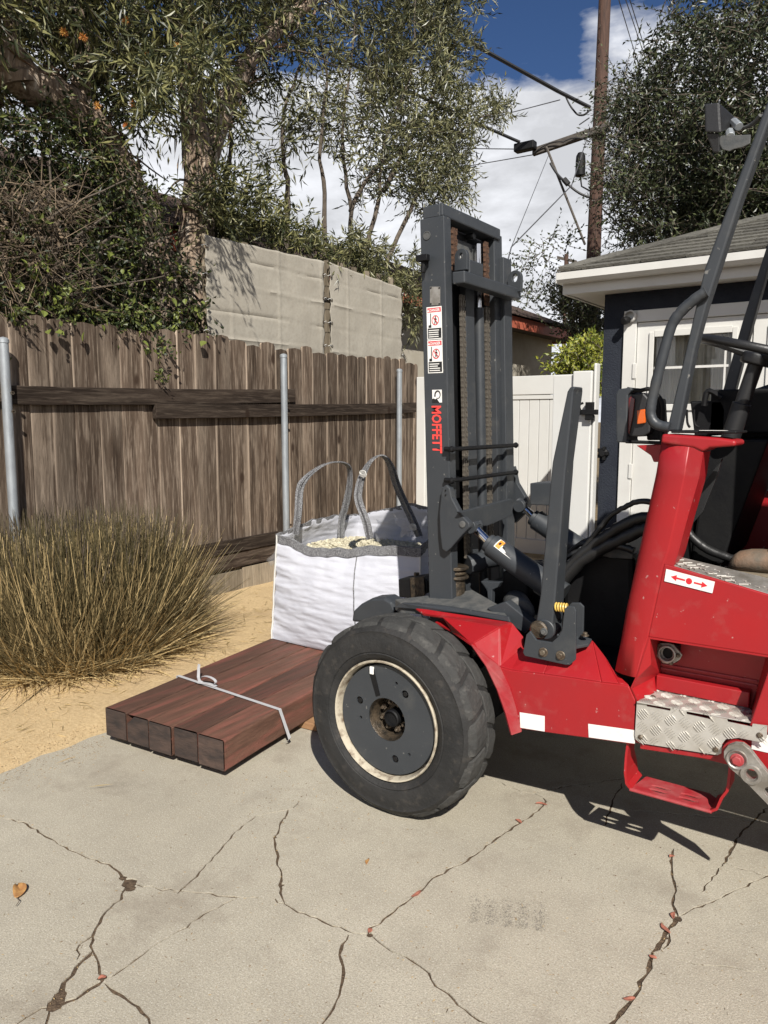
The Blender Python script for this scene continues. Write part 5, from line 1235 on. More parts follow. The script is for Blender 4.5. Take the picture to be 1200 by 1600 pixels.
bars(sf, Vector((x_l, Yst, zb_-.03)), Vector((1, 0, 0)), Vector((0, 0, 1)), .42, .20, okf, Vector((0, -1, 0)))
poly3 = [(p.x, p.y) for p in tp]; ox, oy = tp[0].x, tp[0].y
bars(stt, Vector((ox, oy, z_st)), Vector((1, 0, 0)), Vector((0, 1, 0)), .42, .17, lambda u, v: bool(inpoly(np.array([ox+u]), np.array([oy+v]), poly3)[0] and inpoly(np.array([ox+u]), np.array([oy+v-.004]), poly3)[0]), Vector((0, 0, 1)))
for q in ((1001, 1152), (1118, 1171), (1187, 1149)): bolt(pY(*q, Yst), (0, -1, 0), .006, sf, M_bolt, .006)
for q in ((1020, 1089), (1175, 1117)): bolt(at(*q, Z=z_st), (0, 0, 1), .006, stt, M_bolt, .006)
mb = MB(); mb.extr(atY([(1000,1162),(1121,1181),(1111,1187),(1000,1170)], Yc-.004), (0, .05, 0)); T('step_backing', mb, M_red, 0.002)

# ---- hanging foot step
fl = pY(984, 1232, Yc-.005); fr_ = pY(1112, 1267, Yc-.005); zf_ = (fl.z+fr_.z)/2; x0, x1 = fl.x, fr_.x; Ya, Yb = Yc-.005, Yc+.115
front = []; nt = 14
for k in range(nt+1): front += [Vector((x0+(x1-x0)*(k/nt), Ya+(0.005 if k % 2 else 0), zf_))]
out = front+[Vector((x1, Yb-.03, zf_)), Vector((x1-.03, Yb, zf_)), Vector((x0+.02, Yb, zf_))]
def slot(cx_, cy_, a, b): return [Vector((cx_+math.cos(t)*a, cy_+math.sin(t)*b, zf_)) for t in [2*math.pi*i/14 for i in range(14)]]
L_ = x1-x0
mb = MB(); mb.plate(out, (0, 0, -.006), [slot(x0+L_*.33, Ya+.035, .032, .008), slot(x0+L_*.33, Ya+.065, .032, .008), slot(x0+L_*.70, Ya+.035, .032, .008), slot(x0+L_*.70, Ya+.065, .032, .008)])
fs_ = T('foot_step', mb, M_redworn, 0.001)
def strip(name, path, par):   # bent flat bar across the step depth
    mb = MB(); vs = []
    for (x, z, ya, yb) in path: vs += [Vector((x, ya, z)), Vector((x, yb, z))]
    mb.add(vs, [(i*2, i*2+1, i*2+3, i*2+2) for i in range(len(path)-1)]); o = T(name, mb, M_red, 0, par); s_ = o.modifiers.new('sheet', 'SOLIDIFY'); s_.thickness = .008; s_.offset = 0
strip('step_arm', [(x0+.004, zf_-.003, Ya, Yb), (x0-.012, zf_+.012, Ya, Yb), (x0-.018, zf_+.05, Ya, Yb), (x0-.020, zf_+.10, Ya+.01, Yb-.03), (x0-.016, .50, Ya+.02, Yb-.05)], fs_)
strip('step_arm', [(x1-.004, zf_-.003, Ya, Yb), (x1+.014, zf_+.010, Ya, Yb), (x1+.026, zf_+.05, Ya, Yb), (x1+.042, zf_+.08, Ya, Yb-.03), (x1+.045, .50, Ya+.01, Yb-.05)], fs_)
mb = MB(); mb.tube([Vector((x0, Ya+.002, zf_-.004)), Vector((x1, Ya+.002, zf_-.004))], .006, 8); T('step_edge', mb, M_redworn, 0, fs_)

# ---- drilled grey link arm
Yl = Yc-.055; ol = [(1131,1184),(1131,1174),(1137,1166),(1148,1162),(1160,1163),(1170,1170),(1182,1186),(1215,1228),(1240,1260),(1240,1300),(1200,1258),(1165,1222),(1140,1200)]
def hc(px, py, r): c = pY(px, py, Yl); return [c+Vector((math.cos(t)*r, 0, math.sin(t)*r)) for t in [2*math.pi*i/20 for i in range(20)]]
mb = MB(); mb.plate(atY(ol, Yl), (0, .022, 0), [hc(1174, 1210, .0155), hc(1203, 1238, .0155), hc(1230, 1268, .0155)]); la = T('link_arm', mb, M_alurow, 0.0015)
for q in ((1152, 1186), (1174, 1210)): mb = MB(); mb.lathe([(.017 if q[0] > 1160 else .022, .001), (.020 if q[0] > 1160 else .026, .007), (.029, .008), (.031, .001)], pY(*q, Yl), (0, -1, 0), 28); T('link_boss', mb, M_alurow, 0, la)
mb = MB(); p = pY(1152, 1187, Yl); mb.tube([p+Vector((0, .03, 0)), p+Vector((0, -.014, 0))], .0145, 6); mb.tube([p, p+Vector((0, -.005, 0))], .020, 18); T('link_bolt', mb, M_redworn, 0.002, la)
mb = MB(); c = pY(1150, 1180, Yl+.028); mb.lathe([(.001, .0), (.042, .0), (.042, -.03), (.001, -.03)], c, (0, -1, 0), 28); T('link_mount', mb, M_red, 0.003)

# ---- roll-over frame, handrail, lamps
def strut(name, L_, R_, Y, d, m=M_grey, lab=None):
    mb = MB(); vs = []
    for l, r in zip(L_, R_):
        a = pY(*l, Y); b = pY(*r, Y); vs += [a, b, b+Vector((0, d, 0)), a+Vector((0, d, 0))]
    n = len(L_); mb.add(vs, [(i*4+k, i*4+(k+1) % 4, i*4+4+(k+1) % 4, i*4+4+k) for i in range(n-1) for k in range(4)]+[(0, 1, 2, 3), tuple((n-1)*4+k for k in (3, 2, 1, 0))])
    return T(name, mb, m, 0.007, seg=3, lab=lab)
Yr = 2.49
strut('roll_frame_post', [(1041,674),(1073,540),(1101,418),(1144,303),(1196,165),(1224,92)], [(1060,674),(1086,545),(1104,478),(1158,310),(1196,205),(1236,100)], Yr, 0.055, lab='near grey roll frame post rising from the red pillar')
strut('roll_frame_post', [(1118,680),(1126,622),(1160,502),(1200,378),(1222,310)], [(1138,680),(1146,620),(1176,505),(1200,420),(1234,315)], 3.62, 0.06, lab='far dark roll frame post')
mb = MB(); zt2 = pY(1230, 96, Yr).z; xt = pY(1228, 96, Yr).x
mb.box((xt-.02, Yr, zt2-.01), (xt+1.15, 3.68, zt2+.05)); T('cab_roof', mb, M_grey, 0.01)
for yy in (Yr, 3.62): tbox('roll_frame_post', (xt+1.08, yy, 0.98), (xt+1.14, yy+.055, zt2-.012), M_grey, 0.007)
mb = MB(); limb(mb, [pY(a, b, Yr-.012) for a, b in ((1104,456),(1088,466),(1064,487),(1050,508),(1040,540),(1027,590),(1018,630),(1017,650),(1026,663),(1046,668))], [.0165]*10, 14, 0, 6); T('grab_rail', mb, M_grey, 0)
wl0 = MB(); Yw_ = 2.46; wl0.hexa([pY(1101,207,Yw_), pY(1127,208,Yw_), pY(1150,196,Yw_+.12), pY(1118,196,Yw_+.12), pY(1100,162,Yw_), pY(1124,159,Yw_), pY(1150,184,Yw_+.12), pY(1118,172,Yw_+.12)]); wk = T('work_lamp', wl0, M_lamp, 0.006, seg=3)
mb = MB(); mb.hexa([pY(1103,207,Yw_+.01), pY(1124,208,Yw_+.01), pY(1124,209,Yw_+.08), pY(1107,209,Yw_+.08), pY(1114,238,Yw_+.02), pY(1124,238,Yw_+.02), pY(1126,236,Yw_+.06), pY(1116,236,Yw_+.06)]); T('lamp_lens_frame', mb, M_lamp, 0.003, wk)
mb = MB(); mb.plate(atY([(1114,218),(1120,212),(1173,210),(1172,224),(1160,230),(1146,233),(1140,236),(1128,233),(1123,224)], Yw_+.03), (0, .006, 0), [hc2 for hc2 in []]); o = T('lamp_bracket', mb, M_greydust, 0.002, wk)
mb = MB(); mb.tube([pY(1140,206,Yw_+.06), pY(1141,214,Yw_+.035)], .013, 8); mb.tube([pY(1146,190,Yw_+.08), pY(1155,198,Yw_+.05)], .012, 8); T('lamp_stud', mb, M_galv, 0.001, wk)
mb = MB(); limb(mb, [pY(1150,196,Yw_+.09), pY(1162,200,Yw_+.08), pY(1178,192,Yw_+.06), pY(1188,180,Yw_+.04)], [.006]*4, 8, 0, 5); T('lamp_cable', mb, M_greydust, 0, wk)
# front lamp cluster in its guard
Yh = 2.60
hg = slab('lamp_guard', [(962,616),(966,608),(986,605),(988,609),(981,617),(979,688),(984,692),(963,691)], Yh, 0.13, M_grey, 0.004)
mb = MB(); limb(mb, [pY(a, b, Yh+.02) for a, b in ((980,608),(1000,610),(1015,608),(1028,618),(1035,632),(1035,660),(1034,690))], [.007]*7, 8, 0, 5); mb.tube([pY(978,690,Yh+.02), pY(1034,692,Yh+.02)], .006, 8); T('guard_hoop', mb, M_black, 0, hg)
hl = slab('front_lamp', [(979,621),(984,615),(1005,613),(1013,622),(1017,640),(1016,676),(1005,682),(982,683),(978,676)], Yh+.02, 0.09, M_lamp, 0.006)
slab('side_lens', [(979,625),(986,619),(992,623),(989,650),(983,678),(979,674)], Yh+.012, 0.007, M_redlens, 0.002, hl)
slab('amber_lens', [(995,641),(1008,639),(1008,661),(995,663)], Yh+.006, 0.013, M_amber, 0.003, hl)
slab('lamp_body', [(1010,622),(1030,622),(1034,688),(1010,688)], Yh+.06, 0.09, M_black, 0.006, hl)
slab('lamp_mount', [(994,696),(1040,694),(1036,718),(1027,722),(1021,722),(1017,712)], 2.62, 0.05, M_red, 0.003)
# ---- cab interior
tbox('cab_floor', (-0.66, 2.55, 0.985), (0.55, 3.62, 1.005), M_black)
mb = MB(); rr2 = random.Random(1)
for k in range(12): mb.box((-0.60+k*.028, 2.58, 1.006), (-0.588+k*.028, 3.1, 1.012))
T('floor_mat_ribs', mb, M_rubberhose, 0.001)
tbox('cab_far_wall', (-0.62, 3.45, 1.0), (0.75, 3.47, 1.50), M_red)
tbox('cab_front_wall', (-0.70, 2.60, 0.70), (-0.66, 3.60, 1.40), M_black)
mb = MB(); mb.hexa([(-0.66,2.95,1.02),(-0.55,2.95,1.02),(-0.55,3.44,1.02),(-0.66,3.44,1.02),(-0.62,2.95,1.48),(-0.42,2.95,1.48),(-0.42,3.44,1.48),(-0.62,3.44,1.48)]); T('dash_console', mb, M_black, 0.01)
mb = MB(); mb.extr(atY([(1068,816),(1078,800),(1100,755),(1128,716),(1120,745),(1098,800),(1080,820)], 2.68), (0, .02, 0)); T('side_pad', mb, M_lamp, 0.002)
limb_ = MB(); limb(limb_, [pY(a, b, 2.90) for a, b in ((1062,812),(1080,838),(1105,858),(1140,872),(1180,886))], [.016]*5, 10, 0, 8); T('corrugated_hose', limb_, M_rubberhose, 0)
tbox('dash_box', (-0.64, 3.05, 1.50), (-0.36, 3.25, 1.66), M_black, 0.006)
mb = MB(); q = atY([(1078,627),(1128,626),(1134,640),(1132,680),(1085,682)], 3.05); mb.extr(q, (0, .15, 0)); T('instrument_box', mb, M_black, 0.006)
mb = MB(); limb(mb, [pY(a, b, 3.0) for a, b in ((1100,634),(1104,614),(1112,612),(1128,622))], [.010]*4, 8, 0, 4); limb(mb, [pY(a, b, 3.0) for a, b in ((1073,640),(1074,660),(1078,668))], [.005]*3, 6, 0, 4); limb(mb, [pY(a, b, 3.0) for a, b in ((1084,640),(1085,662),(1092,668))], [.005]*3, 6, 0, 4); T('control_levers', mb, M_black, 0)
mb = MB(); mb.extr(atY([(1135,690),(1148,640),(1165,612),(1200,600),(1300,596),(1300,690)], 3.30), (0, .3, 0)); T('hood', mb, M_lamp, 0.02)
mb = MB(); mb.extr(atY([(1095,690),(1300,690),(1300,712),(1095,706)], 3.28), (0, .02, 0)); T('red_ledge', mb, M_red, 0.004)
# steering wheel
c0 = pY(1188, 548, 2.92); cb = pY(1140, 688, 2.92); axs = (c0-cb).normalized()
mb = MB(); mb.tube([cb, cb.lerp(c0, .42)], .033, 16); mb.tube([cb.lerp(c0, .40), cb.lerp(c0, .85)], .026, 16); col_ = T('steering_column', mb, M_lamp, 0.003)
mb = MB(); mb.tube([c0-axs*.05, c0-axs*.01], .055, 10); T('column_head', mb, M_lamp, 0.008, col_)
sw = MB(); u = axs.orthogonal().normalized(); w_ = axs.cross(u); N_ = 48; R0 = .195; vs = []
for i in range(N_):
    a = 2*math.pi*i/N_; rd = u*math.cos(a)+w_*math.sin(a)
    for k in range(10): b = 2*math.pi*k/10; vs.append(c0+rd*(R0+.0155*math.cos(b))+axs*.0155*math.sin(b))
sw.add(vs, [(i*10+k, i*10+(k+1) % 10, ((i+1) % N_)*10+(k+1) % 10, ((i+1) % N_)*10+k) for i in range(N_) for k in range(10)], True); swo = T('steering_wheel', sw, M_lamp, 0)
mb = MB()
for a in (0.4, 2.5, 4.6): rd = u*math.cos(a)+w_*math.sin(a); mb.tube([c0-axs*.02, c0+rd*(R0-.005)], [.018, .010], 8)
T('wheel_spoke', mb, M_lamp, 0, swo)
# seat and body beyond the picture's edge
tbox('cab_shade_panel', (-0.12, 2.50, 1.0), (1.0, 2.515, 2.25), M_red, 0.004)  # added panel out of view, blocks the sun to darken the cab interior
tbox('seat_cushion', (0.12, 2.75, 1.22), (0.58, 3.30, 1.36), M_black, 0.03); tbox('seat_back', (0.52, 2.75, 1.36), (0.66, 3.30, 1.95), M_black, 0.03)
tbox('seat_box', (0.10, 2.60, 1.005), (0.66, 3.44, 1.215), M_black, 0.01)
tbox('rear_body', (0.12, 2.64, 0.64), (1.45, 3.72, 1.02), M_red, 0.02); tbox('counterweight', (0.75, 2.55, 0.66), (1.40, 3.70, 1.35), M_red, 0.03)
tbox('belly_pan', (-0.72, 2.66, 0.50), (0.30, 3.70, 0.60), M_black, 0.01)
tbox('chassis_side', (-1.10, 3.66, 0.46), (1.05, 3.76, 0.75), M_red, 0.004)
mb = MB(); mb.hexa([(-1.25,2.95,.46),(-0.72,2.95,.46),(-0.72,3.65,.46),(-1.25,3.65,.46),(-1.25,2.95,.56),(-0.72,2.95,.56),(-0.72,3.65,.56),(-1.25,3.65,.56)]); T('belly_frame', mb, M_black, 0.01)
# instruction decal on the far wall
zA = pY(1170, 683, 3.445); zB = pY(1166, 765, 3.445); wI = .20; hI = zA.z-zB.z
mb = MB(); mb.extr([Vector((zA.x, 3.4465, zA.z-hI)), Vector((zA.x+wI, 3.4465, zA.z-hI)), Vector((zA.x+wI, 3.4465, zA.z)), Vector((zA.x, 3.4465, zA.z))], (0, .001, 0)); dcl = T('instruction_decal', mb, M_greypaper, 0)
mb = MB(); mb.add([(zA.x+.004, 3.4460, zA.z-.035), (zA.x+wI-.004, 3.4460, zA.z-.035), (zA.x+wI-.004, 3.4460, zA.z-.005), (zA.x+.004, 3.4460, zA.z-.005)], [(0, 1, 2, 3)]); T('decal_header', mb, M_print, 0, dcl)
text_mesh('decal_heading', 'INSTRUCTIONS', (zA.x+.02, 3.4455, zA.z-.029), (1, 0, 0), (0, 0, 1), wI-.03, .018, M_greypaper, dcl)
mb = MB(); z = zA.z-.05
while z > zA.z-hI+.015:
    x = zA.x+.01; xe = zA.x+wI-.012-rr.random()*.03
    while x < xe:
        l = rr.uniform(.008, .03); mb.add([(x, 3.4458, z), (min(x+l, xe), 3.4458, z), (min(x+l, xe), 3.4458, z+.004), (x, 3.4458, z+.004)], [(0, 1, 2, 3)]); x += l+.004
    z -= .0105
T('decal_text_lines', mb, M_print, 0, dcl)

# ---- stickers and lettering on the near mast rail
Ysd = YR-0.0012
def mp(px, py): p = pY(px, py, YR); return p
def face(px): return [Vector((p.x, Ysd, p.z)) for p in [mp(*q) for q in px]]
mb = MB(); mb.extr(face([(672,448),(688,448),(688,477),(672,477)]), (0, .001, 0)); np_ = T('data_plate', mb, M_alurow, 0, rail1)
for q in ((673.5,450),(686.5,450),(673.5,475),(686.5,475)): p = mp(*q); mb = MB(); mb.lathe([(.004, 0), (.003, .002), (.001, .0025)], Vector((p.x, Ysd, p.z)), (0, -1, 0), 8); T('rivet', mb, M_black, 0, rail1)
DX_a, DX_b = mp(668, 480).x, mp(692, 480).x
def rect_on(name, x0, x1, z0, z1, m, lift, par=None):
    mb = MB(); l0 = mx(0, z0)-mx(0, 1.6); l1 = mx(0, z1)-mx(0, 1.6)
    mb.add([(x0+l0, Ysd-lift, z0), (x1+l0, Ysd-lift, z0), (x1+l1, Ysd-lift, z1), (x0+l1, Ysd-lift, z1)], [(0, 1, 2, 3)]); return T(name, mb, m, 0, par or rail1)
xa = -1.693; xb2 = -1.620
for zt_, zb_s in ((mp(680, 479).z, mp(680, 530).z), (mp(680, 531).z, mp(680, 583).z)):
    H = zt_-zb_s; w = xb2-xa
    rect_on('danger_sticker', xa, xb2, zb_s, zt_, M_white, .0000)
    rect_on('danger_header', xa+.004, xb2-.004, zt_-H*.17, zt_-H*.035, M_stickred, .0004)
    lean = mx(0, zt_)-mx(0, 1.6)
    tm = text_mesh('danger_lettering', 'DANGER', (xa+.016+lean, Ysd-.0008, zt_-H*.15), (1, 0, 0), (0, 0, 1), w-.024, H*.09, M_white, rail1)
    mb = MB(); tx = xa+.009+lean; mb.add([(tx-.005, Ysd-.0008, zt_-H*.15), (tx+.005, Ysd-.0008, zt_-H*.15), (tx, Ysd-.0008, zt_-H*.06)], [(0, 1, 2)]); T('danger_triangle', mb, M_white, 0, rail1)
    rect_on('danger_text_field', xa+.004, xb2-.004, zb_s+H*.03, zb_s+H*.34, M_print, .0004)
    for k in range(4):
        z = zb_s+H*(.275-k*.065); rect_on('danger_text_line', xa+.008, xb2-.010-rr.random()*.018, z-.0018, z+.0018, M_white, .0008)
    # pictogram: person inside a struck circle beside the mast
    pc = Vector((xa+w*.60+lean, Ysd-.0005, zt_-H*.42)); rC = H*.155
    mb = MB(); n = 28; vs = []
    for i in range(n): a = 2*math.pi*i/n; vs += [pc+Vector((math.cos(a)*rC*.85, 0, math.sin(a)*rC)), pc+Vector((math.cos(a)*rC*.85*.82, 0, math.sin(a)*rC*.82))]
    mb.add(vs, [(2*i, 2*((i+1) % n), 2*((i+1) % n)+1, 2*i+1) for i in range(n)])
    mb.add([pc+Vector((-rC*.62, 0, rC*.55)), pc+Vector((-rC*.50, 0, rC*.66)), pc+Vector((rC*.62, 0, -rC*.55)), pc+Vector((rC*.50, 0, -rC*.66))], [(0, 1, 2, 3)]); T('prohibition_ring', mb, M_stickred, 0, rail1)
    mb = MB(); q = pc+Vector((0, .0002, 0)); s = rC
    mb.add([q+Vector((math.cos(a)*s*.16, 0, s*.62+math.sin(a)*s*.16)) for a in [i*math.pi/5 for i in range(10)]], [tuple(range(10))])
    mb.add([q+Vector((x*s, 0, z*s)) for x, z in ((-.22,.42),(.22,.42),(.38,.0),(.28,-.02),(.18,.2),(.16,-.12),(.34,-.78),(.18,-.8),(0,-.25),(-.18,-.8),(-.34,-.78),(-.16,-.12),(-.18,.2),(-.28,-.02),(-.38,.0))], [tuple(range(15))])
    T('prohibition_figure', mb, M_print, 0, rail1)
    mb = MB(); q = Vector((xa+w*.26+lean, Ysd-.0006, zt_-H*.20)); mb.add([q, q+Vector((.004, 0, 0)), q+Vector((.004, 0, -H*.36)), q+Vector((0, 0, -H*.36))], [(0, 1, 2, 3)])
    mb.add([q+Vector((-.008, 0, -H*.36)), q+Vector((.006, 0, -H*.36)), q+Vector((.006, 0, -H*.44)), q+Vector((-.008, 0, -H*.44))], [(0, 1, 2, 3)]); T('mast_pictogram', mb, M_print, 0, rail1)
# emblem: curled horn on a white square above the vertical lettering
ez1 = mp(683, 609).z; ez0 = mp(683, 629).z; exa, exb = -1.675, -1.628
rect_on('emblem_field', exa, exb, ez0, ez1, M_white, 0)
lean = mx(0, (ez0+ez1)/2)-mx(0, 1.6); ew, eh = exb-exa, ez1-ez0
mb = MB(); pts = []
for i in range(25):
    t = i/24; a = math.radians(200-330*t); r = (.36-.12*t); pts.append(((.58+math.cos(a)*r*.85), (.58+math.sin(a)*r), .13*(1-t)**.5+.02))
for (x0_, y0_, w0), (x1_, y1_, w1_) in zip(pts, pts[1:]):
    dx, dy = x1_-x0_, y1_-y0_; l = math.hypot(dx, dy); nx_, ny_ = -dy/l, dx/l
    mb.add([Vector((exa+lean+ew*X_, Ysd-.0005, ez0+eh*Z_)) for X_, Z_ in ((x0_+nx_*w0/2, y0_+ny_*w0/2), (x1_+nx_*w1_/2, y1_+ny_*w1_/2), (x1_-nx_*w1_/2, y1_-ny_*w1_/2), (x0_-nx_*w0/2, y0_-ny_*w0/2))], [(0, 1, 2, 3)])
mb.add([Vector((exa+lean+ew*X_, Ysd-.0005, ez0+eh*Z_)) for X_, Z_ in ((0,0),(.75,0),(.62,.16),(.48,.32),(.30,.26),(.18,.34),(0,.28))], [tuple(range(7))])
T('emblem_print', mb, M_print, 0, rail1)
lz1 = mp(684, 634).z; lz0 = mp(684, 708).z
text_mesh('vertical_lettering', 'MOFFETT', (-1.684+mx(0, 1.5)-mx(0, 1.6), Ysd-.0008, lz1), (0.037, 0, -1), (1, 0, 0.0), lz1-lz0, .048, M_brandred, rail1)

# ================================================================== TIMBERS
TO = Vector((-3.09, 2.078, 0)); ta = math.radians(4.5); tx = Vector((math.cos(ta)*0.998, math.sin(ta)*1.0, 0)); ty = Vector((-math.sin(ta+.035), math.cos(ta+.035), 0))
rt_ = random.Random(6)
tl = ['leftmost dark red-brown timber, nearest the grass clump', 'second timber from the grass, with a split at its end', 'middle timber of the five', 'fourth timber, second from the tyre', 'rightmost timber, nearest the tyre']
wds = [.150, .152, .150, .152, .158]; x = 0
for k in range(5):
    w = wds[k]; L_ = 2.55+rt_.uniform(-.05, .05); y0 = rt_.uniform(-.008, .008); zb_ = .042; zt_ = .182+rt_.uniform(-.003, .003)
    t = thing('timber', TO+tx*(x+w/2), tl[k]+', strapped flat on the slab', 'timber', 'strapped timbers')
    mb = MB(); g = .004; n = 10; vs = []; tl_ = rt_.uniform(-.002, .002)
    for i in range(n+1):
        yy = y0+(L_)*i/n; wob = rt_.uniform(-.0025, .0025)
        for a_, b_ in ((x+g, zb_), (x+w-g, zb_), (x+w-g, zt_+tl_), (x+g, zt_)): vs.append(TO+tx*(a_+wob)+ty*yy+Vector((0, 0, b_+rt_.uniform(-.001, .001))))
    mb.add(vs, [(i*4+q, i*4+(q+1) % 4, i*4+4+(q+1) % 4, i*4+4+q) for i in range(n) for q in range(4)]+[(n*4+3, n*4+2, n*4+1, n*4)])
    mb.build('beam', M_timber, t, bevel=.008)
    # end grain cap, a hair proud, with a chipped corner on the second timber
    e0 = -.004; c = [(x+g+.003, zb_+.003), (x+w-g-.003, zb_+.003), (x+w-g-.003, zt_-.004), (x+g+.003, zt_-.004)]
    if k == 1: c = [(x+g+.003, zb_+.003), (x+w-g-.003, zb_+.003), (x+w-g-.003, zt_-.004), (x+g+.05, zt_-.004), (x+g+.022, zt_-.030), (x+g+.003, zt_-.045)]
    mb = MB(); mb.extr([TO+tx*a+ty*(y0+e0)+Vector((0, 0, b)) for a, b in c], ty*.0035); mb.build('end_grain', M_timberend, t, bevel=.001)
    x += w
TWD = x
def lum(u, v, z): return TO+tx*u+ty*v+Vector((0, 0, z))
for (v, nm) in ((.62, 'near'), (1.9, 'far')):
    t = thing('dunnage_block', lum(TWD*.5, v, 0), nm+' wooden bearer under the strapped timbers', 'wood block')
    mb = MB(); mb.hexa([lum(-.02, v, .003), lum(TWD+.09, v, .003), lum(TWD+.09, v+.09, .003), lum(-.02, v+.09, .003), lum(-.02, v, .040), lum(TWD+.09, v, .040), lum(TWD+.09, v+.09, .040), lum(-.02, v+.09, .040)]); mb.build('block', M_dunnage, t, bevel=.004)
# strap round the bundle with a loose loop
sp0 = at(275, 1056, Z=.188); sp1 = at(450, 1107, Z=.188)
st = thing('strap', sp0, 'grey plastic strap with a loose loop around the timbers', 'strap')
vS = lambda p: ((p-TO).dot(ty))
v0, v1 = vS(sp0)+.01, vS(sp1); sdv = ty
mb = MB(); pts = [lum(-.004, v0, .02), lum(-.004, v0, .186)]+[lum(TWD*t, v0+(v1-v0)*t, .188) for t in (0, .25, .5, .75, 1)]
mb.ribbon(pts, .019, sdv, .0015)
e = lum(TWD+.004, v1, .188); g_ = lum(TWD+.045, v1+.02, .045); mb.ribbon([lum(TWD, v1, .1885), e, e.lerp(g_, .5), g_, lum(TWD+.02, v1+.03, .02)], .019, sdv, .0015); mb.build('band', M_strap, st)
mb = MB(); P = []
b = lum(TWD*.33, v0+(v1-v0)*.33, .19)
for k in range(17):
    a = -2.6+k/16*5.2; P.append(b+tx*(.055*math.cos(a)*1.0-.01)+Vector((0, 0, .022+.020*math.sin(a)))+ty*(.012*k/16))
mb.ribbon(P, .017, ty, .0012); mb.ribbon([b+tx*-.06+Vector((0, 0, .004)), b+tx*-.09+ty*.02+Vector((0, 0, .02)), b+tx*-.115+ty*.05+Vector((0, 0, .055)), b+tx*-.12+ty*.06+Vector((0, 0, .075))], .017, ty, .0012)
mb.ribbon([b+tx*-.07+Vector((0,0,.003)), b+tx*.0+Vector((0,0,.008)), b+tx*.05+Vector((0,0,.004))], .020, ty, .004); mb.build('loop', M_strap, st)

# ================================================================== BULK BAG
bx0, bx1, by0, by1 = -3.215, -2.10, 3.37, 4.25; zb = .186
bag = thing('bulk_bag', ((bx0+bx1)/2, (by0+by1)/2, zb), 'white woven bulk bag of gravel with black and white lifting loops, standing on the timbers', 'bulk bag')
def rim_z(s):   # s runs 0..4 round the four sides starting front-left
    s = s % 4
    def ip(s, T_):
        for (a, za), (b, zb_) in zip(T_, T_[1:]):
            if a <= s <= b: return za+(zb_-za)*((s-a)/(b-a))
    return ip(s, [(0,.845),(.07,.84),(.22,.795),(.30,.79),(.55,.815),(.72,.845),(1,.865),(1.3,.92),(2,.94),(2.4,.96),(2.6,.99),(2.85,.92),(3,.88),(3.3,.90),(3.6,.90),(4,.845)])
def bagpt(s, v):
    s = s % 4; k = int(s); f = s-k; zr_ = rim_z(s)+.018*noise.noise((s*5, 0, 1))+.009*noise.noise((s*14, 0, 4)); z = zb+(zr_-zb)*v
    cs = [(bx0, by0), (bx1, by0), (bx1, by1), (bx0, by1)]; a = cs[k]; b = cs[(k+1) % 4]; x = a[0]+(b[0]-a[0])*f; y = a[1]+(b[1]-a[1])*f
    nrm = [(0, -1), (1, 0), (0, 1), (-1, 0)][k]; bl = math.sin(math.pi*min(1, max(0, f)))**.8*(.072*math.sin(math.pi*min(1, v*1.05))**.7+.012*(1-v)); tp_ = .07*v
    x += nrm[0]*bl; y += nrm[1]*bl
    cxm, cym = (bx0+bx1)/2, (by0+by1)/2; x += (cxm-x)*tp_; y += (cym-y)*tp_*.8
    wr = .0035*noise.noise((x*2.2, y*2.2, z*20+1.5*noise.noise((x*3, y*3, z*3))))+.0035*noise.noise((x*3.5+5, y*3.5, z*42))+.0030*noise.noise((x*9, y*9, z*60))+.002*noise.noise((x*30, y*30, z*50))
    if k == 0 and f < .3: wr += .006*math.sin(z*60+f*14)*max(0, 1-f/.3)*.7
    if v < .06: wr *= v/.06
    return Vector((x+nrm[0]*wr, y+nrm[1]*wr, z))
NS, NV = 260, 90; vs = [bagpt(4*i/NS, j/NV) for j in range(NV+1) for i in range(NS)]
fs = [(j*NS+i, j*NS+(i+1) % NS, (j+1)*NS+(i+1) % NS, (j+1)*NS+i) for j in range(NV) for i in range(NS)]+[tuple(reversed(range(NS)))]
mb = MB(); mb.add(vs, fs, True); o = mb.build('sack', M_cloth, bag); s_ = o.modifiers.new('t', 'SOLIDIFY'); s_.thickness = .0025
mb = MB(); vs = []; nb = 260
for i in range(nb+1):
    s = 4*i/nb; p = bagpt(s, 1.0); q = bagpt(s, .93 if s <= 1.05 or s > 3.9 else .95); c = Vector(((bx0+bx1)/2, (by0+by1)/2, p.z)); o_ = (p-c); o_.z = 0; o_.normalize()
    vs += [q+o_*.010, p+o_*.011+Vector((0, 0, .003)), p-o_*.004+Vector((0, 0, .004)), q-o_*.002]
mb.add(vs, [(i*4+k, i*4+(k+1) % 4, i*4+4+(k+1) % 4, i*4+4+k) for i in range(nb) for k in range(4)], True); mb.build('rim_webbing', M_web, bag)
mb = MB(); vs = [bagpt(.005, v/12)+Vector((-.006, -.004, 0)) for v in range(13)]; mb.tube(vs, .0055, 6); mb.build('corner_seam', M_trimw, bag)
mb = MB(); vs = [bagpt(.60+.05*(1-v/20), .93*v/20)+Vector((0, -.002, 0)) for v in range(21)]; mb.tube(vs, .0035, 6); mb.build('side_seam', M_web, bag)
mb = MB(); vs = [bagpt(.995, .93*v/12)+Vector((.004, -.003, 0)) for v in range(13)]; mb.tube(vs, .005, 6); mb.build('corner_seam', M_trimw, bag)
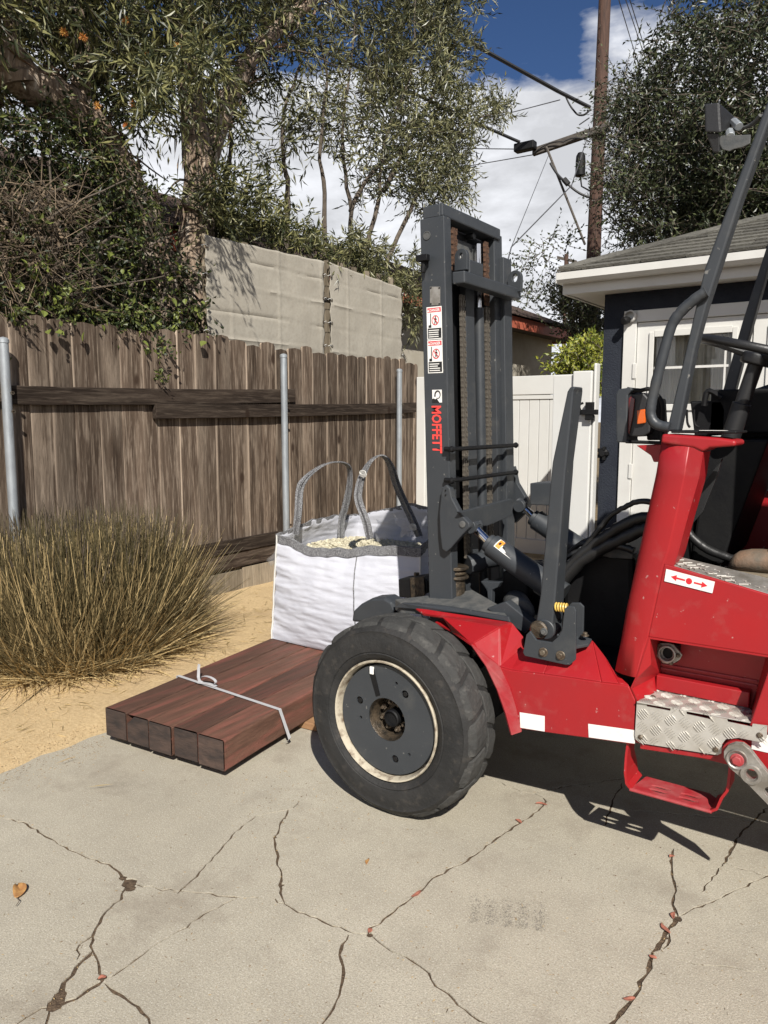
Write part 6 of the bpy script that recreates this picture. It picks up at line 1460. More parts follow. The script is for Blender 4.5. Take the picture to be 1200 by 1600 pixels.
# gravel heap
gx_, gy_ = 60, 50; G = []
for i in range(gx_+1):
    for j in range(gy_+1):
        x = bx0+.03+(bx1-bx0-.06)*i/gx_; y = by0+.03+(by1-by0-.06)*j/gy_; G.append((x, y, .715+.03*math.sin(math.pi*j/gy_)+.012*noise.noise((x*9, y*9, 0))+.004*noise.noise((x*60, y*60, 0))))
a = np.array([[i*(gy_+1)+j, (i+1)*(gy_+1)+j, (i+1)*(gy_+1)+j+1, i*(gy_+1)+j+1] for i in range(gx_) for j in range(gy_)])
npmesh('gravel_fill', G, a, 4, M_gravel, bag, [0.2]*len(G))['kind'] = 'stuff'
ico = bmesh.new(); bmesh.ops.create_icosphere(ico, subdivisions=1, radius=1); iv = np.array([v.co[:] for v in ico.verts]); if_ = np.array([[v.index for v in f.verts] for f in ico.faces]); ico.free()
def pebbles(name, P, r0, r1, m, par, flat=.7):
    n = len(P); R = RNG.uniform(r0, r1, (n, 1, 1)); S = RNG.uniform(.7, 1.3, (n, 1, 3)); S[..., 2] *= flat
    V = (iv[None]*S+RNG.normal(size=(n, len(iv), 3))*.10)*R+P[:, None, :]; F = if_[None]+(np.arange(n)*len(iv))[:, None, None]
    o = npmesh(name, V, F, 3, m, par, np.repeat(RNG.random(n), len(iv))); return o
n = 2600; Px = RNG.uniform(bx0+.05, bx1-.05, n); Py = RNG.uniform(by0+.04, by1-.05, n); Pz = .725+.03*np.sin(np.pi*(Py-by0)/(by1-by0))
pebbles('gravel', np.stack([Px, Py, Pz], 1), .005, .012, M_gravel, bag)['kind'] = 'stuff'
# lifting loops (folded webbing), each with a knot of cord
def loop(px, Ys, lab):
    P = [at(a, b, Y=y) for (a, b), y in zip(px, Ys)]; Q = []
    for i in range(len(P)-1):
        p0 = P[max(i-1, 0)]; p1 = P[i]; p2 = P[i+1]; p3 = P[min(i+2, len(P)-1)]
        for j in range(6): t = j/6; Q.append(0.5*((2*p1)+(p2-p0)*t+(2*p0-5*p1+4*p2-p3)*t*t+(3*p1-p0-3*p2+p3)*t**3))
    Q.append(P[-1]); sides = [Vector((1, .6*math.sin(i*.13), .15)) for i in range(len(Q))]
    mb = MB(); mb.ribbon(Q, .046, sides, .008); mb.ribbon([q+Vector((.004, -.010, .002)) for q in Q], .026, [Vector((1, -.5, .2))]*len(Q), .005); o = mb.build('lifting_loop', M_web, bag); o['label'] = lab
    return Q
loop([(462,835),(466,800),(468,768),(474,752),(490,736),(512,724),(535,723),(546,733),(546,760),(540,790),(534,812),(533,840)], [3.42,3.43,3.45,3.47,3.55,3.65,3.8,3.9,3.93,3.95,3.96,3.96], 'left lifting loop of the bag')
loop([(578,842),(572,815),(561,785),(560,768),(566,744),(578,722),(592,712),(603,716),(612,732),(620,758),(634,790),(648,820),(655,838)], [3.41,3.42,3.43,3.44,3.46,3.5,3.55,3.6,3.65,3.7,3.75,3.78,3.8], 'right lifting loop of the bag')
for q, y in (((569, 742), 3.44), ((647, 825), 3.76)):
    c = at(*q, Y=y); mb = MB()
    for k in range(3): mb.tube([c+Vector((math.cos(a)*.022, -.008-k*.003, math.sin(a)*.012+k*.007)) for a in [i*.6 for i in range(11)]], .0028, 6)
    mb.build('tie_cord', M_trimw, bag)
def film(name, px, Ys, seed):
    mb = MB(); n = 10; A = [at(*p, Y=y) for p, y in zip(px, Ys)]; vs = []
    for i in range(n+1):
        for j in range(n+1):
            u, v = i/n, j/n; p = A[0]*(1-u)*(1-v)+A[1]*u*(1-v)+A[2]*u*v+A[3]*(1-u)*v; p += Vector((noise.noise(p*9+Vector((seed, 0, 0))), noise.noise(p*9+Vector((0, seed, 0))), noise.noise(p*8+Vector((0, 0, seed)))))*.045; vs.append(p)
    mb.add(vs, [(i*(n+1)+j, (i+1)*(n+1)+j, (i+1)*(n+1)+j+1, i*(n+1)+j+1) for i in range(n) for j in range(n)], True); mb.build(name, M_film, bag)
film('plastic_liner', [(452,845),(440,838),(414,885),(436,880)], [3.45,3.7,3.7,3.5], 3)
film('plastic_liner', [(585,810),(645,818),(650,845),(590,845)], [4.1,4.05,3.9,3.9], 8)
film('plastic_liner', [(615,802),(650,822),(656,842),(620,835)], [4.2,3.9,3.75,3.95], 5)

# ================================================================== FALLEN LEAVES AND LITTER
def curled(name, c, ang, L_, w, m, lab, curl=.02, stem=True):
    t = thing(name, c, lab, 'leaf'); mb = MB(); n = 10; vs = []; d = Vector((math.cos(ang), math.sin(ang), 0)); s = Vector((-d.y, d.x, 0))
    for i in range(n+1):
        u = i/n; ww = w*math.sin(math.pi*min(1, u*.92+.05))**.8
        for j in (-1, -.5, 0, .5, 1): vs.append(Vector(c)+d*(u-.5)*L_+s*(j*ww*.5)+s*(.12*L_*math.sin(u*3))+Vector((0, 0, .004+curl*(abs(j)**1.5)*(.5+.5*math.sin(u*5))+curl*.5*u*u)))
    mb.add(vs, [(i*5+j, i*5+j+1, i*5+j+6, i*5+j+5) for i in range(n) for j in range(4)], True); o = mb.build('leaf_blade', m, t); s_ = o.modifiers.new('t', 'SOLIDIFY'); s_.thickness = .0008
    if stem: mb = MB(); mb.tube([vs[n*5+2], vs[n*5+2]+d*L_*.25+s*.01, vs[n*5+2]+d*L_*.5+Vector((0, 0, -.002))], .0013, 6); mb.build('leaf_stem', M_twig, t)
curled('fallen_leaf', at(26, 1396, Z=0), -.55, .085, .042, M_dryleaf, 'large curled brown leaf lying at the left edge of the slab', .014)
curled('fallen_leaf', at(575, 1348, Z=0), 1.9, .032, .012, M_dryleaf, 'small yellow leaf lying in front of the tyre', .004, False)
for k, (a, b) in enumerate(((1050,1340),(1053,1432),(1040,1452),(1020,1497),(983,1562),(650,1398),(577,1456),(810,1285),(846,1258),(160,1530))):
    curled('fallen_leaf', at(a, b, Z=.0), 1.0+k*.7, .022+.012*(k % 3), .014, M_redleaf, 'small red-brown leaf caught in the crack '+('near the hanging step','where two cracks fork','just below the fork','beside the widest crack','low on the right','halfway up the long diagonal','at the middle junction','high on the long diagonal','at the top bend of the diagonal','at the lower left junction')[k], .004, False)
# litter in and around the cracks and tiny gravel crumbs
pos = []
for pts, w in CR:
    if w < .005: continue
    P = [at(a, b, Z=0) for a, b in pts]
    for p, q in zip(P, P[1:]):
        for _ in range(int((q-p).length*110)): c = p.lerp(q, random.random()); pos.append((c.x+random.gauss(0, .008), c.y+random.gauss(0, .008), (.001 if random.random() < .18 else -.024)))
for _ in range(900): c = at(random.uniform(0, 1200), random.uniform(1160, 1600), Z=.001); pos.append((c.x, c.y, .001))
for _ in range(260): c = at(random.gauss(480, 70), random.gauss(1245, 35), Z=.001); pos.append((c.x, c.y, .001))
for _ in range(420): t = random.random(); c = at(165*t+random.gauss(0, 6), 1207-62*t+abs(random.gauss(0, 18)), Z=.001); pos.append((c.x, c.y, .001))
pos = np.array(pos); dr = RNG.normal(size=pos.shape); dr[:, 2] *= .15
lt = leaves('litter', pos, dr, RNG.uniform(.003, .014, len(pos)), RNG.uniform(.0015, .004, len(pos)), M_debris, None, RNG.random(len(pos))); tag(lt, 'crumbs of leaf litter scattered on the concrete', 'litter', kind='stuff')
straw = np.array([(-4.47+random.gauss(0, .62), 2.86+random.gauss(0, .55), .024) for _ in range(1400)]+[(random.uniform(-4.9, -3.3), random.uniform(1.2, 5.0), .022) for _ in range(500)])
dr = RNG.normal(size=straw.shape); dr[:, 2] *= .12
tag(leaves('straw_litter', straw, dr, RNG.uniform(.02, .12, len(straw)), RNG.uniform(.002, .006, len(straw)), M_grass, None, RNG.random(len(straw))*.6+.3), 'broken straw and dead blades scattered on the sand around the grass clump', 'straw', kind='stuff')
P = np.array([tuple(at(random.uniform(-20, 460), random.uniform(900, 1205), Z=.02)) for _ in range(9000)]); P = P[(P[:, 0] < -3.22)]; P[:, 2] = .016+RNG.normal(size=len(P))*.002
tag(pebbles('granite_grit', P, .0012, .0035, M_sand, None), 'loose granite grit on the yellow bed', 'grit', kind='stuff')
sp2 = []
for bar in range(5):
    for _ in range(230):
        a = 742+bar*25+random.gauss(0, 6); b = 1400+bar*3+random.betavariate(2, 1.1)*50-8; c = at(a, b, Z=.0008); sp2.append(tuple(c))
sp2 = np.array(sp2); dr = RNG.normal(size=sp2.shape); dr[:, 2] = 0
tag(leaves('tread_print_dirt', sp2, dr, RNG.uniform(.003, .008, len(sp2)), RNG.uniform(.0015, .0035, len(sp2)), M_printdirt, None, RNG.random(len(sp2))), 'faint grey tyre print of fine dirt on the concrete', 'dirt print', kind='stuff')
# ================================================================== GRASS CLUMP
gc = np.array([-4.47, 2.86, 0.0])
grass = thing('grass_clump', tuple(gc), 'big dry ornamental grass clump in front of the wooden fence', 'grass')
def blades(name, n, rad, h0, h1, lean0, lean1, wd, tone_lo, tone_hi, droop, m=M_grass, cy=1.0):
    a = RNG.uniform(0, 2*np.pi, n); r = rad*np.sqrt(RNG.random(n)); bx = gc[0]+np.cos(a)*r*.85; by = gc[1]+np.sin(a)*r*cy
    H = RNG.uniform(h0, h1, n); ln = lean0+(lean1-lean0)*(r/rad)*RNG.uniform(.5, 1.4, n); da = a+RNG.normal(size=n)*.9; ln = ln+RNG.normal(size=n)*.24
    D = np.stack([np.cos(da)*np.sin(ln), np.sin(da)*np.sin(ln), np.cos(ln)], 1); S = np.stack([-np.sin(da), np.cos(da), RNG.normal(size=n)*.3], 1); S = unit(S+RNG.normal(size=(n, 3))*.5)
    tone = RNG.uniform(tone_lo, tone_hi, n)**1.5; V = []; B = np.stack([bx, by, np.zeros(n)], 1); ts = (0, .35, .7, 1.0)
    for t in ts:
        c = B+D*(H*t)[:, None]; c[:, 2] -= droop*H*t*t*np.sin(ln); c[:, :2] += (D[:, :2]*(droop*H*t*t)[:, None])*.5; c[:, 2] = np.maximum(c[:, 2], .012)
        w = wd*(1-.72*t)*RNG.uniform(.7, 1.3, n); V += [c-S*w[:, None]/2, c+S*w[:, None]/2]
    V = np.stack(V, 1); i = np.arange(n)*8; F = np.concatenate([np.stack([i+k*2, i+k*2+1, i+k*2+3, i+k*2+2], 1) for k in range(3)])
    tt = np.repeat(tone[:, None], 8, 1); tt[:, :3] += .25*np.clip(1-H[:, None]/1.2, 0, 1); return npmesh(name, V.reshape(-1, 3), F, 4, m, grass, np.clip(tt, 0, 1).ravel())
tuft = RNG.normal(size=(60, 2))
for o_ in (blades('upright_blades', 8000, .60, .45, .99, .0, .24, .0085, 0.0, .25, .06), blades('upright_blades', 4600, .61, .40, .92, .0, .28, .008, .5, 1.0, .08),
    blades('bent_blades', 7500, .66, .25, .74, .15, .65, .0085, .0, .45, .12), blades('bent_blades', 5200, .68, .22, .62, .2, .75, .008, .65, 1.0, .14),
    blades('straw_skirt', 6500, .70, .16, .36, .6, 1.2, .009, .75, 1.0, .25)): o_['kind'] = 'stuff'
n = 420; a = RNG.uniform(0, 6.28, n); r = .62*np.sqrt(RNG.random(n)); z0 = RNG.uniform(.75, 1.0, n)
S = np.stack([gc[0]+np.cos(a)*r, gc[1]+np.sin(a)*r, z0-.2*(r/.6)], 1); D = unit(np.stack([np.cos(a)*.4*r, np.sin(a)*.4*r, np.ones(n)], 1)+RNG.normal(size=(n, 3))*.15)
tw = twigs_mesh('seed_stalks', S, D, RNG.uniform(.1, .24, n), .004, M_deadtwig, grass, tone=RNG.random(n)*.4); tw['kind'] = 'stuff'

# ================================================================== TREES
BX = -5.65
tree = thing('paperbark_tree', at(285, 520, X=BX)*1, 'big old tree with peeling papery bark and narrow leaves, leaning over the fence', 'tree')
tree.location.z = 0; ORG[tree.name] = Vector(tree.location)
def TX(pts, X=BX): return [at(a, b, X=(X if not isinstance(X, list) else X[i])) for i, (a, b) in enumerate(pts)]
tb = MB()
P1 = limb(tb, TX([(268, 700), (262, 560), (250, 430), (222, 335), (165, 225), (105, 165), (30, 120), (-60, 40)]), [.17, .16, .145, .14, .145, .15, .16, .14], 16, .012)
P2 = limb(tb, TX([(300, 700), (302, 560), (300, 440), (312, 300), (300, 170), (290, 60), (285, -60)], -5.75), [.20, .19, .17, .15, .12, .10, .08], 16, .012)
P3 = limb(tb, TX([(300, 330), (335, 210), (385, 100), (440, 40), (520, -30)], -5.7), [.12, .10, .085, .075, .05], 12, .01)
P4 = limb(tb, TX([(30, 130), (10, 60), (0, -40)], -5.6), [.12, .10, .08], 12, .01)
P5 = limb(tb, TX([(120, 175), (130, 90), (110, -30)], -5.75), [.09, .07, .05], 12, .01)
#P6 = limb(tb, TX([(255, 400), (252, 330), (245, 240)], -5.5), [.09, .07, .03], 12, .01)
tb.build('trunk', M_bark, tree)
# loose strips of bark peeling off the limbs
S = []; D = []; 
for P, r in ((P1, .15), (P2, .16), (P3, .09)):
    for _ in range(150): i = random.randrange(len(P)-1); p = P[i].lerp(P[i+1], random.random()); d = (P[i+1]-P[i]).normalized(); o_ = d.orthogonal(); o_.rotate(Matrix.Rotation(random.uniform(0, 6.28), 3, d)); S.append(tuple(p+o_.normalized()*r*1.0)); D.append(tuple(-d*random.choice((1, 1, -1))+o_.normalized()*.25+Vector((0, 0, -.2))))
bs = leaves('bark_strips', np.array(S), np.array(D), RNG.uniform(.08, .32, len(S)), RNG.uniform(.012, .035, len(S)), M_barkstrip, tree, RNG.random(len(S))); bs['kind'] = 'stuff'
tw = MB()
for k in range(46):
    P = random.choice((P1, P2, P3, P4, P5)); p = random.choice(P[4:]); d = Vector((random.uniform(-.4, .9), random.uniform(-1, 1), random.uniform(-.3, .9))).normalized(); L_ = random.uniform(.5, 1.3)
    limb(tw, [p, p+d*L_*.5+Vector((0, 0, random.uniform(-.1, .1))), p+d*L_+Vector((0, 0, random.uniform(-.3, .1)))], [.018, .011, .004], 6, .008, 4)
tw.build('twigs', M_twig, tree)['kind'] = 'stuff'
crownA = [(-160,-140),(430,-140),(470,20),(430,100),(390,170),(330,215),(300,150),(240,200),(170,190),(110,110),(60,160),(20,100),(-60,170),(-160,150)]
C = np.concatenate([fill(crownA, 300, -6.7, -5.7), fill([(-160,-140),(430,-140),(460,0),(400,80),(330,60),(270,150),(215,130),(150,100),(100,40),(-160,40)], 140, -5.6, -4.9)])
p_, d_, S_, D_, L_ = twig_leaves(C, .15, 7, .32, 8, (0, 0, -.15), .55, .25)
n = len(p_); lf = leaves('crown', p_, d_, RNG.uniform(.08, .15, n), RNG.uniform(.017, .028, n), M_leafA, tree, RNG.random(n)**2.2); lf['kind'] = 'stuff'
twigs_mesh('fine_twigs', S_, D_, L_, .0028, M_twig, tree, .2)['kind'] = 'stuff'
# thinner hanging sprays in front of the trunks
sp_ = [(300,210),(330,260),(350,330),(320,390),(230,280),(180,250),(330,180),(390,200),(400,260),(440,150),(465,90),(330,120),(215,170)]
C = np.array([tuple(at(a+random.uniform(-25, 25), b+random.uniform(-25, 25), X=random.uniform(-5.6, -5.1))) for a, b in sp_ for _ in range(2)]+[tuple(at(a+random.uniform(-18, 18), b+random.uniform(-18, 18), X=random.uniform(-4.75, -4.2))) for a, b in ((250,150),(230,110),(310,120),(300,80),(340,100)) for _ in range(5)])
p_, d_, S_, D_, L_ = twig_leaves(C, .12, 6, .30, 9, (0, 0, -.3), .5, .25); n = len(p_)
leaves('hanging_sprays', p_, d_, RNG.uniform(.06, .11, n), RNG.uniform(.013, .021, n), M_leafA, tree, RNG.random(n)**2)['kind'] = 'stuff'
for q in ((152, 165), (208, 162), (197, 32), (228, 86), (100, 50), (130, 58), (278, 72), (198, 198)):
    c = at(*q, X=-4.95); S_ = np.repeat(np.array([tuple(c)]), 60, 0); D_ = unit(RNG.normal(size=(60, 3))); fl_ = leaves('blossom', S_, D_, .035, .006, M_flower, tree, RNG.random(60))

# sprawling vine hedge on the left, over the fence top
vine = thing('vine_hedge', at(130, 520, X=-5.35), 'tangled vine hedge spilling over the left end of the fence', 'hedge'); vine.location.z = 0; ORG[vine.name] = Vector(vine.location)
VP = [(-120,190),(20,200),(80,175),(190,230),(235,320),(255,420),(300,450),(318,520),(318,600),(250,560),(-120,560)]
C = fill(VP, 600, -6.1, -5.1)
p_, d_, S_, D_, L_ = twig_leaves(C, .17, 8, .22, 7, (.3, 0, .1), .9, .1); n = len(p_); fl = p_[:, 2] < 99
leaves('foliage', p_, d_, RNG.uniform(.028, .060, n), RNG.uniform(.018, .036, n), M_leafC, vine, RNG.random(n)**3.5*.7)['kind'] = 'stuff'
twigs_mesh('stems', S_, D_, L_, .003, M_deadtwig, vine, .1)['kind'] = 'stuff'
C = fill([(-40,270),(110,300),(120,420),(150,470),(60,520),(-40,470)], 55, -5.25, -5.0)
_, _, S_, D_, L_ = twig_leaves(C, .16, 16, .30, 2, (.2, 0, 0), .9, .1); twigs_mesh('dead_stems', S_, D_, L_, .0032, M_deadtwig, vine, .1)['kind'] = 'stuff'
n = 900; c_ = fill([(-20,300),(110,300),(100,420),(-20,430)], 60, -5.1, -4.98); S_ = np.repeat(c_, 15, 0)+RNG.normal(size=(n, 3))*.05
leaves('dead_leaves', S_, RNG.normal(size=(n, 3)), RNG.uniform(.02, .045, n), RNG.uniform(.01, .025, n), M_deadtwig, vine, RNG.random(n))['kind'] = 'stuff'
tk = MB()
for _ in range(30):
    a = at(random.uniform(0, 300), random.uniform(380, 540), X=-5.2); limb(tk, [a, a+Vector((random.uniform(-.1, .15), random.uniform(-.5, .5), random.uniform(.1, .4))), a+Vector((random.uniform(-.1, .2), random.uniform(-.9, .9), random.uniform(.2, .9)))], [.014, .009, .004], 6, .01, 5)
tk.build('woody_stems', M_twig, vine)['kind'] = 'stuff'
# bright sprays hanging over the boards, plus single large leaves
C = np.array([tuple(at(a+random.uniform(-14, 14), b+random.uniform(-12, 12), X=random.uniform(-5.0, -4.86))) for a, b in ((20,495),(60,470),(95,450),(105,475),(150,462),(180,480),(200,500),(225,515),(235,545),(245,560),(215,490),(150,490),(270,500),(300,505),(120,440),(60,420),(190,370),(10,500),(235,590)) for _ in range(1)])
p_, d_, S_, D_, L_ = twig_leaves(C, .05, 5, .13, 6, (.3, 0, -.4), .9, .3); n = len(p_)
leaves('bright_sprays', p_, d_, RNG.uniform(.025, .05, n), RNG.uniform(.014, .03, n), M_leafC, vine, RNG.random(n)**1.6)['kind'] = 'stuff'
lm = bpy.data.meshes.new('large_leaf'); hv = [(0,0,0),(.012,.022,.004),(.032,.030,.006),(.055,.018,.002),(.078,0,-.008),(.055,-.018,.002),(.032,-.030,.006),(.012,-.022,.004),(.035,0,-.003)]
lm.from_pydata(hv, [], [(0,1,8),(1,2,8),(2,3,8),(3,4,8),(4,5,8),(5,6,8),(6,7,8),(7,0,8)]); at_ = lm.attributes.new('tone', 'FLOAT', 'POINT'); at_.data.foreach_set('value', [.75]*9); lm.materials.append(M_leafC)
vo_ = ORG[vine.name]
for k in range(70):
    a, b = random.choice(((50,420),(100,455),(85,425),(95,480),(60,500),(130,500),(170,490),(210,520),(240,550),(250,500),(290,480),(20,440),(150,400),(210,440),(280,430),(300,520)))
    p = at(a+random.uniform(-30, 30), b+random.uniform(-22, 18), X=random.uniform(-5.08, -4.88)); o = bpy.data.objects.new('large_leaf', lm); COL.objects.link(o); o.parent = vine; o.location = p-vo_
    o.rotation_euler = (random.uniform(-.6, .6), random.uniform(.3, 1.4), random.uniform(-1.6, 1.6)); s = random.uniform(.5, 1.05); o.scale = (s, s, s)

# tall narrow-leaved shrub behind the screens
shr = thing('willow_leaf_shrub', at(520, 500, X=-5.7), 'tall airy grey-green shrub rising behind the cloth screens', 'shrub'); shr.location.z = 0; ORG[shr.name] = Vector(shr.location)
SP_ = [(335,-120),(740,-120),(765,0),(750,30),(725,50),(755,75),(735,105),(725,130),(700,165),(735,180),(770,150),(805,165),(790,190),(745,200),(715,215),(735,265),(740,300),(700,325),(640,330),(600,300),(560,330),(520,250),(470,240),(430,300),(390,250),(420,200),(460,120),(440,40),(400,20)]
C = fill(SP_, 260, -6.9, -5.3)
p_, d_, S_, D_, L_ = twig_leaves(C, .15, 7, .36, 8, (0, 0, .1), .6, .12); n = len(p_)
leaves('crown', p_, d_, RNG.uniform(.08, .145, n), RNG.uniform(.017, .028, n), M_leafB, shr, RNG.random(n)**1.6)['kind'] = 'stuff'
twigs_mesh('fine_twigs', S_, D_, L_, .003, M_twig, shr, .1)['kind'] = 'stuff'
C = fill([(570,-60),(740,-60),(720,120),(770,150),(800,170),(740,200),(735,300),(640,320),(600,220)], 205, -6.4, -5.6)
p_, d_, S_, D_, L_ = twig_leaves(C, .17, 9, .30, 8, (0, 0, .1), .55, .12); n = len(p_)
leaves('crown', p_, d_, RNG.uniform(.075, .135, n), RNG.uniform(.017, .027, n), M_leafB, shr, RNG.random(n)**1.3)['kind'] = 'stuff'
C = fill([(320,270),(350,265),(430,320),(520,370),(600,400),(640,440),(630,470),(600,430),(520,405),(420,385),(330,362)], 85, -5.9, -5.2)
p_, d_, S_, D_, L_ = twig_leaves(C, .13, 8, .24, 8, (.3, 0, .1), .6, .15); n = len(p_)
leaves('lower_foliage', p_, d_, RNG.uniform(.07, .12, n), RNG.uniform(.014, .024, n), M_leafA, shr, RNG.random(n)**1.8)['kind'] = 'stuff'
C = np.array([tuple(at(a+random.uniform(-12, 12), b+random.uniform(-12, 12), X=random.uniform(-5.5, -5.15))) for a, b in ((560,425),(590,430),(620,440),(640,400),(655,430),(640,480),(648,500),(600,400),(575,390),(545,375),(650,455),(520,400)) for _ in range(4)])
p_, d_, S_, D_, L_ = twig_leaves(C, .06, 7, .20, 8, (.3, 0, -.1), .5, .3); n = len(p_)
leaves('hanging_sprays', p_, d_, RNG.uniform(.07, .11, n), RNG.uniform(.013, .020, n), M_leafB, shr, RNG.random(n)**1.2)['kind'] = 'stuff'
for pts in ([(505,420),(508,320),(500,230),(510,120),(490,20)], [(545,420),(548,330),(535,230),(545,120),(560,0)], [(560,420),(590,320),(600,220),(640,120),(650,-20)], [(445,400),(450,300),(440,200),(470,100)], [(600,420),(640,330),(690,240),(740,190),(790,175)], [(345,380),(350,300),(360,220),(345,100)], [(548,330),(590,260),(670,220)], [(600,300),(690,120),(720,40)]):
    sb = MB(); limb(sb, TX(pts, random.uniform(-6.2, -5.6)), [.032-.006*i for i in range(len(pts))], 8, .012); sb.build('stem', M_twig, shr)


# dark tree behind the garage, bushes by the pole
def big_tree(name, lab, P, Y0_, Y1_, nc, per, m, base, sz, spread=.3, tl=.45, nl=9, tpow=2.0, cat='tree', stems=(), group=None):
    t = thing(name, base, lab, cat, group)
    C = fill(P, nc, Y0_, Y1_, 'Y'); p_, d_, S_, D_, L_ = twig_leaves(C, spread, per, tl, nl, (0, 0, .35), .8, .08); n = len(p_)
    leaves('crown', p_, d_, RNG.uniform(*sz[:2], n), RNG.uniform(*sz[2:], n), m, t, RNG.random(n)**tpow)['kind'] = 'stuff'
    twigs_mesh('fine_twigs', S_, D_, L_, .006, M_twig, t, .05)['kind'] = 'stuff'
    mb = MB()
    for pts, r in stems: limb(mb, [at(a, b, Y=(Y0_+Y1_)/2) for a, b in pts], [r*(1-.2*i) for i in range(len(pts))], 10, .03)
    if mb.v: mb.build('trunk', M_twig, t)
    return t
RT = [(1040,60),(1060,25),(1100,55),(1130,15),(1200,-40),(1420,-60),(1500,200),(1450,420),(1180,420),(1030,410),(985,360),(990,300),(965,290),(985,240),(975,180),(1000,150),(985,100),(1020,95)]
dt = big_tree('dark_evergreen_tree', 'large dark fine-leaved tree rising behind the garage roof', RT, 10.5, 14.0, 560, 14, M_leafD, at(1230, 560, Y=12), (.055, .10, .024, .040), .34, .45, 10, 1.8, stems=(([(1200,600),(1180,400),(1150,250),(1170,100)], .2), ([(1180,400),(1080,300),(1030,200)], .1), ([(1180,380),(1250,250),(1300,80)], .12)))
dt.location.z = dt.location.z
for lo_, hi_, pl, nc in ((11.5, 13.0, [(1030,250),(1200,230),(1400,230),(1400,420),(1050,410)], 300),):
    C = fill(pl, nc, lo_, hi_, 'Y'); p_, d_, S_, D_, L_ = twig_leaves(C, .4, 14, .5, 10, (0, 0, .2), .8, .05); n = len(p_)
    leaves('inner_crown', p_, d_, RNG.uniform(.05, .09, n), RNG.uniform(.02, .035, n), M_leafD, dt, RNG.random(n)**3)['kind'] = 'stuff'
C = fill([(948,185),(960,140),(1000,120),(1000,380),(958,400),(945,300)], 60, 10.5, 13.5, 'Y')   # loose fringe
p_, d_, S_, D_, L_ = twig_leaves(C, .3, 7, .5, 9, (-.5, 0, .2), .6, .05); n = len(p_)
leaves('fringe', p_, d_, RNG.uniform(.045, .08, n), RNG.uniform(.016, .028, n), M_leafD, dt, RNG.random(n)**2)['kind'] = 'stuff'; twigs_mesh('fine_twigs', S_, D_, L_, .006, M_twig, dt)['kind'] = 'stuff'
big_tree('green_shrub', 'dark green shrub between the beige house and the utility pole', [(862,455),(880,440),(905,430),(945,470),(950,600),(880,590),(905,540),(890,500)], 13.0, 14.6, 110, 10, M_leafD, at(880, 600, Y=13.8), (.05, .09, .025, .045), .25, .35, 8, 1.2, 'shrub')
big_tree('bright_shrub', 'yellow-green shrub just above the white fence', [(872,560),(890,545),(925,535),(945,530),(945,610),(862,610)], 9.0, 10.5, 70, 9, M_leafE, at(905, 640, Y=9.8), (.04, .075, .025, .045), .16, .22, 8, .8, 'shrub')
big_tree('far_shrub', 'loose climber twigs reaching left of the utility pole', [(800,470),(830,455),(815,430),(822,400),(845,380),(880,375),(900,385),(850,392),(832,420),(850,460),(830,480)], 12.0, 13.0, 26, 3, M_leafD, at(850, 600, Y=12.5), (.05, .08, .025, .04), .12, .5, 9, 1.5, 'climber')

# ================================================================== PERSON (seated, only the boot reaches into the picture)
pz = thing('person', (0.2, 2.9, 1.0), 'person in dark work clothes and worn brown boots, seated at the forklift controls', 'person')
def skin_mesh(name, V, E, R, m, sub=2):
    off = ORG[pz.name]; me = bpy.data.meshes.new(name); me.from_pydata([tuple(Vector(v)-off) for v in V], E, []); me.materials.append(m)
    o = bpy.data.objects.new(name, me); COL.objects.link(o); o.parent = pz; md = o.modifiers.new('skin', 'SKIN'); md.use_smooth_shade = True
    for i, r in enumerate(R): me.skin_vertices[0].data[i].radius = (r, r) if not isinstance(r, tuple) else r
    me.skin_vertices[0].data[0].use_root = True; sb_ = o.modifiers.new('sub', 'SUBSURF'); sb_.levels = sub; sb_.render_levels = sub; return o
hip = (.36, 3.0, 1.44)
V = [hip, (.38, 3.0, 1.62), (.37, 3.0, 1.80), (.36, 3.0, 1.90), (.35, 3.0, 1.98), (.33, 3.0, 2.06), (.32, 3.0, 2.14),
     (.36, 2.84, 1.86), (.24, 2.79, 1.66), (.04, 2.80, 1.62), (-.04, 2.80, 1.63), (.36, 3.16, 1.86), (.24, 3.21, 1.66), (.04, 3.18, 1.62), (-.04, 3.16, 1.63)]
E = [(0,1),(1,2),(2,3),(3,4),(4,5),(5,6),(2,7),(7,8),(8,9),(9,10),(2,11),(11,12),(12,13),(13,14)]; R = [.13,.12,.13,.06,.055,.085,.07,.06,.048,.032,.035,.06,.048,.032,.035]
for s_, k, y in ((1, 10, 2.80), (1, 14, 3.16)):
    for f, (dy, ln) in enumerate(((-.032, .062), (-.011, .072), (.010, .068), (.030, .055))):
        b0 = len(V); V += [(-.085, y+dy, 1.635), (-.085-ln*.55, y+dy*1.1, 1.625), (-.085-ln, y+dy*1.1, 1.60)]; E += [(k, b0), (b0, b0+1), (b0+1, b0+2)]; R += [.011, .009, .008]
    b0 = len(V); V += [(-.05, y-.045, 1.64), (-.085, y-.062, 1.63)]; E += [(k, b0), (b0, b0+1)]; R += [.013, .010]
skin_mesh('body', V, E, R, M_skin)
V = [hip, (.38, 3.0, 1.62), (.37, 3.0, 1.80), (.36, 2.83, 1.85), (.245, 2.79, 1.67), (.06, 2.80, 1.625), (.36, 3.17, 1.85), (.245, 3.21, 1.67), (.06, 3.18, 1.625), (.36, 3.0, 1.88)]
skin_mesh('shirt', V, [(0,1),(1,2),(2,3),(3,4),(4,5),(2,6),(6,7),(7,8),(2,9)], [.145,.135,.145,.075,.06,.043,.075,.06,.043,.075], M_shirt)
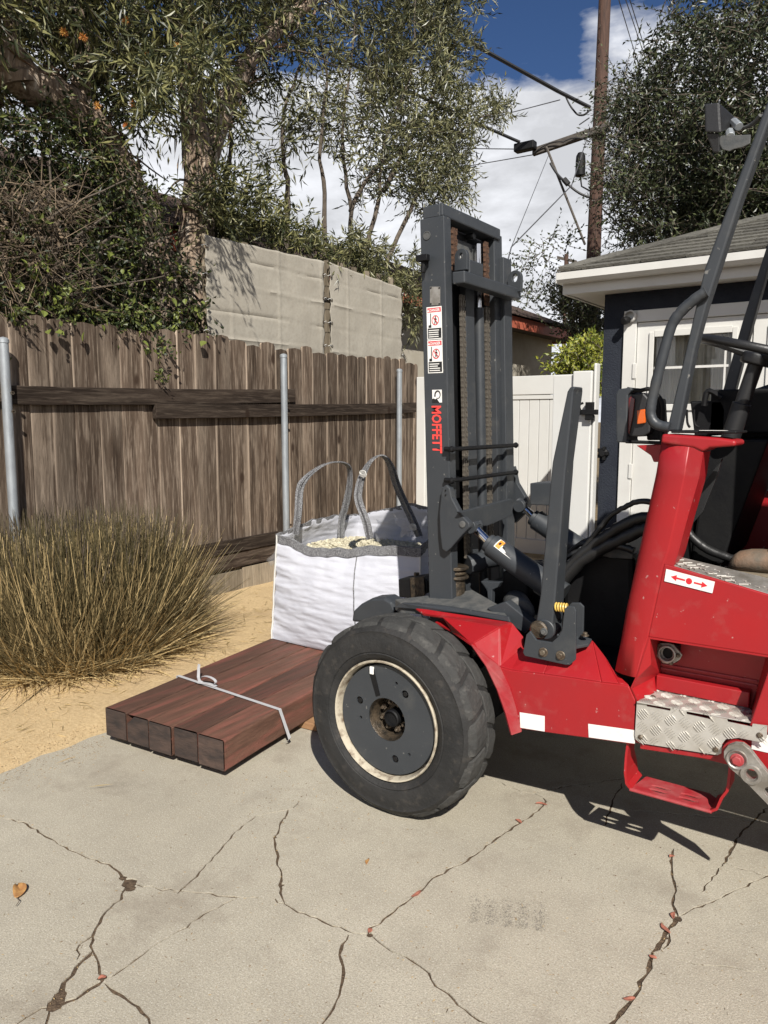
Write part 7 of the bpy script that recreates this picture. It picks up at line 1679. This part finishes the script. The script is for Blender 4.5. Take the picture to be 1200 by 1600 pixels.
V = [hip, (.34, 2.90, 1.42), (.06, 2.84, 1.46), (-.13, 2.82, 1.30), (-.235, 2.80, 1.14), (.34, 3.10, 1.42), (.08, 3.14, 1.46), (.0, 3.16, 1.28), (-.02, 3.16, 1.12)]
skin_mesh('trousers', V, [(0,1),(1,2),(2,3),(3,4),(0,5),(5,6),(6,7),(7,8)], [.15,.105,.08,.07,.065,.105,.08,.07,.065], M_trouser)
def boot(x, y, z):
    mb = MB(); prof = [(-.318,.020,.012),(-.312,.040,.028),(-.30,.058,.040),(-.285,.070,.050),(-.25,.080,.052),(-.20,.085,.050),(-.15,.100,.046),(-.11,.125,.042),(-.07,.165,.042),(-.03,.19,.045),(.0,.19,.043),(.015,.16,.035)]
    vs = []; n = 18
    for px_, h, w in prof:
        for k in range(n):
            a = 2*math.pi*k/n; vs.append(Vector((x+px_, y+math.cos(a)*w, z+.018+max(0, (h*.5+math.sin(a)*h*.5)))))
    mb.add(vs, [(i*n+k, i*n+(k+1) % n, (i+1)*n+(k+1) % n, (i+1)*n+k) for i in range(len(prof)-1) for k in range(n)]+[tuple(range(n)), tuple(reversed(range((len(prof)-1)*n, len(prof)*n)))], True)
    o = mb.build('boot', M_boot, pz, smooth=True); so_ = [(-.305,.03),(-.27,.05),(-.20,.056),(-.12,.046),(-.05,.046),(.0,.046),(.02,.03)]
    mb = MB(); mb.extr([Vector((x+a, y-b, z)) for a, b in so_]+[Vector((x+a, y+b, z)) for a, b in reversed(so_)], (0, 0, .024)); mb.build('sole', M_sole, o, bevel=.006, seg=2)
    mb = MB()
    for k in range(4): xx = x-.19+.03*k; zz = z+.115+.014*k; mb.tube([(xx, y-.03, zz-.012), (xx+.005, y, zz+.008), (xx, y+.03, zz-.012)], .0028, 6)
    mb.build('laces', M_sole, o)
bp_ = pY(1145, 883, 2.80); boot(bp_.x+.305, 2.80, 1.013); boot(.06, 3.16, 1.013)
hd = Vector((.325, 3.0, 2.11)); mb = MB(); mb.lathe([(.001,.128),(.05,.115),(.085,.075),(.100,.02),(.098,-.03),(.080,-.085),(.05,-.118),(.001,-.125)], hd, (0, 0, 1), 24); mb.build('head', M_skin, pz, smooth=True)
mb = MB(); mb.lathe([(.001,.140),(.06,.125),(.098,.075),(.108,.03),(.106,.0)], hd+Vector((.008, 0, 0)), (0, 0, 1), 24); mb.build('hair', M_hair, pz)
mb = MB(); mb.hexa([hd+Vector(q) for q in ((-.095,-.012,-.03),(-.095,.012,-.03),(-.085,.014,-.03),(-.085,-.014,-.03),(-.118,-.013,-.028),(-.118,.013,-.028),(-.09,.008,.02),(-.09,-.008,.02))]); mb.build('nose', M_skin, pz, bevel=.004)
for s_ in (-1, 1):
    mb = MB(); mb.lathe([(.001,.011),(.010,.006),(.012,0),(.001,-.008)], hd+Vector((-.090, s_*.034, .012)), (-1, 0, 0), 14); mb.build('eye', M_print, pz)
    mb = MB(); mb.lathe([(.001,.008),(.022,.006),(.026,-.004),(.001,-.006)], hd+Vector((.0, s_*.100, -.005)), (0, s_, 0), 14); mb.build('ear', M_skin, pz)
mb = MB(); mb.tube([hd+Vector((-.078, -.026, -.062)), hd+Vector((-.090, 0, -.060)), hd+Vector((-.078, .026, -.062))], .004, 6); mb.build('mouth', M_redlens, pz)
